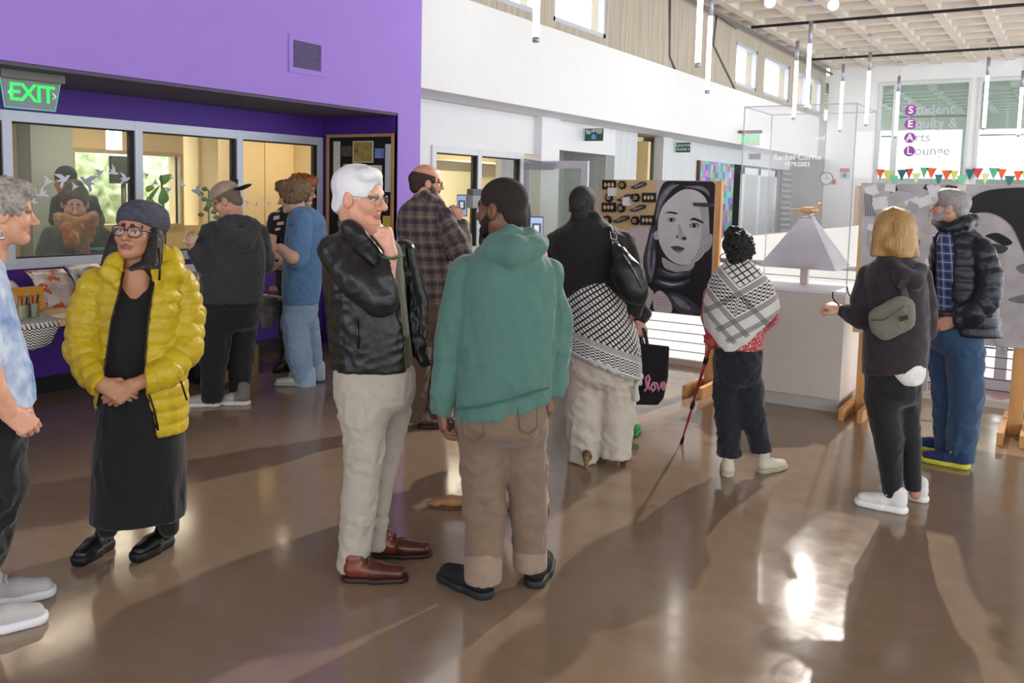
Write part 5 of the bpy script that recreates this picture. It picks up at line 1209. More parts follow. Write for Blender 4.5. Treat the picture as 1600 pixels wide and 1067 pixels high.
MB().tube([q(1003, 505, -0.12), q(1008, 520, -0.15), q(1014, 552, -0.175)], 0.016, 6, flat=0.25).build('strap', mat('black_canvas'), t)
MB().tube([q(1003, 505, -0.1), q(1001, 520, -0.05), q(998, 550, -0.05)], 0.016, 6, flat=0.25).build('strap', mat('black_canvas'), t)
mlv = mat('pink_lettering', 'D98FB0', 0.7)
def stroke(pts): MB().tube([q(px, py, -0.185) for px, py in pts], 0.0085, 7).build('letter', mlv, t)
stroke([(1007, 611), (1012, 604), (1015, 592), (1013, 586), (1009, 590), (1010, 602), (1016, 609)])
stroke([(1021, 597), (1017, 604), (1020, 612), (1024, 606), (1022, 597), (1027, 599)])
stroke([(1027, 599), (1029, 611), (1033, 601), (1034, 597)])
stroke([(1034, 605), (1040, 601), (1038, 596), (1034, 603), (1036, 609), (1041, 605)])

# --- woman with the cane and keffiyeh shawl
p = Person('curly black-haired woman in a keffiyeh shawl leaning on a red cane', (1165, 738))
p.head(1152, 388, 50, 358, 6, skin='B48266', neck=(1155, 420, 0.0), brow='1c1412')
p.hair('hair', mat('black_curls', '15110f', 0.5, var=0.4, vscale=80, bump=0.8, bscale=140), [('e', (0, -0.025, 0.03), (0.115, 0.115, 0.1)), ('e', (-0.03, 0.02, 0.1), (0.08, 0.08, 0.05)), ('e', (0, -0.07, -0.05), (0.085, 0.06, 0.06)), ('e', (0.07, -0.02, 0.0), (0.055, 0.08, 0.07)), ('e', (-0.04, 0.0, 0.14), (0.03, 0.03, 0.025))],
       [('e', (0, 0.13, -0.04), (0.085, 0.075, 0.1))], disp=curls(121, 0.015, 105))
e = p.h.pt(-0.085, -0.01, -0.075); mb = MB().tube([e + 0.028 * np.array([math.sin(a), 0, math.cos(a)]) for a in np.linspace(0, 6.28, 17)[:-1]], 0.004, 6, closed=True)
p.part(mb, 'hoop_earring', mat('horn', '8a6a50', 0.35))
mred = cloth('red_floral', 'B8434A'); q = NG(mred); n = q.noise(90, 3); q.base(q.mix(q.op('GREATER_THAN', n, 0.56), 'B53A44', 'E3B9B6'))
g = p.solid(0.008); g.k = 0.02
p.rows(g, [(425, 1130, 1178, 0.11), (450, 1116, 1195, 0.14), (500, 1114, 1194, 0.15), (543, 1118, 1193, 0.15)])
p.limb(g, [(1196, 460, 0, 14), (1203, 495, 0.03, 14), (1190, 512, 0.12, 12)], k=0.01); p.limb(g, [(1112, 460, 0, 13), (1107, 495, 0.02, 12), (1112, 518, 0.0, 10)], k=0.01)
p.put(g, 'floral_blouse', mred, folds(122, 0.005))
ms2 = cloth('shawl_cloth', 'D9D6D6'); q = NG(ms2); o = q.obj(); zc = p.pt(1140, 545, 0)[2]; xc = p.pt(1140, 545, 0)[0]
x = q.op('SUBTRACT', o[0], xc); z = q.op('SUBTRACT', o[2], zc)
d1 = q.op('MULTIPLY', q.op('ADD', z, q.op('MULTIPLY', x, -0.62)), 0.85); d2 = q.op('MULTIPLY', q.op('ADD', z, q.op('MULTIPLY', x, 1.0)), 0.71)
def bandpair(d): return q.op('MAXIMUM', q.op('MAXIMUM', rng(q, d, 0.055, 0.085), rng(q, d, 0.14, 0.17)), rng(q, d, 0.27, 0.30))
s1 = bandpair(d1); s2 = bandpair(d2); inn = q.op('MINIMUM', d1, d2)
st1 = q.op('MULTIPLY', s1, q.op('LESS_THAN', q.op('FRACT', q.op('DIVIDE', d1, 0.01)), 0.7)); st2 = q.op('MULTIPLY', s2, q.op('LESS_THAN', q.op('FRACT', q.op('DIVIDE', d2, 0.01)), 0.7))
net = q.op('GREATER_THAN', inn, 0.31)
zg = q.op('MULTIPLY', rng(q, inn, 0.175, 0.265), 1.0)
col = keffiyeh_nodes(q, q.op('SUBTRACT', d1, d2), q.op('MULTIPLY', inn, 1.0), 0.0, 0.0, zg)
a = q.op('LESS_THAN', q.op('FRACT', q.op('DIVIDE', d1, 0.034)), 0.22); b = q.op('LESS_THAN', q.op('FRACT', q.op('DIVIDE', d2, 0.034)), 0.22)
col = q.mix(q.op('MULTIPLY', net, q.op('MAXIMUM', a, b)), col, '16161a')
col = q.mix(q.op('MULTIPLY', q.op('MAXIMUM', q.op('MULTIPLY', st1, q.op('GREATER_THAN', d2, 0.04)), q.op('MULTIPLY', st2, q.op('GREATER_THAN', d1, 0.04))), 0.8), col, '2a2a30'); q.base(col)
g = p.solid(0.007); g.k = 0.02
p.rows(g, [(407, 1138, 1172, 0.07), (416, 1126, 1184, 0.11), (436, 1110, 1203, 0.16), (462, 1102, 1215, 0.19), (490, 1098, 1220, 0.2), (520, 1102, 1216, 0.19), (548, 1110, 1205, 0.18)])
cut = [(1090, 506), (1106, 512), (1120, 528), (1134, 542), (1148, 543), (1170, 528), (1195, 503), (1222, 482), (1240, 478), (1240, 580), (1080, 580)]
p.poly(g, cut, -0.6, 0.6, op='s', k=0.004)
sw = p.put(g, 'keffiyeh_shawl', ms2, folds(123, 0.006, 50, (1, 1, 0.6)))
g = p.solid(0.008); g.k = 0.042
p.rows(g, [(535, 1117, 1190, 0.14), (570, 1114, 1191, 0.155), (600, 1116, 1190, 0.13)], rnd=0.07)
p.limb(g, [(1138, 605, 0, 25), (1139, 650, -0.02, 22), (1140, 695, -0.07, 17), (1140, 708, -0.07, 20)], hem=1); p.limb(g, [(1170, 605, 0.02, 23), (1176, 650, -0.02, 20), (1187, 690, -0.02, 16), (1189, 702, -0.02, 17)], hem=1)
p.put(g, 'joggers', cloth('navy_fleece', '171A25', 0.15), folds(124, 0.014, 55, (1, 1, 0.8)))
p.hand(p.pt(1112, 515, -0.04), (-0.1, -0.2, -1), (0.2, 0.9, -0.1), (0.9, 0, 0), (60, 75, 40), arm=p.pt(1111, 505, -0.02), skin='B8474A')
p.finish([[(1155, 418, 0, 12), (1155, 540, 0, 26)]])
mcv = mat('cream_canvas', attr=True, rough=0.85, var=0.08)
p.shoe((1137, 747), 356, 0.25, 0.95, 'C9C1B2', 'B9AE9A', 0.11, mcv, None, 0.028)
p.shoe((1184, 740), 42, 0.25, 0.95, 'C9C1B2', 'A89C86', 0.14, mcv, 'd8d2c4', 0.028)
tip = gnd(1065, 692); top = place(p, [p.pt(1113, 528, -0.06)])[0]
t = empty('walking_cane', tip, 0, 'telescopic red cane with black clamps under the keffiyeh shawl', 'cane')
d = top - tip; F3 = lambda k: d * k
MB().tube([F3(0.06), F3(0.4)], 0.008, 8).build('lower_shaft', mat('cane_red', 'A8283F', 0.3, metal=0.3), t); MB().tube([F3(0.4), F3(0.78)], 0.01, 8).build('middle_shaft', mat('cane_red'), t); MB().tube([F3(0.78), F3(0.97)], 0.0115, 8).build('upper_shaft', mat('cane_pink', 'C0506A', 0.3, metal=0.3), t)
MB().tube([F3(0), F3(0.07)], [0.013, 0.009], 8).build('rubber_tip', mblk, t)
for k in (0.38, 0.8): MB().tube([F3(k - 0.02), F3(k + 0.03)], 0.016, 8).build('clamp', mblk, t)
MB().tube([d + p.x * -0.05 + np.array([0, 0, 0.0]), d + np.array([0, 0, 0.015]), d + p.x * 0.06 + np.array([0, 0, 0.005])], [0.014, 0.017, 0.015], 8).build('handle', mat('cane_handle_red', 'B2323E', 0.5), t)

# --- blond-bobbed woman with crossbody pouch
p = Person('blonde woman in a plum fleece jacket and black trousers, seen from behind', (1398, 795))
p.head(1393, 362, 68, 322, 4, skin='D8AE97', neck=(1400, 410, 0.0))
p.hair('hair', hair_mat('blonde_hair', 'A8824F', 0.45, 0.35, (70, 70, 4)), [('e', (0, -0.016, 0.042), (0.092, 0.112, 0.092)), ('c', (0.06, -0.035, 0.02), (0.085, -0.04, -0.12), 0.06, 0.045), ('c', (-0.06, -0.02, 0.02), (-0.082, -0.01, -0.12), 0.055, 0.045), ('c', (0, -0.07, 0.02), (0.0, -0.09, -0.12), 0.07, 0.055), ('e', (0, -0.045, -0.06), (0.105, 0.09, 0.085))], [('e', (0, 0.12, -0.03), (0.075, 0.085, 0.12)), ('h', (0, 0, -0.135), (0, 0.05, -1))], disp=lambda V, W: 0.006 * wob(131, 100, 6, (1, 1, 0.2))(V))
g = p.solid(0.008); g.k = 0.022
p.rows(g, [(398, 1376, 1424, 0.09), (410, 1360, 1436, 0.13), (430, 1350, 1446, 0.16), (480, 1352, 1452, 0.17), (540, 1347, 1453, 0.18), (588, 1347, 1446, 0.175)])
p.limb(g, [(1358, 428, 0.0, 17), (1346, 470, -0.04, 18), (1346, 497, -0.06, 18), (1332, 492, -0.04, 15), (1319, 485, 0.0, 12)], k=0.008, hem=1)
p.limb(g, [(1440, 432, 0.04, 16), (1449, 480, 0.04, 16), (1450, 520, 0.06, 13)], k=0.008)
p.limb(g, [(1392, 412, -0.1, 11), (1412, 432, -0.16, 15), (1430, 440, -0.15, 14), (1438, 420, -0.06, 11)], k=0.01)
a = p.pt(1346, 583, 0); b = p.pt(1448, 572, 0); g.half(a, (b[2] - a[2], 0, -(b[0] - a[0])), k=0.008)
p.put(g, 'fleece_jacket', cloth('plum_fleece', '2A2027', 0.2), folds(132, 0.007))
g = p.solid(0.008); p.rows(g, [(560, 1385, 1447, 0.165), (586, 1390, 1446, 0.17), (595, 1400, 1442, 0.165)]); p.put(g, 'undershirt', cloth('white_tee', 'D9D6D2'))
g = p.solid(0.008); g.k = 0.042
p.rows(g, [(570, 1350, 1444, 0.15), (610, 1352, 1440, 0.155), (630, 1356, 1436, 0.12)], rnd=0.07)
p.limb(g, [(1378, 625, -0.03, 27), (1388, 690, -0.03, 22), (1396, 778, -0.02, 15)], hem=1); p.limb(g, [(1414, 625, 0.06, 24), (1421, 690, 0.08, 18), (1427, 762, 0.08, 13)], hem=1)
p.put(g, 'trousers', cloth('black_stretch', '131217', 0.15), folds(133, 0.007))
p.hand(p.pt(1318, 485, 0.0), (-0.9, 0.2, 0.25), (0.3, 0.2, -0.9), (0.2, -0.8, 0.4), (50, 60, 35), arm=p.pt(1328, 490, -0.02), skin='D9A890')
p.skin_limb([(1397, 765, -0.02, 9), (1402, 790, -0.02, 9)], 'B98673'); p.skin_limb([(1427, 750, 0.08, 9), (1430, 772, 0.08, 9)], 'B98673')
p.finish([[(1400, 410, 0, 15), (1400, 580, 0, 30), (1380, 640, -0.03, 18), (1388, 690, -0.03, 12), (1397, 775, -0.02, 8)], [(1400, 580, 0, 28), (1414, 640, 0.06, 15), (1421, 690, 0.08, 10), (1427, 760, 0.08, 8)]])
mws = mat('white_mesh_trainer', attr=True, rough=0.7, bump=0.3, bscale=220)
p.shoe((1419, 803), 277, 0.275, 1.02, 'DAD7D5', 'E4E2E0', 0.085, mws, 'e4e2e0', 0.036); p.shoe((1451, 786), 290, 0.275, 1.02, 'DAD7D5', 'E4E2E0', 0.085, mws, 'e4e2e0', 0.036)
t, l0 = bag_root(p, 1392, 500, -0.22, 'crossbody_pouch', 'grey-green nylon pouch slung across the plum jacket')
q = lambda px, py, y=-0.2: p.pt(px, py, y) - l0
g = p.solid(0.006); g.k = 0.02
g.cone(q(1378, 498, -0.2), q(1408, 482, -0.2), 21 * p.s, 21 * p.s, flat=((0, 1, 0), 0.6)); g.cone(q(1382, 514, -0.2), q(1410, 500, -0.2), 19 * p.s, 19 * p.s, flat=((0, 1, 0), 0.6))
pb = link('pouch_body', g.mesh('pouch_body', folds(134, 0.005, 90)), cloth('grey_green_nylon', '6F6E62', 0.08), t)
MB().tube([q(1395, 402, -0.08), q(1404, 425, -0.17), q(1411, 445, -0.18), q(1416, 474, -0.2)], 0.02, 6, flat=0.2).build('strap', mat('charcoal_webbing', '3e3e40', 0.8), t)
MB().obox(q(1411, 442, -0.2), (0.016, 0, -0.008), (0, 0.008, 0), (0.012, 0, 0.03)).build('buckle', mblk, t)
MB().tube([q(1362, 500, -0.27), q(1380, 500, -0.29), q(1414, 478, -0.285)], 0.004, 6).build('zip', mat('zip_grey', '4a4a46', 0.6), t)
MB().obox(q(1412, 497, -0.285), (0.02, 0, 0.008), (0, 0.003, 0), (-0.004, 0, 0.012)).build('brand_patch', mblk, t)
gl = empty('eyeglasses', place(p, [p.pt(1312, 476, -0.02)])[0], p.rz, 'dark-framed eyeglasses held folded out in the blonde woman\'s hand', 'glasses')
l0 = p.pt(1312, 476, -0.02); q = lambda px, py, y=-0.02: p.pt(px, py, y) - l0
MB().tube([q(1301, 456), q(1301, 465), q(1305, 471), q(1311, 477)], 0.004, 6).build('temple_arm', mblk, gl); MB().tube([q(1324, 448, 0.05), q(1325, 458, 0.05), q(1330, 465, 0.04), q(1338, 472, 0.02)], 0.004, 6).build('temple_arm', mblk, gl)
MB().tube([q(1311, 477), q(1318, 480, 0.0), q(1330, 478, 0.02), q(1338, 472, 0.02)], 0.004, 6).build('glasses_front', mblk, gl)

# --- grey-bearded man in the puffer jacket
p = Person('grey-bearded man in a navy puffer jacket, plaid shirt and blue jeans', (1482, 722))
p.head(1484, 324, 54, 278, -6, skin='CF9A80', neck=(1492, 366, 0.0), nr=0.06, beard=('A39E9B', 0.01), brow='7a706a')
p.glasses(mat('thin_metal_rim', '8a8680'), 0.022, 0.016, lens=False, thick=0.0018)
p.hair('hair', hair_mat('silver_hair', '9C9896', 0.55, 0.25), [('e', (0, -0.02, 0.04), (0.087, 0.11, 0.09)), ('e', (0, -0.08, -0.03), (0.065, 0.042, 0.06)), ('e', (0, 0.03, 0.09), (0.07, 0.06, 0.035))], [('e', (0, 0.12, -0.03), (0.09, 0.075, 0.105)), ('e', (0, 0.05, -0.1), (0.12, 0.09, 0.08)), ('e', (0.09, 0.005, -0.03), (0.035, 0.028, 0.035)), ('e', (-0.09, 0.005, -0.03), (0.035, 0.028, 0.035))], disp=strands(141, 0.003))
mpl = cloth('blue_plaid', '3d4a70'); q = NG(mpl); o = q.uvw()
A = q.band(o[0], 0.05, 0.02); B = q.band(o[1], 0.055, 0.022); C_ = q.band(o[0], 0.05, 0.005, 0.35); D_ = q.band(o[1], 0.055, 0.005, 0.35)
q.base(q.mix(q.op('MAXIMUM', C_, D_), q.mix(q.op('MULTIPLY', q.op('ADD', A, B), 0.4), '4A5C8C', '1a2444'), 'B9C4DA'))
g = p.solid(0.008); p.rows(g, [(362, 1470, 1505, 0.09), (375, 1464, 1515, 0.12), (430, 1462, 1525, 0.14), (490, 1464, 1525, 0.15)]); p.put(g, 'plaid_shirt', mpl, folds(142, 0.004), wrap=True)
g = p.solid(0.0075); g.k = 0.02
p.rows(g, [(350, 1478, 1516, 0.09), (362, 1464, 1530, 0.13), (385, 1454, 1545, 0.17), (430, 1451, 1553, 0.185), (480, 1456, 1562, 0.19), (522, 1466, 1568, 0.18)])
p.limb(g, [(1532, 388, -0.1, 20), (1545, 430, -0.14, 21), (1543, 468, -0.16, 21), (1520, 488, -0.18, 19), (1494, 500, -0.19, 15)], k=0.008)
p.limb(g, [(1468, 352, -0.05, 9), (1482, 358, -0.11, 10), (1505, 350, -0.1, 12), (1518, 345, 0.0, 12)], k=0.01)
p.poly(g, [(1462, 362), (1488, 362), (1492, 400), (1488, 450), (1490, 500), (1500, 540), (1440, 540), (1456, 500), (1458, 430), (1462, 390)], -0.4, 0.05, op='s', k=0.008)
a = p.pt(1490, 500, 0); b = p.pt(1510, 527, 0); p.poly(g, [(1440, 498), (1490, 500), (1508, 528), (1500, 560), (1440, 560)], -0.6, 0.6, op='s', k=0.01)
p.put(g, 'puffer_jacket', mat('navy_nylon', '1A1E2A', 0.38, var=0.1, vscale=20, bump=0.3, bscale=45), quilt(0.075, 0.011, 143), wrap=True)
g = p.solid(0.0085); g.k = 0.042
p.rows(g, [(486, 1456, 1530, 0.15), (520, 1450, 1536, 0.165), (550, 1451, 1534, 0.14)], rnd=0.07)
p.limb(g, [(1507, 550, -0.06, 29), (1510, 620, -0.06, 26), (1503, 680, -0.05, 23), (1500, 716, -0.05, 22)], hem=1); p.limb(g, [(1472, 550, 0.08, 23), (1478, 620, 0.08, 21), (1480, 700, 0.08, 19)], hem=1)
p.put(g, 'jeans', cloth('mid_blue_denim', '2C4868', 0.12), folds(144, 0.014, 55, (1, 1, 0.8)))
g = p.solid(0.006); p.limb(g, [(1458, 489, -0.13, 5.5), (1475, 491, -0.165, 5.5), (1500, 491, -0.16, 5.5)]); p.put(g, 'belt', leather('brown_belt', '33221c'))
p.hand(p.pt(1490, 502, -0.2), (-0.85, 0.2, -0.4), (0.2, 1, 0), (-0.3, 0, 0.9), (20, 25, 15), arm=p.pt(1506, 496, -0.19), skin='D09C84')
p.finish([[(1492, 360, 0, 15), (1495, 490, 0, 26)]])
mbl = mat('blue_mesh_trainer', attr=True, rough=0.75, bump=0.3, bscale=220)
p.shoe((1516, 734), 279, 0.29, 1.05, '1D2F5E', 'C9C23A', 0.085, mbl, 'd8d24a', 0.034); p.shoe((1490, 711), 279, 0.29, 1.05, '1D2F5E', 'C9C23A', 0.085, mbl, 'd8d24a', 0.034)

# --- the two people behind the office glass
w = onx(112, 400, -7.75); p = Person('woman with an orange plaid scarf and olive sweater behind the glass, looking down', (112, 500), loc=(w[0], w[1], 0))
p.head(117, 317, 54, 180, 20, skin='CFA084', neck=(120, 352, 0.02), brow='4a3428', closed=True, res=0.005)
p.glasses(mat('thin_metal_rim', '8a8680'), 0.025, 0.019, lens=False, thick=0.0016)
p.hair('hair', hair_mat('brown_tied_hair', '3A2A22'), [('e', (0, -0.02, 0.04), (0.09, 0.108, 0.09)), ('e', (0, -0.02, 0.11), (0.06, 0.06, 0.05))], [('e', (0, 0.12, -0.03), (0.088, 0.085, 0.105))])
g = p.solid(0.009); g.k = 0.025
p.rows(g, [(345, 96, 146, 0.1), (360, 78, 160, 0.16), (395, 70, 166, 0.18), (440, 72, 164, 0.18), (560, 75, 160, 0.18)])
p.limb(g, [(80, 368, -0.02, 15), (72, 400, -0.05, 16), (90, 420, -0.2, 13)], k=0.01); p.limb(g, [(158, 368, -0.02, 15), (168, 400, -0.05, 16), (160, 422, -0.2, 13)], k=0.01)
p.put(g, 'sweater', cloth('olive_wool', '2F3524', 0.15), folds(151, 0.014, 55, (1, 1, 0.8)))
msc = cloth('orange_plaid_wool', 'A8562E'); q = NG(msc); n = q.noise(7, 3); n2 = q.noise(25, 3)
q.base(q.mix(q.op('GREATER_THAN', n2, 0.62), q.mix(q.op('MULTIPLY_ADD', n, 4.0, -1.5), 'B05A2C', '6A5A28'), 'C98A62'))
g = p.solid(0.008); g.k = 0.012
for k, (xa, xb, yy, r) in enumerate(((88, 150, 336, 9), (90, 149, 346, 9), (94, 149, 357, 9), (98, 147, 368, 9))):
    p.limb(g, [(xa + 4, yy + 4, 0.02, r), (xa + 13, yy + 7, -0.13, r), ((xa + xb) / 2 + 4, yy + 13, -0.19, r), (xb - 9, yy + 6, -0.13, r), (xb - 4, yy + 2, 0.02, r)])
p.limb(g, [(118, 370, -0.2, 13), (128, 388, -0.21, 11), (136, 398, -0.2, 7)]); p.limb(g, [(104, 356, -0.2, 9), (108, 380, -0.2, 8)])
p.put(g, 'scarf', msc, folds(152, 0.008, 80))
g = p.solid(0.012); p.rows(g, [(540, 78, 158, 0.16), (590, 80, 155, 0.16)], rnd=0.07); z = p.B; P0 = p.pt(98, 560, 0); P1 = p.pt(138, 560, 0)
g.cone(P0, (P0[0], 0, 0.03), 0.09, 0.06); g.cone(P1, (P1[0], 0, 0.03), 0.09, 0.06); p.put(g, 'trousers', cloth('black_jersey', '19191C'))
p.hand(p.pt(92, 424, -0.24), (0.6, -0.6, -0.2), (0, 0, -1), (0.5, 0.4, 0), (30, 35, 20), arm=p.pt(90, 420, -0.2)); p.hand(p.pt(156, 424, -0.24), (-0.6, -0.6, -0.2), (0, 0, -1), (-0.5, 0.4, 0), (30, 35, 20), arm=p.pt(160, 421, -0.2))
p.finish([[(120, 350, 0, 10), (118, 450, 0, 16), (118, 560, 0, 16)], [(118, 380, 0, 10), (80, 370, -0.02, 7), (72, 400, -0.05, 7), (90, 420, -0.2, 6)], [(118, 380, 0, 10), (158, 370, -0.02, 7), (168, 400, -0.05, 7), (160, 421, -0.2, 6)]])
w = onx(116, 400, -8.8); p = Person('dark-haired person in a navy shirt standing behind the scarf wearer', (116, 500), loc=(w[0], w[1], 0))
p.head(102, 283, 42, 330, 8, skin='B9805F', neck=(108, 306, 0.0), res=0.007)
p.hair('hair', mat('black_short', '16130f', 0.7, bump=0.4, bscale=200), [CAP], [('e', (0, 0.115, -0.02), (0.09, 0.08, 0.105)), ('e', (0, 0.04, -0.1), (0.12, 0.09, 0.085))])
g = p.solid(0.011); g.k = 0.042
p.rows(g, [(296, 98, 118, 0.08), (306, 88, 138, 0.14), (340, 84, 152, 0.18), (390, 86, 152, 0.18), (480, 88, 148, 0.18)], rnd=0.07); p.limb(g, [(142, 315, 0, 11), (153, 345, -0.02, 11), (146, 352, -0.2, 9)], k=0.01); p.limb(g, [(90, 315, 0, 10), (86, 345, -0.1, 10)], k=0.01)
p.put(g, 'navy_shirt', cloth('dark_navy', '14181C'), folds(161, 0.014, 55, (1, 1, 0.8)))
g = p.solid(0.014); P0 = p.pt(104, 470, 0); P1 = p.pt(134, 470, 0); g.cone(P0, (P0[0], 0, 0.03), 0.12, 0.07); g.cone(P1, (P1[0], 0, 0.03), 0.12, 0.07); p.put(g, 'trousers', cloth('black_jersey', '19191C'))
p.finish([[(108, 304, 0, 8), (116, 400, 0, 14), (118, 480, 0, 14)]])
# ------------------------------------------------------------------ exhibit: boards, pedestal, case, sculpture
mpine = mat('pine_timber', 'D09A62', 0.55, var=0.14, vscale=2.5, bump=0.15, bscale=5, stretch=(6, 6, 1.0))
def foot_pair(t, x):
    for s in (-1, 1):
        bevel(MB().box((x + s * 0.068 - 0.02, -0.4, 0), (x + s * 0.068 + 0.02, 0.4, 0.09)).build('foot', mpine, t), 0.003)
    bevel(MB().box((x - 0.045, -0.02, 0.0), (x + 0.045, 0.02, 1.8)).build('post', mpine, t), 0.003)
def board(x0, x1, z0, z1, y, feet, label):
    t = empty('display_board', ((x0 + x1) / 2, y, 0), 0, label, 'display board'); o = (x0 + x1) / 2
    for f in feet: foot_pair(t, f - o)
    MB().box((x0 - o, -0.05, z0), (x1 - o, -0.022, z1)).build('panel', mat('kraft_board', 'CFB083', 0.7, var=0.05, vscale=6), t)
    return t
PY = 7.22
tA = board(-3.70, -2.60, 0.64, 1.81, PY, (-3.62, -2.60), 'tan display board with a painted portrait of a long-haired face and block prints')
tB = board(-1.43, -0.2, 0.64, 1.81, PY, (-1.34, -0.28), 'display board collaged with papers and a large painted face under a dark cap')
class Paint:
    """flat painted or pasted shapes on a board, traced in the photograph, thin real layers"""
    def __init__(s, t, y, conv, box): s.t = t; s.y = y; s.c = conv; s.n = 0; s.box = box
    def shape(s, pts, m, name='paint_shape', lift=None):
        s.n += 1; k = lift if lift is not None else s.n
        P = [ony(*s.c(a, b), s.y) for a, b in pts]; o = np.array(s.t.location)
        q = [(min(max(p[0], s.box[0]), s.box[1]) - o[0], min(max(p[2], s.box[2]), s.box[3])) for p in P]
        ar = sum(q[i][0] * q[(i + 1) % len(q)][1] - q[(i + 1) % len(q)][0] * q[i][1] for i in range(len(q)))
        if ar < 0: q = q[::-1]
        mb = MB(); mb.prism(q, (0, s.y - o[1], 0), (1, 0, 0), (0, 0, 1), 0.0006 * k + 0.0004); return mb.build(name, m, s.t)
def smooth_loop(pts, n=4):
    P = np.array(pts, float); out = []
    for i in range(len(P)):
        p0, p1, p2, p3 = P[i - 1], P[i], P[(i + 1) % len(P)], P[(i + 2) % len(P)]
        for k in range(n):
            t = k / n; out.append(tuple(0.5 * (2 * p1 + (p2 - p0) * t + (2 * p0 - 5 * p1 + 4 * p2 - p3) * t**2 + (3 * p1 - p0 - 3 * p2 + p3) * t**3)))
    return out
def ink(name, col, var=0.25, sc=14): return mat(name, col, 0.6, var=var, vscale=sc)
PA = Paint(tA, PY - 0.05, lambda X, Y: (930 + X / 4.638, 270 + Y / 4.638), (-3.695, -2.605, 0.645, 1.805))
mink = ink('ink_black', '17171b', 0.3); mg1 = ink('paint_dark_grey', '3d3e45'); mg2 = ink('paint_mid_grey', '74767f'); mg3 = ink('paint_light_grey', 'A9A8AC', 0.1); mg4 = ink('paint_pale', 'C9C4C4', 0.06, 8); mpap = ink('lilac_paper', 'C3B7B6', 0.08, 30)
PA.shape([(250, 395), (445, 380), (445, 50), (905, 60), (905, 1035), (230, 1000)], mpap, 'paper_ground')
PA.shape(smooth_loop([(500, 70), (600, 58), (850, 62), (885, 200), (900, 420), (900, 740), (870, 850), (800, 950), (780, 1030), (560, 1030), (400, 1000), (430, 880), (372, 800), (348, 640), (380, 480), (425, 300), (455, 170)]), mink, 'painted_hair')
PA.shape(smooth_loop([(458, 175), (520, 95), (575, 80), (520, 170), (462, 330), (432, 470), (440, 600), (420, 760), (385, 790), (356, 650), (382, 490), (428, 320)]), mg1, 'painted_hair')
for pts in ([(470, 180), (540, 100), (610, 85), (560, 120), (490, 210), (450, 330), (440, 330)], [(400, 470), (420, 440), (402, 560), (398, 660), (412, 760), (390, 740), (378, 620)], [(425, 560), (436, 600), (428, 700), (404, 790), (412, 700)], [(640, 100), (760, 95), (820, 130), (826, 170), (790, 135), (720, 112)], [(850, 600), (872, 590), (868, 700), (850, 760)]): PA.shape(smooth_loop(pts), mg2, 'hair_highlight')
PA.shape(smooth_loop([(620, 130), (710, 122), (785, 165), (818, 240), (828, 400), (828, 480), (800, 570), (745, 635), (680, 662), (610, 664), (535, 622), (482, 545), (456, 450), (462, 330), (505, 225)]), mg4, 'painted_face')
PA.shape(smooth_loop([(822, 465), (846, 442), (850, 500), (832, 550), (792, 576), (798, 520)]), mg3, 'painted_ear')
PA.shape(smooth_loop([(425, 440), (452, 420), (458, 478), (432, 480)]), mg3, 'painted_ear')
PA.shape(smooth_loop([(760, 240), (815, 250), (827, 400), (825, 485), (795, 570), (735, 632), (690, 645), (740, 580), (765, 480), (775, 360)]), mg3, 'face_shade')
PA.shape(smooth_loop([(488, 612), (560, 652), (640, 672), (720, 650), (700, 700), (620, 722), (540, 705), (500, 680)]), mg3, 'painted_neck')
PA.shape(smooth_loop([(600, 380), (622, 385), (640, 440), (662, 470), (640, 488), (600, 476), (585, 460), (606, 440)]), mg3, 'nose_shade')
for pts, mm in (([(588, 458), (600, 452), (602, 472), (590, 470)], mg1), ([(630, 470), (658, 462), (662, 484), (640, 488)], mg1), ([(550, 536), (600, 530), (650, 550), (610, 566), (570, 552)], mg1), ([(560, 552), (610, 562), (645, 556), (610, 580)], mg2),
                ([(512, 292), (545, 280), (594, 290), (590, 300), (545, 292)], mink), ([(690, 345), (720, 325), (785, 355), (780, 365), (725, 343)], mink)): PA.shape(smooth_loop(pts), mm, 'face_mark')
for cx, cy, w, h in ((556, 341, 30, 15), (722, 382, 36, 17)):
    ov = lambda a, b: [(cx + a * math.cos(t), cy + b * math.sin(t)) for t in np.linspace(0, 6.28, 15)[:-1]]
    PA.shape(ov(w, h), mg2, 'painted_eye'); PA.shape(ov(w * 0.8, h * 0.6), mg4, 'painted_eye'); PA.shape(ov(w * 0.4, h * 0.75), mink, 'painted_iris')
    PA.shape([(cx - w, cy - 2), (cx - w * 0.4, cy - h), (cx + w * 0.5, cy - h), (cx + w, cy), (cx + w * 0.4, cy - h * 0.6), (cx - w * 0.4, cy - h * 0.6)], mink, 'painted_lid')
for pts, mm in (([(470, 690), (560, 720), (680, 710), (690, 740), (560, 760), (470, 730)], mg1), ([(480, 700), (560, 728), (660, 722), (560, 745)], mg2), ([(450, 770), (560, 790), (690, 770), (640, 820), (520, 830), (445, 800)], mg1), ([(470, 785), (580, 802), (660, 790), (560, 818)], mg3), ([(530, 880), (600, 870), (720, 940), (770, 1010), (640, 1020), (570, 960)], mg1), ([(560, 890), (640, 920), (700, 990), (620, 970)], mg2)): PA.shape(smooth_loop(pts), mm, 'painted_scarf')
PA.shape(smooth_loop([(430, 900), (470, 852), (530, 900), (560, 960), (545, 1015), (440, 1005)]), mpap, 'painted_paper')
PA.shape([(715, 215), (800, 218), (905, 220), (905, 245), (800, 246), (720, 240)], mg1, 'paper_strip')
for yy in (890, 910, 930, 950): PA.shape([(450, yy), (520 + (yy - 890) // 3, yy + 8), (520 + (yy - 890) // 3, yy + 11), (450, yy + 3)], mg2, 'written_line')
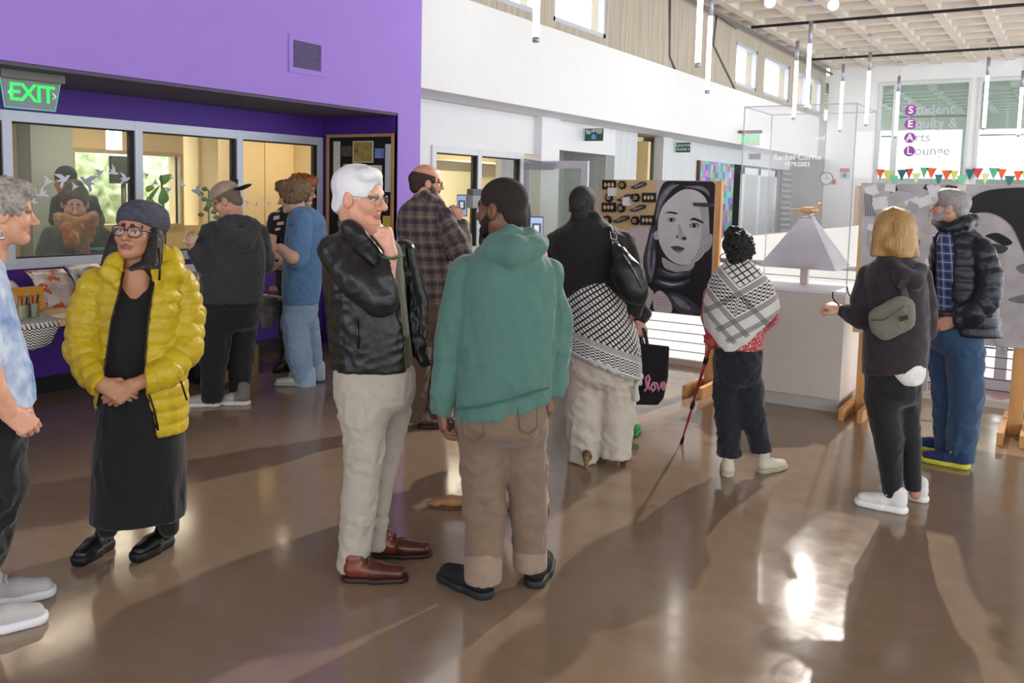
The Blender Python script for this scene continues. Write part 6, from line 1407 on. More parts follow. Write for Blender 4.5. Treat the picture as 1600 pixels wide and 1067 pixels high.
for X, Y, k in ((60, 52, 0), (165, 52, 1), (265, 60, 2), (70, 145, 1), (165, 150, 2), (265, 145, 1), (350, 145, 0), (60, 215, 0), (160, 220, 1), (260, 225, 2), (60, 305, 1), (140, 305, 2), (262, 310, 1), (342, 308, 0)):
    if k == 0:
        PA.shape([(X, Y), (X + 92, Y), (X + 92, Y + 68), (X, Y + 68)], mink, 'block_print')
        for j in range(3): PA.shape(smooth_loop([(X + 12 + 26 * j, Y + 34), (X + 22 + 26 * j, Y + 18), (X + 34 + 26 * j, Y + 34), (X + 22 + 26 * j, Y + 52)], 2), mat('kraft_board'), 'block_print_mark')
    elif k == 1:
        st = [(X + 36 + (34 if i % 2 else 20) * math.cos(i * math.pi / 10), Y + 36 + (34 if i % 2 else 20) * math.sin(i * math.pi / 10)) for i in range(20)]
        PA.shape(st, mink, 'block_print'); PA.shape([(X + 36 + 14 * math.cos(a), Y + 36 + 14 * math.sin(a)) for a in np.linspace(0, 6.28, 11)[:-1]], mat('kraft_board'), 'block_print_mark'); PA.shape([(X + 36 + 7 * math.cos(a), Y + 36 + 7 * math.sin(a)) for a in np.linspace(0, 6.28, 9)[:-1]], mink, 'block_print_mark')
    else:
        PA.shape(smooth_loop([(X, Y + 45), (X + 40, Y + 28), (X + 70, Y + 8), (X + 105, Y + 6), (X + 108, Y + 30), (X + 70, Y + 45), (X + 30, Y + 58)], 3), mg1, 'block_print'); PA.shape([(X + 30, Y + 40), (X + 90, Y + 18), (X + 92, Y + 22), (X + 34, Y + 46)], mat('kraft_board'), 'block_print_mark')
for X, Y in ((108, 108), (215, 178)): PA.shape([(X, Y), (X + 48, Y), (X + 48, Y + 60), (X, Y + 60)], ink('white_note', 'E2E0DE', 0.03), 'note')
MB().box((0.55, -0.048, 0.64), (0.6, 0.0, 1.81)).build('edge_batten', mpine, tA)

PB = Paint(tB, PY - 0.05, lambda x, y: (x, y), (-1.425, -0.185, 0.645, 1.805))
PB.shape([(1340, 270), (1690, 270), (1690, 600), (1340, 560)], ink('collage_grey', 'BEBABE', 0.1), 'paper_ground')
rnd = random.Random(5)
for k in range(80):
    cx = rnd.uniform(1362, 1512); cy = 292 + 200 * rnd.random()**1.6; w = rnd.uniform(10, 26); h = rnd.uniform(8, 20); a = rnd.uniform(-0.5, 0.5)
    pts = [(cx + i * w / 2 * math.cos(a) - j * h / 2 * math.sin(a), cy + i * w / 2 * math.sin(a) + j * h / 2 * math.cos(a)) for i, j in ((-1, -1), (1, -1), (1, 1), (-1, 1))]
    PB.shape(pts, (ink('note_white', 'E6E4E6', 0.05), ink('note_cream', 'C9C3B4', 0.06), ink('note_grey', 'B2AFB4', 0.1), mg1)[(0, 0, 0, 1, 2, 2, 3)[k % 7]], 'pasted_note', lift=3 + k * 0.15)
PB.shape(smooth_loop([(1500, 336), (1508, 322), (1525, 305), (1552, 296), (1600, 293), (1644, 296), (1644, 430), (1605, 400), (1580, 352), (1545, 332)]), ink('cap_black', '1d1e22', 0.25), 'painted_cap', lift=18)
PB.shape(smooth_loop([(1515, 345), (1545, 334), (1578, 354), (1600, 400), (1644, 440), (1644, 545), (1560, 540), (1520, 430)]), ink('face_wash', 'B9B3B4', 0.15, 9), 'painted_face', lift=17)
for pts, mm in (([(1540, 368), (1560, 364), (1582, 378), (1570, 384), (1550, 374)], mink), ([(1545, 380), (1575, 386), (1565, 396), (1548, 390)], mg1), ([(1575, 468), (1600, 460), (1640, 455), (1640, 468), (1600, 474)], mg2), ([(1590, 415), (1640, 405), (1640, 430), (1600, 428)], mg2)): PB.shape(smooth_loop(pts), mm, 'face_mark', lift=20)
mch = ink('checker_print', '222226'); q = NG(mch); o = q.obj(); a = q.op('GREATER_THAN', q.op('MULTIPLY', q.op('SINE', q.op('MULTIPLY', q.op('ADD', o[0], o[2]), 260)), q.op('SINE', q.op('MULTIPLY', q.op('SUBTRACT', o[0], o[2]), 260))), 0.0); q.base(q.mix(a, '1c1c20', 'C9C6C8'))
PB.shape([(1351, 302), (1364, 305), (1362, 318), (1370, 338), (1351, 338)], mch, 'printed_cloth', lift=18)

# pedestal
ped = empty('pedestal', (-1.905, 7.425, 0), 0, 'white box pedestal with recessed plinth under the clear case', 'pedestal')
mped = mat('pedestal_white', 'D8D0C8', 0.55, var=0.02)
bevel(MB().box((-0.435, -0.375, 0.1), (0.435, 0.375, 0.93)).build('pedestal_body', mped, ped), 0.003)
MB().box((-0.42, -0.36, 0), (0.42, 0.36, 0.1)).build('plinth', mat('plinth_grey', 'C3BFBB', 0.6), ped)
a = ony(1278, 465, 7.05); b = ony(1316, 488, 7.05)
MB().box((a[0] + 1.905, -0.379, b[2]), (b[0] + 1.905, -0.3752, a[2])).build('label_card', mat('cream_card', 'D9CFB8', 0.6), ped)
# acrylic case
cs = empty('display_case', (-1.905, 7.425, 0.931), 0, 'tall clear acrylic display case standing on the white pedestal', 'display case')
mac = mat('clear_acrylic', 'F2F6FA', 0.03, alpha=0.075, spec=0.6); med = mat('acrylic_edge', 'B9C3D4', 0.1, alpha=0.55); hz = 1.475
for nm, lo, hi in (('case_pane', (-0.435, -0.375, 0), (0.435, -0.367, hz)), ('case_pane', (-0.435, 0.367, 0), (0.435, 0.375, hz)), ('case_pane', (-0.435, -0.366, 0), (-0.427, 0.366, hz)), ('case_pane', (0.427, -0.366, 0), (0.435, 0.366, hz)), ('case_top', (-0.435, -0.375, hz), (0.435, 0.375, hz + 0.008))): MB().box(lo, hi).build(nm, mac, cs)
for x in (-0.436, 0.436):
    for y in (-0.376, 0.376): MB().box((x - 0.004, y - 0.004, 0), (x + 0.004, y + 0.004, hz + 0.008)).build('case_edge', med, cs)
    MB().box((x - 0.003, -0.375, hz), (x + 0.003, 0.375, hz + 0.009)).build('case_edge', med, cs)
for y in (-0.376, 0.376): MB().box((-0.435, y - 0.003, hz), (0.435, y + 0.003, hz + 0.009)).build('case_edge', med, cs)
bevel(MB().box((-0.425, -0.365, 0.0), (0.425, 0.365, 0.03)).build('case_base', mat('case_base_white', 'F4F4F6', 0.3), cs), 0.004)
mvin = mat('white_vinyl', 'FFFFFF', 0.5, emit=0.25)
for tx, px, py, sz in (('Rachel Corrie', 1245, 246, 0.066), ('1979', 1234.5, 257, 0.05), ('-', 1245, 257, 0.05), ('2003', 1255.5, 257, 0.05), ('and', 1282, 215, 0.05)):
    c = ony(px, py, 7.048); text_mesh('case_lettering', tx, sz, mvin, cs, (c[0] + 1.905, 7.047 - 7.425, c[2] - 0.931), (1, 0, 0), (0, 0, 1), 0.001)
# steel pyramid with bronze dove
py_ = empty('pyramid_sculpture', (-1.885, 7.42, 0.962), 0, 'brushed steel pyramid topped by a golden bronze dove inside the case', 'sculpture')
mst = mat('brushed_steel', 'C9C6D6', 0.22, metal=0.75, var=0.15, vscale=4, stretch=(1, 1, 1)); mbz = mat('bronze_gold', 'C79A5B', 0.3, metal=0.85, var=0.25, vscale=25)
zb_, zt_ = 0.15, 0.56; h0, h1 = 0.31, 0.045
V = [(-h0, -h0 * 0.9, zb_), (h0, -h0 * 0.9, zb_), (h0, h0 * 0.9, zb_), (-h0, h0 * 0.9, zb_), (-h1, -h1, zt_), (h1, -h1, zt_), (h1, h1, zt_), (-h1, h1, zt_)]
pydata('pyramid', V, [(0, 3, 2, 1), (4, 5, 6, 7), (0, 1, 5, 4), (1, 2, 6, 5), (2, 3, 7, 6), (3, 0, 4, 7)], mst, py_)
MB().box((-0.05, -0.05, zt_ - 0.055), (0.05, 0.05, zt_ + 0.006)).build('cap_block', mat('steel_cap', '8f8d98', 0.35, metal=0.9), py_)
MB().box((-0.03, -0.03, 0), (0.03, 0.03, zb_)).build('support_post', mat('pink_post', 'DCC9C4', 0.5), py_)
g = Solid(0.004); g.k = 0.015; zz = zt_ + 0.055
g.ell((0.0, 0, zz), (0.075, 0.036, 0.034)); g.cone((-0.05, 0, zz + 0.004), (-0.16, 0, zz + 0.012), 0.024, 0.008, flat=((0, 0, 1), 0.4)); g.cone((0.055, 0, zz + 0.01), (0.075, 0, zz + 0.042), 0.024, 0.018); g.ell((0.082, 0, zz + 0.052), (0.022, 0.018, 0.018)); g.cone((0.098, 0, zz + 0.052), (0.118, 0, zz + 0.05), 0.006, 0.002)
dv = link('dove', g.mesh('dove'), mbz, py_)
for s in (-1, 1):
    w = Solid(0.004); w.cone((0.04, s * 0.034, zz + 0.008), (-0.09, s * 0.026, zz + 0.004), 0.026, 0.006, flat=((0, 1, 0), 0.35)); link('wing', w.mesh('wing'), mbz, dv)
    MB().tube([(0.01, s * 0.014, zz - 0.028), (0.012, s * 0.014, zt_ + 0.004)], 0.005, 6).build('dove_leg', mbz, dv)

# cable railing before the stair void
rl = empty('cable_railing', (0, 8.095, 0), 0, 'steel cable railing along the edge of the stair void', 'railing')
mstl = mat('rail_steel', '9a9ca0', 0.35, metal=0.8)
for x in np.arange(-4.2, XR, 1.6): MB().box((x - 0.02, -0.02, 0.06), (x + 0.02, 0.02, 1.05)).build('rail_post', mstl, rl)
MB().tube([(-4.25, 0, 1.07), (XR - 0.05, 0, 1.07)], 0.024, 8).build('top_rail', mstl, rl)
cb = None
for k in range(10):
    if cb is None: cb = MB().tube([(-4.25, 0, 0), (XR - 0.05, 0, 0)], 0.0045, 5).build('cable', mat('cable_dark', '55565a', 0.4, metal=0.5), rl); o = cb
    else: o = cb.copy(); COL.objects.link(o)
    o.location = (0, 0, 0.14 + 0.092 * k)

# ------------------------------------------------------------------ signs
mgs_ = mat('sign_green', '2F5A3C', 0.5); mwt = mat('sign_white', 'EEF0EE', 0.5)
def hang_sign(px0, px1, py0, py1, X, lines, label, col=mgs_, icon=False):
    a = onx(px0, py0, X); y = a[1]; b = ony(px1, py1, y); w = b[0] - a[0]; h = a[2] - b[2]
    t = empty('hanging_sign', (a[0], y, b[2]), 0, label, 'sign')
    MB().box((0, 0, 0), (w, 0.012, h)).build('sign_plate', col, t); MB().box((-0.03, -0.004, 0), (0, 0.016, h)).build('wall_bracket', malu, t)
    for tx, fz, sz in lines: text_mesh('sign_lettering', tx, sz, mwt, t, (w / 2, -0.002, h * fz), (1, 0, 0), (0, 0, 1), 0.002, bold=0.001)
    if icon:
        MB().box((w / 2 - 0.055, -0.003, 0.02), (w / 2 + 0.055, -0.001, 0.13)).build('access_square', mat('access_blue', '2A66A8', 0.5), t)
        mb = MB(); c = (w / 2, -0.005, 0.065); mb.tube([(c[0] + 0.026 * math.cos(u), c[1], c[2] - 0.008 + 0.026 * math.sin(u)) for u in np.linspace(2.2, 6.0, 9)], 0.004, 5).tube([(c[0] - 0.006, c[1], c[2] + 0.042), (c[0] - 0.004, c[1], c[2] + 0.012), (c[0] + 0.018, c[1], c[2] + 0.008), (c[0] + 0.028, c[1], c[2] - 0.026)], 0.005, 5)
        mb.build('wheelchair_symbol', mwt, t)
hang_sign(914, 942, 201, 220, XS + 0.03, (('ALL GENDER', 0.84, 0.05), ('RESTROOM', 0.64, 0.05)), 'green hanging sign reading ALL GENDER RESTROOM with wheelchair symbol', icon=True)
hang_sign(1056.5, 1078, 223, 238, XS + 0.03, (('ELEVATOR', 0.7, 0.062), ('FLOOR 3', 0.3, 0.062)), 'green hanging sign reading ELEVATOR FLOOR 3')
hang_sign(1171, 1188, 240, 249, XS + 0.03, (), 'grey-green blank hanging sign seen through the case', mat('sign_grey_green', '66705f', 0.6))
mex = mat('exit_green', '1FD14A', 0.4, emit=1.6); mep = mat('exit_plate', 'A7B5B0', 0.15, alpha=0.35)
ex = empty('exit_sign', (-6.0, 3.02, 2.16), 0, 'edge-lit green EXIT sign with arrows under the purple bulkhead', 'exit sign')
MB().prism([(0.02, 0), (0.36, 0), (0.40, 0.2), (-0.005, 0.2)], (0, 0, 0), (0, 1, 0), (0, 0, 1), 0.008).build('exit_plate', mep, ex)
MB().box((-0.03, -0.02, 0.19), (0.05, 0.41, 0.245)).build('exit_housing', mat('housing_grey', '6d6a66', 0.5, metal=0.3), ex)
MB().tube([(0.004, 0.02, 0.0), (0.004, 0.36, 0.0)], 0.004, 6).tube([(0.004, 0.02, 0), (0.004, -0.005, 0.19)], 0.003, 6).tube([(0.004, 0.36, 0), (0.004, 0.4, 0.19)], 0.003, 6).build('exit_edge', mat('exit_edge_green', '63C79A', 0.3, emit=0.6), ex)
text_mesh('exit_letters', 'EXIT', 0.165, mex, ex, (0.011, 0.2, 0.1), (0, 1, 0), (0, 0, 1), 0.003, bold=0.0015, spacing=0.9)
for y, s in ((0.05, 1), (0.355, -1)): MB().tube([(0.011, y + s * 0.014, 0.12), (0.011, y - s * 0.008, 0.1), (0.011, y + s * 0.014, 0.08)], 0.004, 5).build('exit_arrow', mat('exit_arrow', '9FE8C4', 0.4, emit=0.8), ex)
a = onx(1153, 204, XF); y = a[1]; ex2 = empty('exit_sign', (XF + 0.02, y, a[2] - 0.3), 0, 'green EXIT sign projecting from the white bulkhead by the case', 'exit sign')
MB().box((0.05, 0, 0), (0.42, 0.008, 0.24)).build('exit_plate', mep, ex2); MB().box((0, -0.02, 0.24), (0.46, 0.03, 0.3)).build('exit_housing', mat('housing_grey'), ex2); text_mesh('exit_letters', 'EXIT', 0.17, mex, ex2, (0.235, -0.004, 0.12), (1, 0, 0), (0, 0, 1), 0.003, bold=0.003)

# air grille in the purple bulkhead
a = onx(451, 58, XF); b = onx(501, 118, XF)
vt = empty('air_grille', (XF, 5.27, 2.655), 0, 'purple-painted square air grille high on the purple bulkhead', 'vent')
MB().box((0, 0, 0), (0.012, 0.42, 0.045)).box((0, 0, 0.275), (0.012, 0.42, 0.32)).box((0, 0, 0.045), (0.012, 0.045, 0.275)).box((0, 0.375, 0.045), (0.012, 0.42, 0.275)).build('grille_frame', mpur, vt)
MB().box((0.001, 0.045, 0.045), (0.003, 0.375, 0.275)).build('grille_dark', mblk, vt)
sl = None
for k in range(13):
    if sl is None: sl = MB().obox((0.008, 0.21, 0), (0.006, 0, 0.003), (0, 0.165, 0), (-0.001, 0, 0.002)).build('slat', mat('grille_slat', '8f7fb5', 0.5), vt); o = sl
    else: o = sl.copy(); COL.objects.link(o)
    o.location = (0, 0, 0.052 + 0.018 * k)

# bulletin board on the recess side
bb = empty('bulletin_board', (-6.70, YC - 0.001, 0.95), 0, 'black felt bulletin board in an oak frame on the purple recess wall', 'bulletin board')
mok = mat('oak_frame', 'B98A5E', 0.5, var=0.1, vscale=3, stretch=(4, 4, 1)); bw, bh = 0.93, 1.28
MB().box((0, -0.02, 0), (bw, 0, bh)).build('felt_panel', mat('black_felt', '16171a', 0.9), bb)
for lo, hi in (((0, -0.03, 0), (0.035, 0, bh)), ((bw - 0.035, -0.03, 0), (bw, 0, bh)), ((0.035, -0.03, bh - 0.03), (bw - 0.035, 0, bh)), ((0.035, -0.03, 0), (bw - 0.035, 0, 0.03))): MB().box(lo, hi).build('frame_rail', mok, bb)
def on_bb(px0, py0, px1, py1, m, nm):
    a = ony(px0, py0, YC - 0.025); b = ony(px1, py1, YC - 0.025); return MB().box((a[0] + 6.70, -0.024, b[2] - 0.95), (b[0] + 6.70, -0.021, a[2] - 0.95)).build(nm, m, bb)
on_bb(521, 221, 531, 322, mat('pinned_white', 'CFCFC8', 0.7), 'paper_strip'); on_bb(602, 225, 612, 300, mat('pinned_pale', 'C2C8D2', 0.7), 'paper_strip')
on_bb(533.5, 228, 550, 244, mat('small_dark_photo', '5a4638', 0.5, var=0.5, vscale=30), 'photo_card'); on_bb(551, 220.5, 583, 254, mat('gold_poster_edge', 'D8D2BC', 0.6), 'poster'); o = on_bb(552.5, 222, 581.5, 252.5, mat('gold_poster', 'A08A4A', 0.6, var=0.3, vscale=12), 'poster_face'); o.location.y = -0.002
mt_ = mat('red_flower', 'A8402E', 0.6); 
o = on_bb(554.5, 233, 559.5, 239, mt_, 'poster_flower'); o.location.y = -0.004
on_bb(585.5, 232, 600, 247, mat('blue_card', '6a80b8', 0.5, var=0.5, vscale=30), 'photo_card'); on_bb(536, 256, 556, 300, mat('tan_sheet', 'B99C7A', 0.7), 'paper_sheet'); on_bb(575, 258, 596, 300, mat('pinned_white'), 'paper_sheet'); on_bb(529, 332, 545, 345, mat('yellow_note', 'C9C04A', 0.7), 'sticky_note'); on_bb(598, 337, 610, 356, mat('yellow_note'), 'sticky_note')

# lounge lettering, bunting, wall devices on the far wall
lg = empty('window_lettering', (-3.95, YF + 0.017, 2.6), 0, 'white and purple window lettering Student Equity and Arts Lounge', 'lettering')
mpv = mat('purple_vinyl', '9A3FA8', 0.5); mgv = mat('pale_vinyl', 'BAC1C6', 0.5)
for k, (big, rest, py) in enumerate((('S', 'tudent', 172), ('E', 'quity &', 193.5), ('A', 'rts', 215), ('L', 'ounge', 236))):
    c = ony(1422.5 - k * 0.8, py, YF - 0.05); r = 0.135; q = (c[0] + 3.95, c[2] - 2.6)
    MB().prism([(r * math.cos(u), r * math.sin(u)) for u in np.linspace(0, 2 * math.pi, 29)[:-1]], (q[0], 0.0, q[1]), (1, 0, 0), (0, 0, 1), 0.003).build('letter_disc', mpv, lg)
    text_mesh('letter', big, 0.25, mwt, lg, (q[0], -0.006, q[1]), (1, 0, 0), (0, 0, 1), 0.003, bold=0.006); text_mesh('letter', rest, 0.33, mgv, lg, (q[0] + 0.115, -0.006, q[1] + 0.0), (1, 0, 0), (0, 0, 1), 0.003, align='LEFT', bold=0.006)
def flat_on_far(name, px0, py0, px1, py1, m, label, cat, dpt=0.03):
    a = ony(px0, py0, YF); b = ony(px1, py1, YF); o = MB().box((a[0], YF - dpt, b[2]), (b[0], YF - 0.002, a[2])).build(name, m); return tag(o, label, cat)
fa = flat_on_far('fire_alarm', 1301, 280, 1306, 288, mat('alarm_red', 'C03A40', 0.4), 'red fire alarm beside the wall clock', 'alarm', 0.06)
sg = flat_on_far('wall_sign', 1313, 263, 1327, 280, mat('sign_lilac', 'C9C6DA', 0.5), 'small red-topped wall sign with a wheelchair symbol', 'sign', 0.01)
a = ony(1313, 263, YF); b = ony(1327, 269, YF); MB().box((a[0], YF - 0.014, b[2]), (b[0], YF - 0.0105, a[2])).build('sign_red_band', mat('sign_red', 'C05058', 0.5), sg)
a = ony(1317.5, 271, YF); b = ony(1322.5, 277, YF); MB().box((a[0], YF - 0.014, b[2]), (b[0], YF - 0.0105, a[2])).build('access_square', mat('access_blue'), sg)
c = ony(1292, 279, YF); ck = empty('wall_clock', (c[0], YF - 0.05, c[2]), 0, 'round white wall clock with a grey rim on the far wall', 'clock')
circ = lambda r: [(r * math.cos(u), r * math.sin(u)) for u in np.linspace(0, 2 * math.pi, 25)[:-1]]
MB().prism(circ(0.17), (0, 0.048, 0), (1, 0, 0), (0, 0, 1), 0.045).build('clock_rim', mat('clock_grey', '6f7478', 0.4), ck); MB().prism(circ(0.145), (0, 0.002, 0), (1, 0, 0), (0, 0, 1), 0.004).build('clock_face', mwt, ck); MB().box((-0.006, -0.006, 0), (0.006, -0.003, 0.1)).build('hour_hand', mblk, ck); MB().box((0, -0.006, -0.005), (0.09, -0.003, 0.005)).build('minute_hand', mblk, ck)
fd = struct('door_5', MB().box((-4.94, YF + 0.1, 0), (-4.86, YF + 0.2, 2.04)).box((-4.54, YF + 0.1, 0), (-4.46, YF + 0.2, 2.04)), mat('tan_door_frame', 'C99A70', 0.5)); MB().box((-4.86, YF + 0.12, 0), (-4.54, YF + 0.17, 2.04)).build('door_leaf', mat('brown_door', '8d8072', 0.5), fd)
bt = empty('bunting', (-4.4, YF - 0.09, 2.36), 0, 'string of small coloured triangular flags hung in the lounge window', 'bunting')
MB().tube([(0, 0, 0.12 - 0.05 * math.sin(k * 0.9)) if k < 1 else (k * 0.25, 0, 0.12 - 0.04 * math.sin(k * 1.1)) for k in range(22)], 0.006, 5).build('string', mwt, bt)
fc = ['E8663C', 'D9D66A', '7FC9A0', '2F6A6E', 'C9504A', 'E0E6A8', '5FB98C', 'E8663C', '3E7A78']
for k in range(30):
    x = 0.08 + 0.17 * k; z = 0.12 - 0.04 * math.sin(x / 0.25 * 1.1) - (0.13 if k % 3 == 2 else 0.0); w = 0.1 + 0.02 * (k % 2)
    MB().prism([(x - w, z), (x, z - 0.28), (x + w, z)], (0, -0.008, 0), (1, 0, 0), (0, 0, 1), 0.003).build('flag', mat('flag_' + fc[k % 9], fc[k % 9], 0.7), bt)
# mosaic picture on the corridor wall
ma = empty('mosaic_painting', (XS + 0.005, 16.5, 0.9), 0, 'framed picture of many blue and multicoloured patches beside the elevator sign', 'painting')
MB().box((0, 0, 0), (0.06, 0.06, 1.48)).build('frame_edge', mat('dark_frame', '5a3a2c', 0.5), ma)
mm_ = mat('mosaic_patches', '8aa0c0', 0.5); q = NG(mm_); tcn = q.N.new('ShaderNodeTexCoord'); mpn = q.N.new('ShaderNodeMapping'); mpn.inputs['Scale'].default_value = (1, 7, 7.5); q.L.new(tcn.outputs['Object'], mpn.inputs[0]); vo = q.N.new('ShaderNodeTexVoronoi'); vo.distance = 'CHEBYCHEV'; vo.inputs['Randomness'].default_value = 0.35; vo.inputs['Scale'].default_value = 1.0; q.L.new(mpn.outputs[0], vo.inputs['Vector'])
q.base(q.mix(0.45, vo.outputs['Color'], '5f86c0')); MB().box((0, 0.06, 0), (0.045, 2.1, 1.48)).build('picture', mm_, ma)

# ------------------------------------------------------------------ table along the purple wall
tb = empty('long_table', (-6.2, 2.9, 0), 0, 'long wood-topped table with black pedestal legs under the office windows', 'table')
bevel(MB().box((-0.55, -1.0, 0.71), (0.55, 2.25, 0.74)).build('table_top', mat('maple_top', 'C9A06A', 0.45, var=0.1, vscale=2, stretch=(6, 1, 1)), tb), 0.004)
for y in (-0.4, 1.75):
    MB().box((-0.04, y - 0.04, 0.03), (0.04, y + 0.04, 0.71)).build('table_leg', mblk, tb); MB().box((-0.42, y - 0.04, 0), (0.42, y + 0.04, 0.035)).build('table_foot', mblk, tb)
def tbl(px, py, z=0.742): return gnd(px, py, z)
def sheet(name, rows_, m, label, cat, thick=0.002):
    """bent sheet through rows of world points"""
    R_ = [[np.array(p) for p in r] for r in rows_]; nu = len(R_[0]); V = [p for r in R_ for p in r]
    F = [(i * nu + j, i * nu + j + 1, (i + 1) * nu + j + 1, (i + 1) * nu + j) for i in range(len(R_) - 1) for j in range(nu - 1)]
    o = pydata(name, V, F, m, smooth=True); md = o.modifiers.new('solid', 'SOLIDIFY'); md.thickness = thick; return tag(o, label, cat)
mph = mat('photo_print', 'B98A78', 0.3, spec=0.6); q = NG(mph); n = q.noise(5, 4); n2 = q.noise(14, 3); q.base(q.mix(q.op('GREATER_THAN', n2, 0.57), q.mix(q.op('MULTIPLY_ADD', n, 3.5, -1.2), '8d6a5c', 'D9CFCB'), 'C0603A'))
mph2 = mat('photo_print_grey', 'A09A96', 0.3); q = NG(mph2); n = q.noise(8, 4); q.base(q.mix(q.op('MULTIPLY_ADD', n, 4, -1.5), '4a4442', 'CFCAC6'))
def curved_print(px0, px1, pyb, h, m, label, lean=0.12):
    a = gnd(px0, pyb, 0.742); b = gnd(px1, pyb - (px1 - px0) * 0.09, 0.742); rows_ = []
    for k in range(6):
        t = k / 5; z = 0.742 + h * math.sin(t * 1.35); back = -h * 0.55 * (1 - math.cos(t * 1.35)) - lean * t
        rows_.append([a + (b - a) * j / 5 + np.array([back, 0, z - 0.742]) for j in range(6)])
    return sheet('photo_print', rows_, m, label, 'print', 0.003)
curved_print(66, 126, 482, 0.27, mph, 'curling colour photo print propped on the table beside the marker tins')
curved_print(128, 182, 478, 0.3, mph2, 'curling greyish photo print propped on the table behind the yellow jacket')
curved_print(10, 44, 486, 0.2, mat('pale_print', 'CDBFB2', 0.4, var=0.15, vscale=10), 'pale print propped behind the orange box on the table')
def can(px, py, label):
    c = tbl(px, py); t = empty('marker_tin', c, 0, label, 'tin', 'marker tins'); prof = [(0.038, 0)] + [(0.038 + (0.0015 if k % 2 else 0), 0.008 + 0.011 * k) for k in range(9)] + [(0.039, 0.105), (0.035, 0.105), (0.035, 0.09)]
    MB().lathe((0, 0, 0), prof, 18).build('tin_body', mat('tin_olive', '8b8c70', 0.4, metal=0.5), t)
    for k, cc in enumerate(('C9702E', '2a2a2c', '7a8a92', 'B04A2A', '3a3430', 'A9A9A0', 'D08A3A')):
        u = k * 0.9; MB().tube([(0.012 * math.cos(u), 0.012 * math.sin(u), 0.02), (0.034 * math.cos(u), 0.034 * math.sin(u), 0.15 + 0.01 * (k % 3))], 0.006, 7).build('marker', mat('marker_' + cc, cc, 0.4), t)
can(35, 500, 'ribbed olive tin of markers on the table directly before the orange box'); can(52, 497, 'ribbed olive tin of markers on the table beside the curling photo print')
c = tbl(44, 486); ob = empty('leaflet_box', c, 0.0, 'orange cardboard leaflet box standing behind the marker tins', 'box'); bevel(MB().box((-0.06, -0.12, 0), (0.03, 0.1, 0.17)).build('box_body', mat('orange_card', 'C98A1E', 0.5), ob), 0.003); MB().box((0.0302, -0.09, 0.03), (0.0312, 0.07, 0.12)).build('box_print', mat('orange_print', 'B0701A', 0.5, var=0.4, vscale=40), ob)
mkt = mat('table_keffiyeh', 'D2CECA', 0.9); q = NG(mkt); o = q.obj(); q.base(keffiyeh_nodes(q, o[1], q.op('ADD', o[0], o[2]), 0.0, 0.0, 1.0))
sheet('table_scarf', [[(-6.15, 2.35 + 0.14 * j, 0.748) for j in range(8)], [(-5.9, 2.35 + 0.13 * j, 0.749) for j in range(8)], [(-5.66, 2.35 + 0.12 * j, 0.748) for j in range(8)], [(-5.635, 2.36 + 0.115 * j, 0.72 - 0.0 * j) for j in range(8)], [(-5.63, 2.4 + 0.1 * j, 0.62 - 0.02 * math.sin(j)) for j in range(8)], [(-5.625, 2.45 + 0.075 * j, 0.53 + 0.01 * j - 0.02 * math.sin(j * 2)) for j in range(8)]], mkt, 'black and white keffiyeh spread on the table and hanging over its edge', 'scarf', 0.004)
def paper(px, py, w, l, rz, label, m=None, z=0.742):
    c = tbl(px, py, z); o = MB().box((-w / 2, -l / 2, 0), (w / 2, l / 2, 0.002)).build('paper_sheet', m or mat('white_paper', 'E6E2DA', 0.7)); o.location = c; o.rotation_euler = (0, 0, rz); return tag(o, label, 'paper')
paper(112, 492, 0.21, 0.3, 0.2, 'white sheet lying on the table by the hanging keffiyeh'); paper(392, 462, 0.2, 0.26, 0.4, 'white sheet on the far table end behind the charcoal hoodie')
c = tbl(420, 456); fd_ = empty('snack_pile', c, 0, 'torn brown paper wrapping on the end of the table', 'wrapping'); g = Solid(0.006); [g.ell((0.05 * math.cos(k * 1.7), 0.07 * math.sin(k * 2.3), 0.025), (0.035, 0.03, 0.024)) for k in range(6)]; link('wrapping_paper', g.mesh('wrapping_paper', folds(171, 0.008, 120)), mat('brown_wrap', 'A8794C', 0.7, var=0.25, vscale=30), fd_)
sheet('hanging_cloth', [[(-5.75, 4.86 + 0.05 * j, 0.746) for j in range(5)], [(-5.638, 4.85 + 0.05 * j, 0.735) for j in range(5)], [(-5.63, 4.86 + 0.045 * j, 0.6) for j in range(5)], [(-5.62 + 0.01, 4.85 + 0.03 * j, 0.5) for j in range(5)]], mat('grey_print_cloth', '6d6a66', 0.85, var=0.5, vscale=12), 'grey printed cloth hanging off the table edge between the two visitors', 'cloth', 0.004)
c = tbl(304, 455); sb = empty('table_sign', c, 0, 'white cardboard sign with serif lettering on the table', 'sign'); MB().box((-0.01, -0.3, 0), (0.0, 0.16, 0.24)).build('sign_card', mat('sign_card', 'E4DFD6', 0.7), sb); text_mesh('sign_lettering', 'ien', 0.1, mblk, sb, (0.002, 0.0, 0.16), (0, 1, 0), (0, 0, 1), 0.001); text_mesh('sign_lettering', 'N', 0.07, mblk, sb, (0.002, 0.06, 0.06), (0, 1, 0), (0, 0, 1), 0.001)
c = gnd(304, 578); bx_ = empty('cardboard_box', (-6.2, c[1], 0), 0, 'brown cardboard box on the floor under the table', 'box'); bevel(MB().box((-0.2, -0.25, 0), (0.2, 0.2, 0.28)).build('box_body', mat('cardboard', '8d6a4a', 0.8), bx_), 0.004); MB().box((-0.02, -0.25, 0.281), (0.02, 0.2, 0.283)).build('box_tape', mat('brown_tape', '6a4c32', 0.5), bx_)
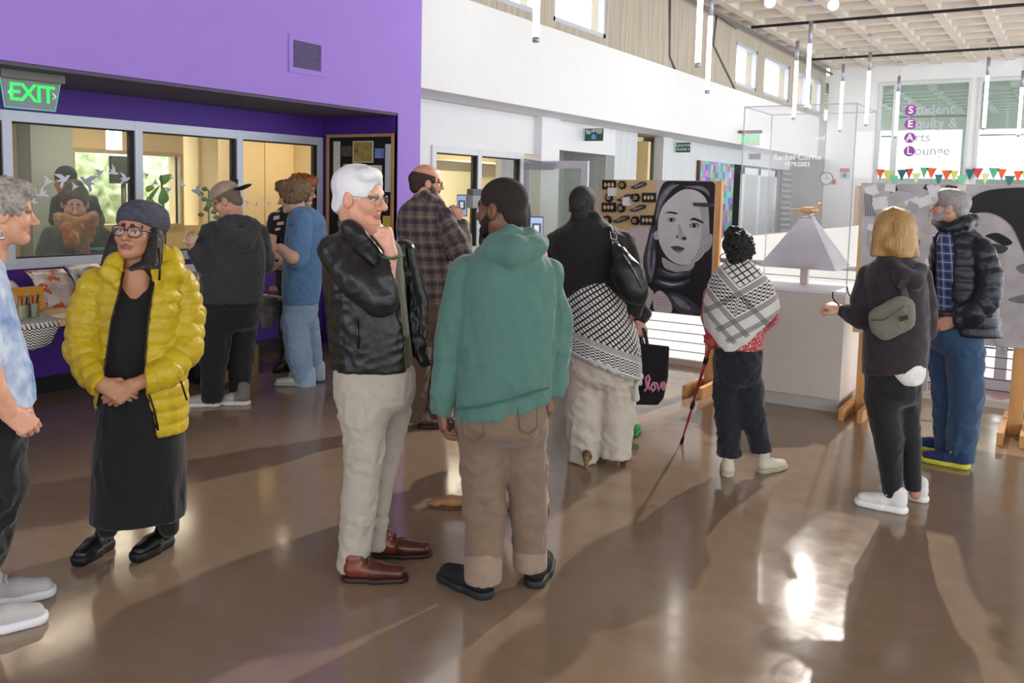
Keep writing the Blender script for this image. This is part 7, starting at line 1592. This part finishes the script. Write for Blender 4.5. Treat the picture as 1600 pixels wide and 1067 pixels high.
# paper held by the reader
rp, l = PAPER; pw = place(rp, [l])[0]; hp = empty('held_paper', pw, rp.rz, 'folded pale paper held by the person in the beige cap', 'paper')
MB().add([(-0.06, 0.05, -0.02), (0.03, -0.03, -0.03), (0.06, -0.02, 0.03), (-0.02, 0.07, 0.05), (-0.06, 0.055, -0.022), (0.03, -0.025, -0.032), (0.06, -0.015, 0.028), (-0.02, 0.075, 0.048)], [(0, 1, 2, 3), (7, 6, 5, 4), (0, 4, 5, 1), (1, 5, 6, 2), (2, 6, 7, 3), (3, 7, 4, 0)]).build('sheet', mat('beige_paper', 'CDBBA8', 0.7), hp)

# ------------------------------------------------------------------ behind the office glass
struct('trim_2', MB().box((-7.3, -0.4, 0.93), (-6.96, 6.6, 0.96)), mat('ledge_grey', '8d8a84', 0.6))
q_ = onx(188, 407, -7.1); bk = empty('teal_basket', (-7.12, q_[1], 0.962), 0, 'teal plastic basket on the ledge behind the glass', 'basket')
mtl = mat('teal_plastic', '2FA39A', 0.4); mb = MB(); W_, D_2, H_ = 0.2, 0.13, 0.13
MB().box((-D_2, -W_, 0), (D_2, W_, 0.008)).build('basket_base', mtl, bk); MB().tube([(-D_2, -W_, H_), (D_2, -W_, H_), (D_2, W_, H_), (-D_2, W_, H_)], 0.009, 6, closed=True).build('basket_rim', mtl, bk)
st = MB().box((D_2 - 0.004, -0.014, 0.008), (D_2, 0.014, H_)).build('basket_stave', mtl, bk); st.location = (0, -W_ + 0.03, 0)
for k in range(1, 9): o = st.copy(); COL.objects.link(o); o.location = (0, -W_ + 0.03 + 0.0425 * k, 0)
c = onx(178, 216, -9.4); pl = empty('office_pendant', (c[0], c[1], c[2] - 0.13), 0, 'glowing white cylinder pendant hanging in the office', 'lamp')
MB().tube([(0, 0, 0), (0, 0, 0.29)], 0.085, 20).build('lamp_shade', mat('office_shade', 'FFF6E4', 0.4, emit=6.0), pl); MB().tube([(0, 0, 0.29), (0, 0, 2.62 - c[2] + 0.13)], 0.006, 5).build('cable', mcable, pl)
for k, (x, y, l_) in enumerate(((-7.7, 4.0, 1.2), (-9.2, 6.2, 1.2), (-7.7, 7.6, 1.2), (-7.4, 9.6, 1.4), (-7.9, 12.0, 1.4))):
    t = empty('ceiling_light', (x, y, 2.58), 0, ('strip ceiling light over the scarf wearer in the office', 'strip ceiling light by the office window', 'strip ceiling light before the cream partition', 'strip ceiling light inside the storefront room beside the open door', 'strip ceiling light deep in the storefront room')[k], 'ceiling light')
    MB().box((-0.1, -l_ / 2, 0), (0.1, l_ / 2, 0.04)).build('light_housing', malu, t); MB().box((-0.09, -l_ / 2 + 0.01, -0.012), (0.09, l_ / 2 - 0.01, 0)).build('light_diffuser', mat('warm_diffuser', 'FFF0D2', 0.5, emit=26.0), t)
c0 = onx(172, 243, -9.6); c1 = onx(204, 287, -9.6)
tv = empty('presentation_screen', (-9.6, (c0[1] + c1[1]) / 2, 0), 0, 'dark flat screen on a floor stand before the office window', 'screen')
w_ = (c1[1] - c0[1]) / 2; MB().box((-0.03, -w_, c1[2]), (0.03, w_, c0[2])).build('screen_panel', mat('dark_screen', '3a3c36', 0.3), tv); MB().tube([(-0.02, 0.05, 0.05), (-0.02, 0.05, c1[2] + 0.1)], 0.03, 8).build('stand_pole', mat('stand_grey', '5f5d55', 0.5), tv); MB().box((-0.3, -0.3, 0.02), (0.3, 0.3, 0.06)).build('stand_base', mat('stand_grey'), tv)
def leaf(pxs, x, m, par, o):
    """broad leaf: outline of pixels on the plane x"""
    P = [onx(a, b, x) for a, b in pxs]; q = [(p[1] - o[1], p[2] - o[2]) for p in smooth_loop([(p[0], p[1], p[2]) for p in P], 3)]
    ar = sum(q[i][0] * q[(i + 1) % len(q)][1] - q[(i + 1) % len(q)][0] * q[i][1] for i in range(len(q)))
    if ar < 0: q = q[::-1]
    cx = sum(a for a, b in q) / len(q); cz = sum(b for a, b in q) / len(q); V = [(x - o[0] + 0.03, cx, cz)] + [(x - o[0], a, b) for a, b in q]; n = len(q)
    pydata('leaf', V, [(0, 1 + i, 1 + (i + 1) % n) for i in range(n)], m, par, True)
c = onx(252, 300, -8.4); fg = empty('potted_fig', (-8.4, c[1], 0.02), 0, 'large-leaved green fig plant behind the glass', 'plant'); O = (-8.4, c[1], 0.02)
mlf = mat('fig_leaf', '5E9A2A', 0.4, var=0.15, vscale=12); mlf2 = mat('fig_leaf_yellow', '9DA62C', 0.4, var=0.15, vscale=12)
for k, pxs in enumerate(([(249, 276), (262, 272), (269, 274), (262, 285), (254, 289), (250, 284)], [(255, 292), (262, 302), (264, 312), (256, 319), (248, 317), (248, 306)], [(228, 292), (238, 289), (241, 295), (232, 300), (228, 298)], [(230, 307), (240, 312), (241, 322), (232, 328), (227, 322)], [(233, 305), (246, 292), (250, 290), (243, 302), (236, 312)])): leaf(pxs, -8.4 + 0.03 * k, (mlf, mlf, mlf2, mlf2, mlf)[k], fg, O)
MB().tube([(0, 0, 0.35), (0.02, 0.03, 1.1), (0, 0.0, 1.75)], 0.014, 6).build('stem', mat('stem_green', '6a6a3a', 0.7), fg); MB().lathe((0, 0, 0), [(0.13, 0), (0.17, 0.34), (0.16, 0.36), (0.14, 0.35)], 18).build('pot', mat('pot_grey', '8f8b86', 0.6), fg)
c = onx(326, 310, -8.3); f2 = empty('potted_plant', (-8.3, c[1], 0.02), 0, 'small-leaved dark green plant by the narrow office window', 'plant'); O = (-8.3, c[1], 0.02)
for k in range(12):
    a0, b0 = 326 + 7 * math.sin(k * 2.4), 296 + 4 * k; s_ = 1 if k % 2 else -1
    leaf([(a0, b0), (a0 + s_ * 5, b0 - 5), (a0 + s_ * 11, b0 - 1), (a0 + s_ * 6, b0 + 3)], -8.3 + 0.02 * (k % 4), mat('dark_leaf', '3F6E2C', 0.4), f2, O)
MB().tube([(0, 0, 0.3), (0, 0, 1.6)], 0.01, 6).build('stem', mat('stem_green'), f2); MB().lathe((0, 0, 0), [(0.11, 0), (0.14, 0.28), (0.12, 0.3)], 16).build('pot', mat('pot_grey'), f2)
# birds cut from paper on the glass
BIRD = [(-0.5, 0.1), (-0.15, 0.12), (-0.45, 0.62), (0.0, 0.42), (0.2, 0.1), (0.42, 0.18), (0.56, 0.06), (0.42, 0.0), (0.2, -0.14), (-0.1, -0.2), (-0.35, -0.5), (-0.42, -0.3), (-0.2, -0.05)]
mbw = mat('bird_white', 'D9DBE6', 0.6); mbg = mat('bird_grey', 'A5A8BC', 0.6)
for k, (px, py, sz) in enumerate(((75, 284, 13), (99, 281, 20), (137, 285, 24), (117, 292, 10), (156, 270, 12), (177, 269, 16), (195, 280, 17), (66, 303, 15), (52, 315, 10), (43, 309, 12), (229, 274, 9), (243, 286, 10), (268, 278, 8), (263, 297, 11), (285, 288, 13), (308, 299, 22), (386, 317, 12), (401, 320, 7), (410, 309, 8), (420, 319, 12))):
    c = onx(px, py, XW - 0.012); s_ = sz * 0.0062 * (1 - 0.0004 * px); a_ = 0.5 * math.sin(k * 2.1); fl = -1 if k in (2, 7, 9, 15) else 1
    pts = [(s_ * (fl * x * math.cos(a_) - y * math.sin(a_)), s_ * (fl * x * math.sin(a_) + y * math.cos(a_))) for x, y in BIRD]
    if fl < 0: pts = pts[::-1]
    o = MB().prism(pts, c, (0, 1, 0), (0, 0, 1), 0.002).build('paper_bird', mbg if k in (2, 4, 10, 11, 13, 15, 17) else mbw)
    tag(o, 'flat %s paper bird stuck on the office window glass' % ('grey' if k in (2, 4, 10, 11, 13, 15, 17) else 'white'), 'paper bird', 'grey birds on the glass' if k in (2, 4, 10, 11, 13, 15, 17) else 'white birds on the glass')
# hedge outside the office window
hd_ = Solid(0.05); hd_.k = 0.15
for k in range(16): hd_.ell((0.4 * math.sin(k * 2.2), -3.2 + 0.42 * k, 0.9 + 0.55 * math.sin(k * 1.3)), (0.7, 0.65, 0.8))
o = link('hedge', hd_.mesh('hedge', curls(181, 0.12, 16)), mat('hedge_leaves', 'C3D9A6', 0.7, var=0.45, vscale=7, bump=1.0, bscale=14)); o.location = (-13.6, 8.4, 0.1); tag(o, 'bright leafy green hedge outside the office window', 'hedge')
struct('floor_outside', MB().box((-22, -8, -0.3), (-11.2, 26, 0.0)), mat('outside_paving', '9a9a92', 0.8))
# white shelf in the storefront room, grey dispenser at its window
q_ = onx(735, 320, XS - 0.3); sh_ = empty('wall_shelf', (-8.79, 10.6, 2.02), 0, 'white shelf on brackets inside the yellow storefront room', 'shelf'); MB().box((0, -0.8, 0.12), (0.3, 3.6, 0.15)).build('shelf_board', mwt, sh_)
for y in (0.1, 1.6, 3.0): MB().box((0, y, -0.08), (0.22, y + 0.03, 0.12)).build('bracket', mat('bracket_grey', '7a776c', 0.5), sh_)
dz = empty('wall_dispenser', (XS + 0.02, onx(727, 310, XS)[1], onx(735, 325, XS)[2]), 0, 'light grey dispenser box fixed at the storefront window', 'dispenser'); bevel(MB().box((0, 0, 0), (0.1, 0.26, 0.16)).build('dispenser_body', mat('dispenser_grey', '9aa2a8', 0.45), dz), 0.008); bevel(MB().box((0, 0, 0.16), (0.1, 0.26, 0.24)).build('dispenser_lid', mat('dispenser_dark', '5f666c', 0.45), dz), 0.008)
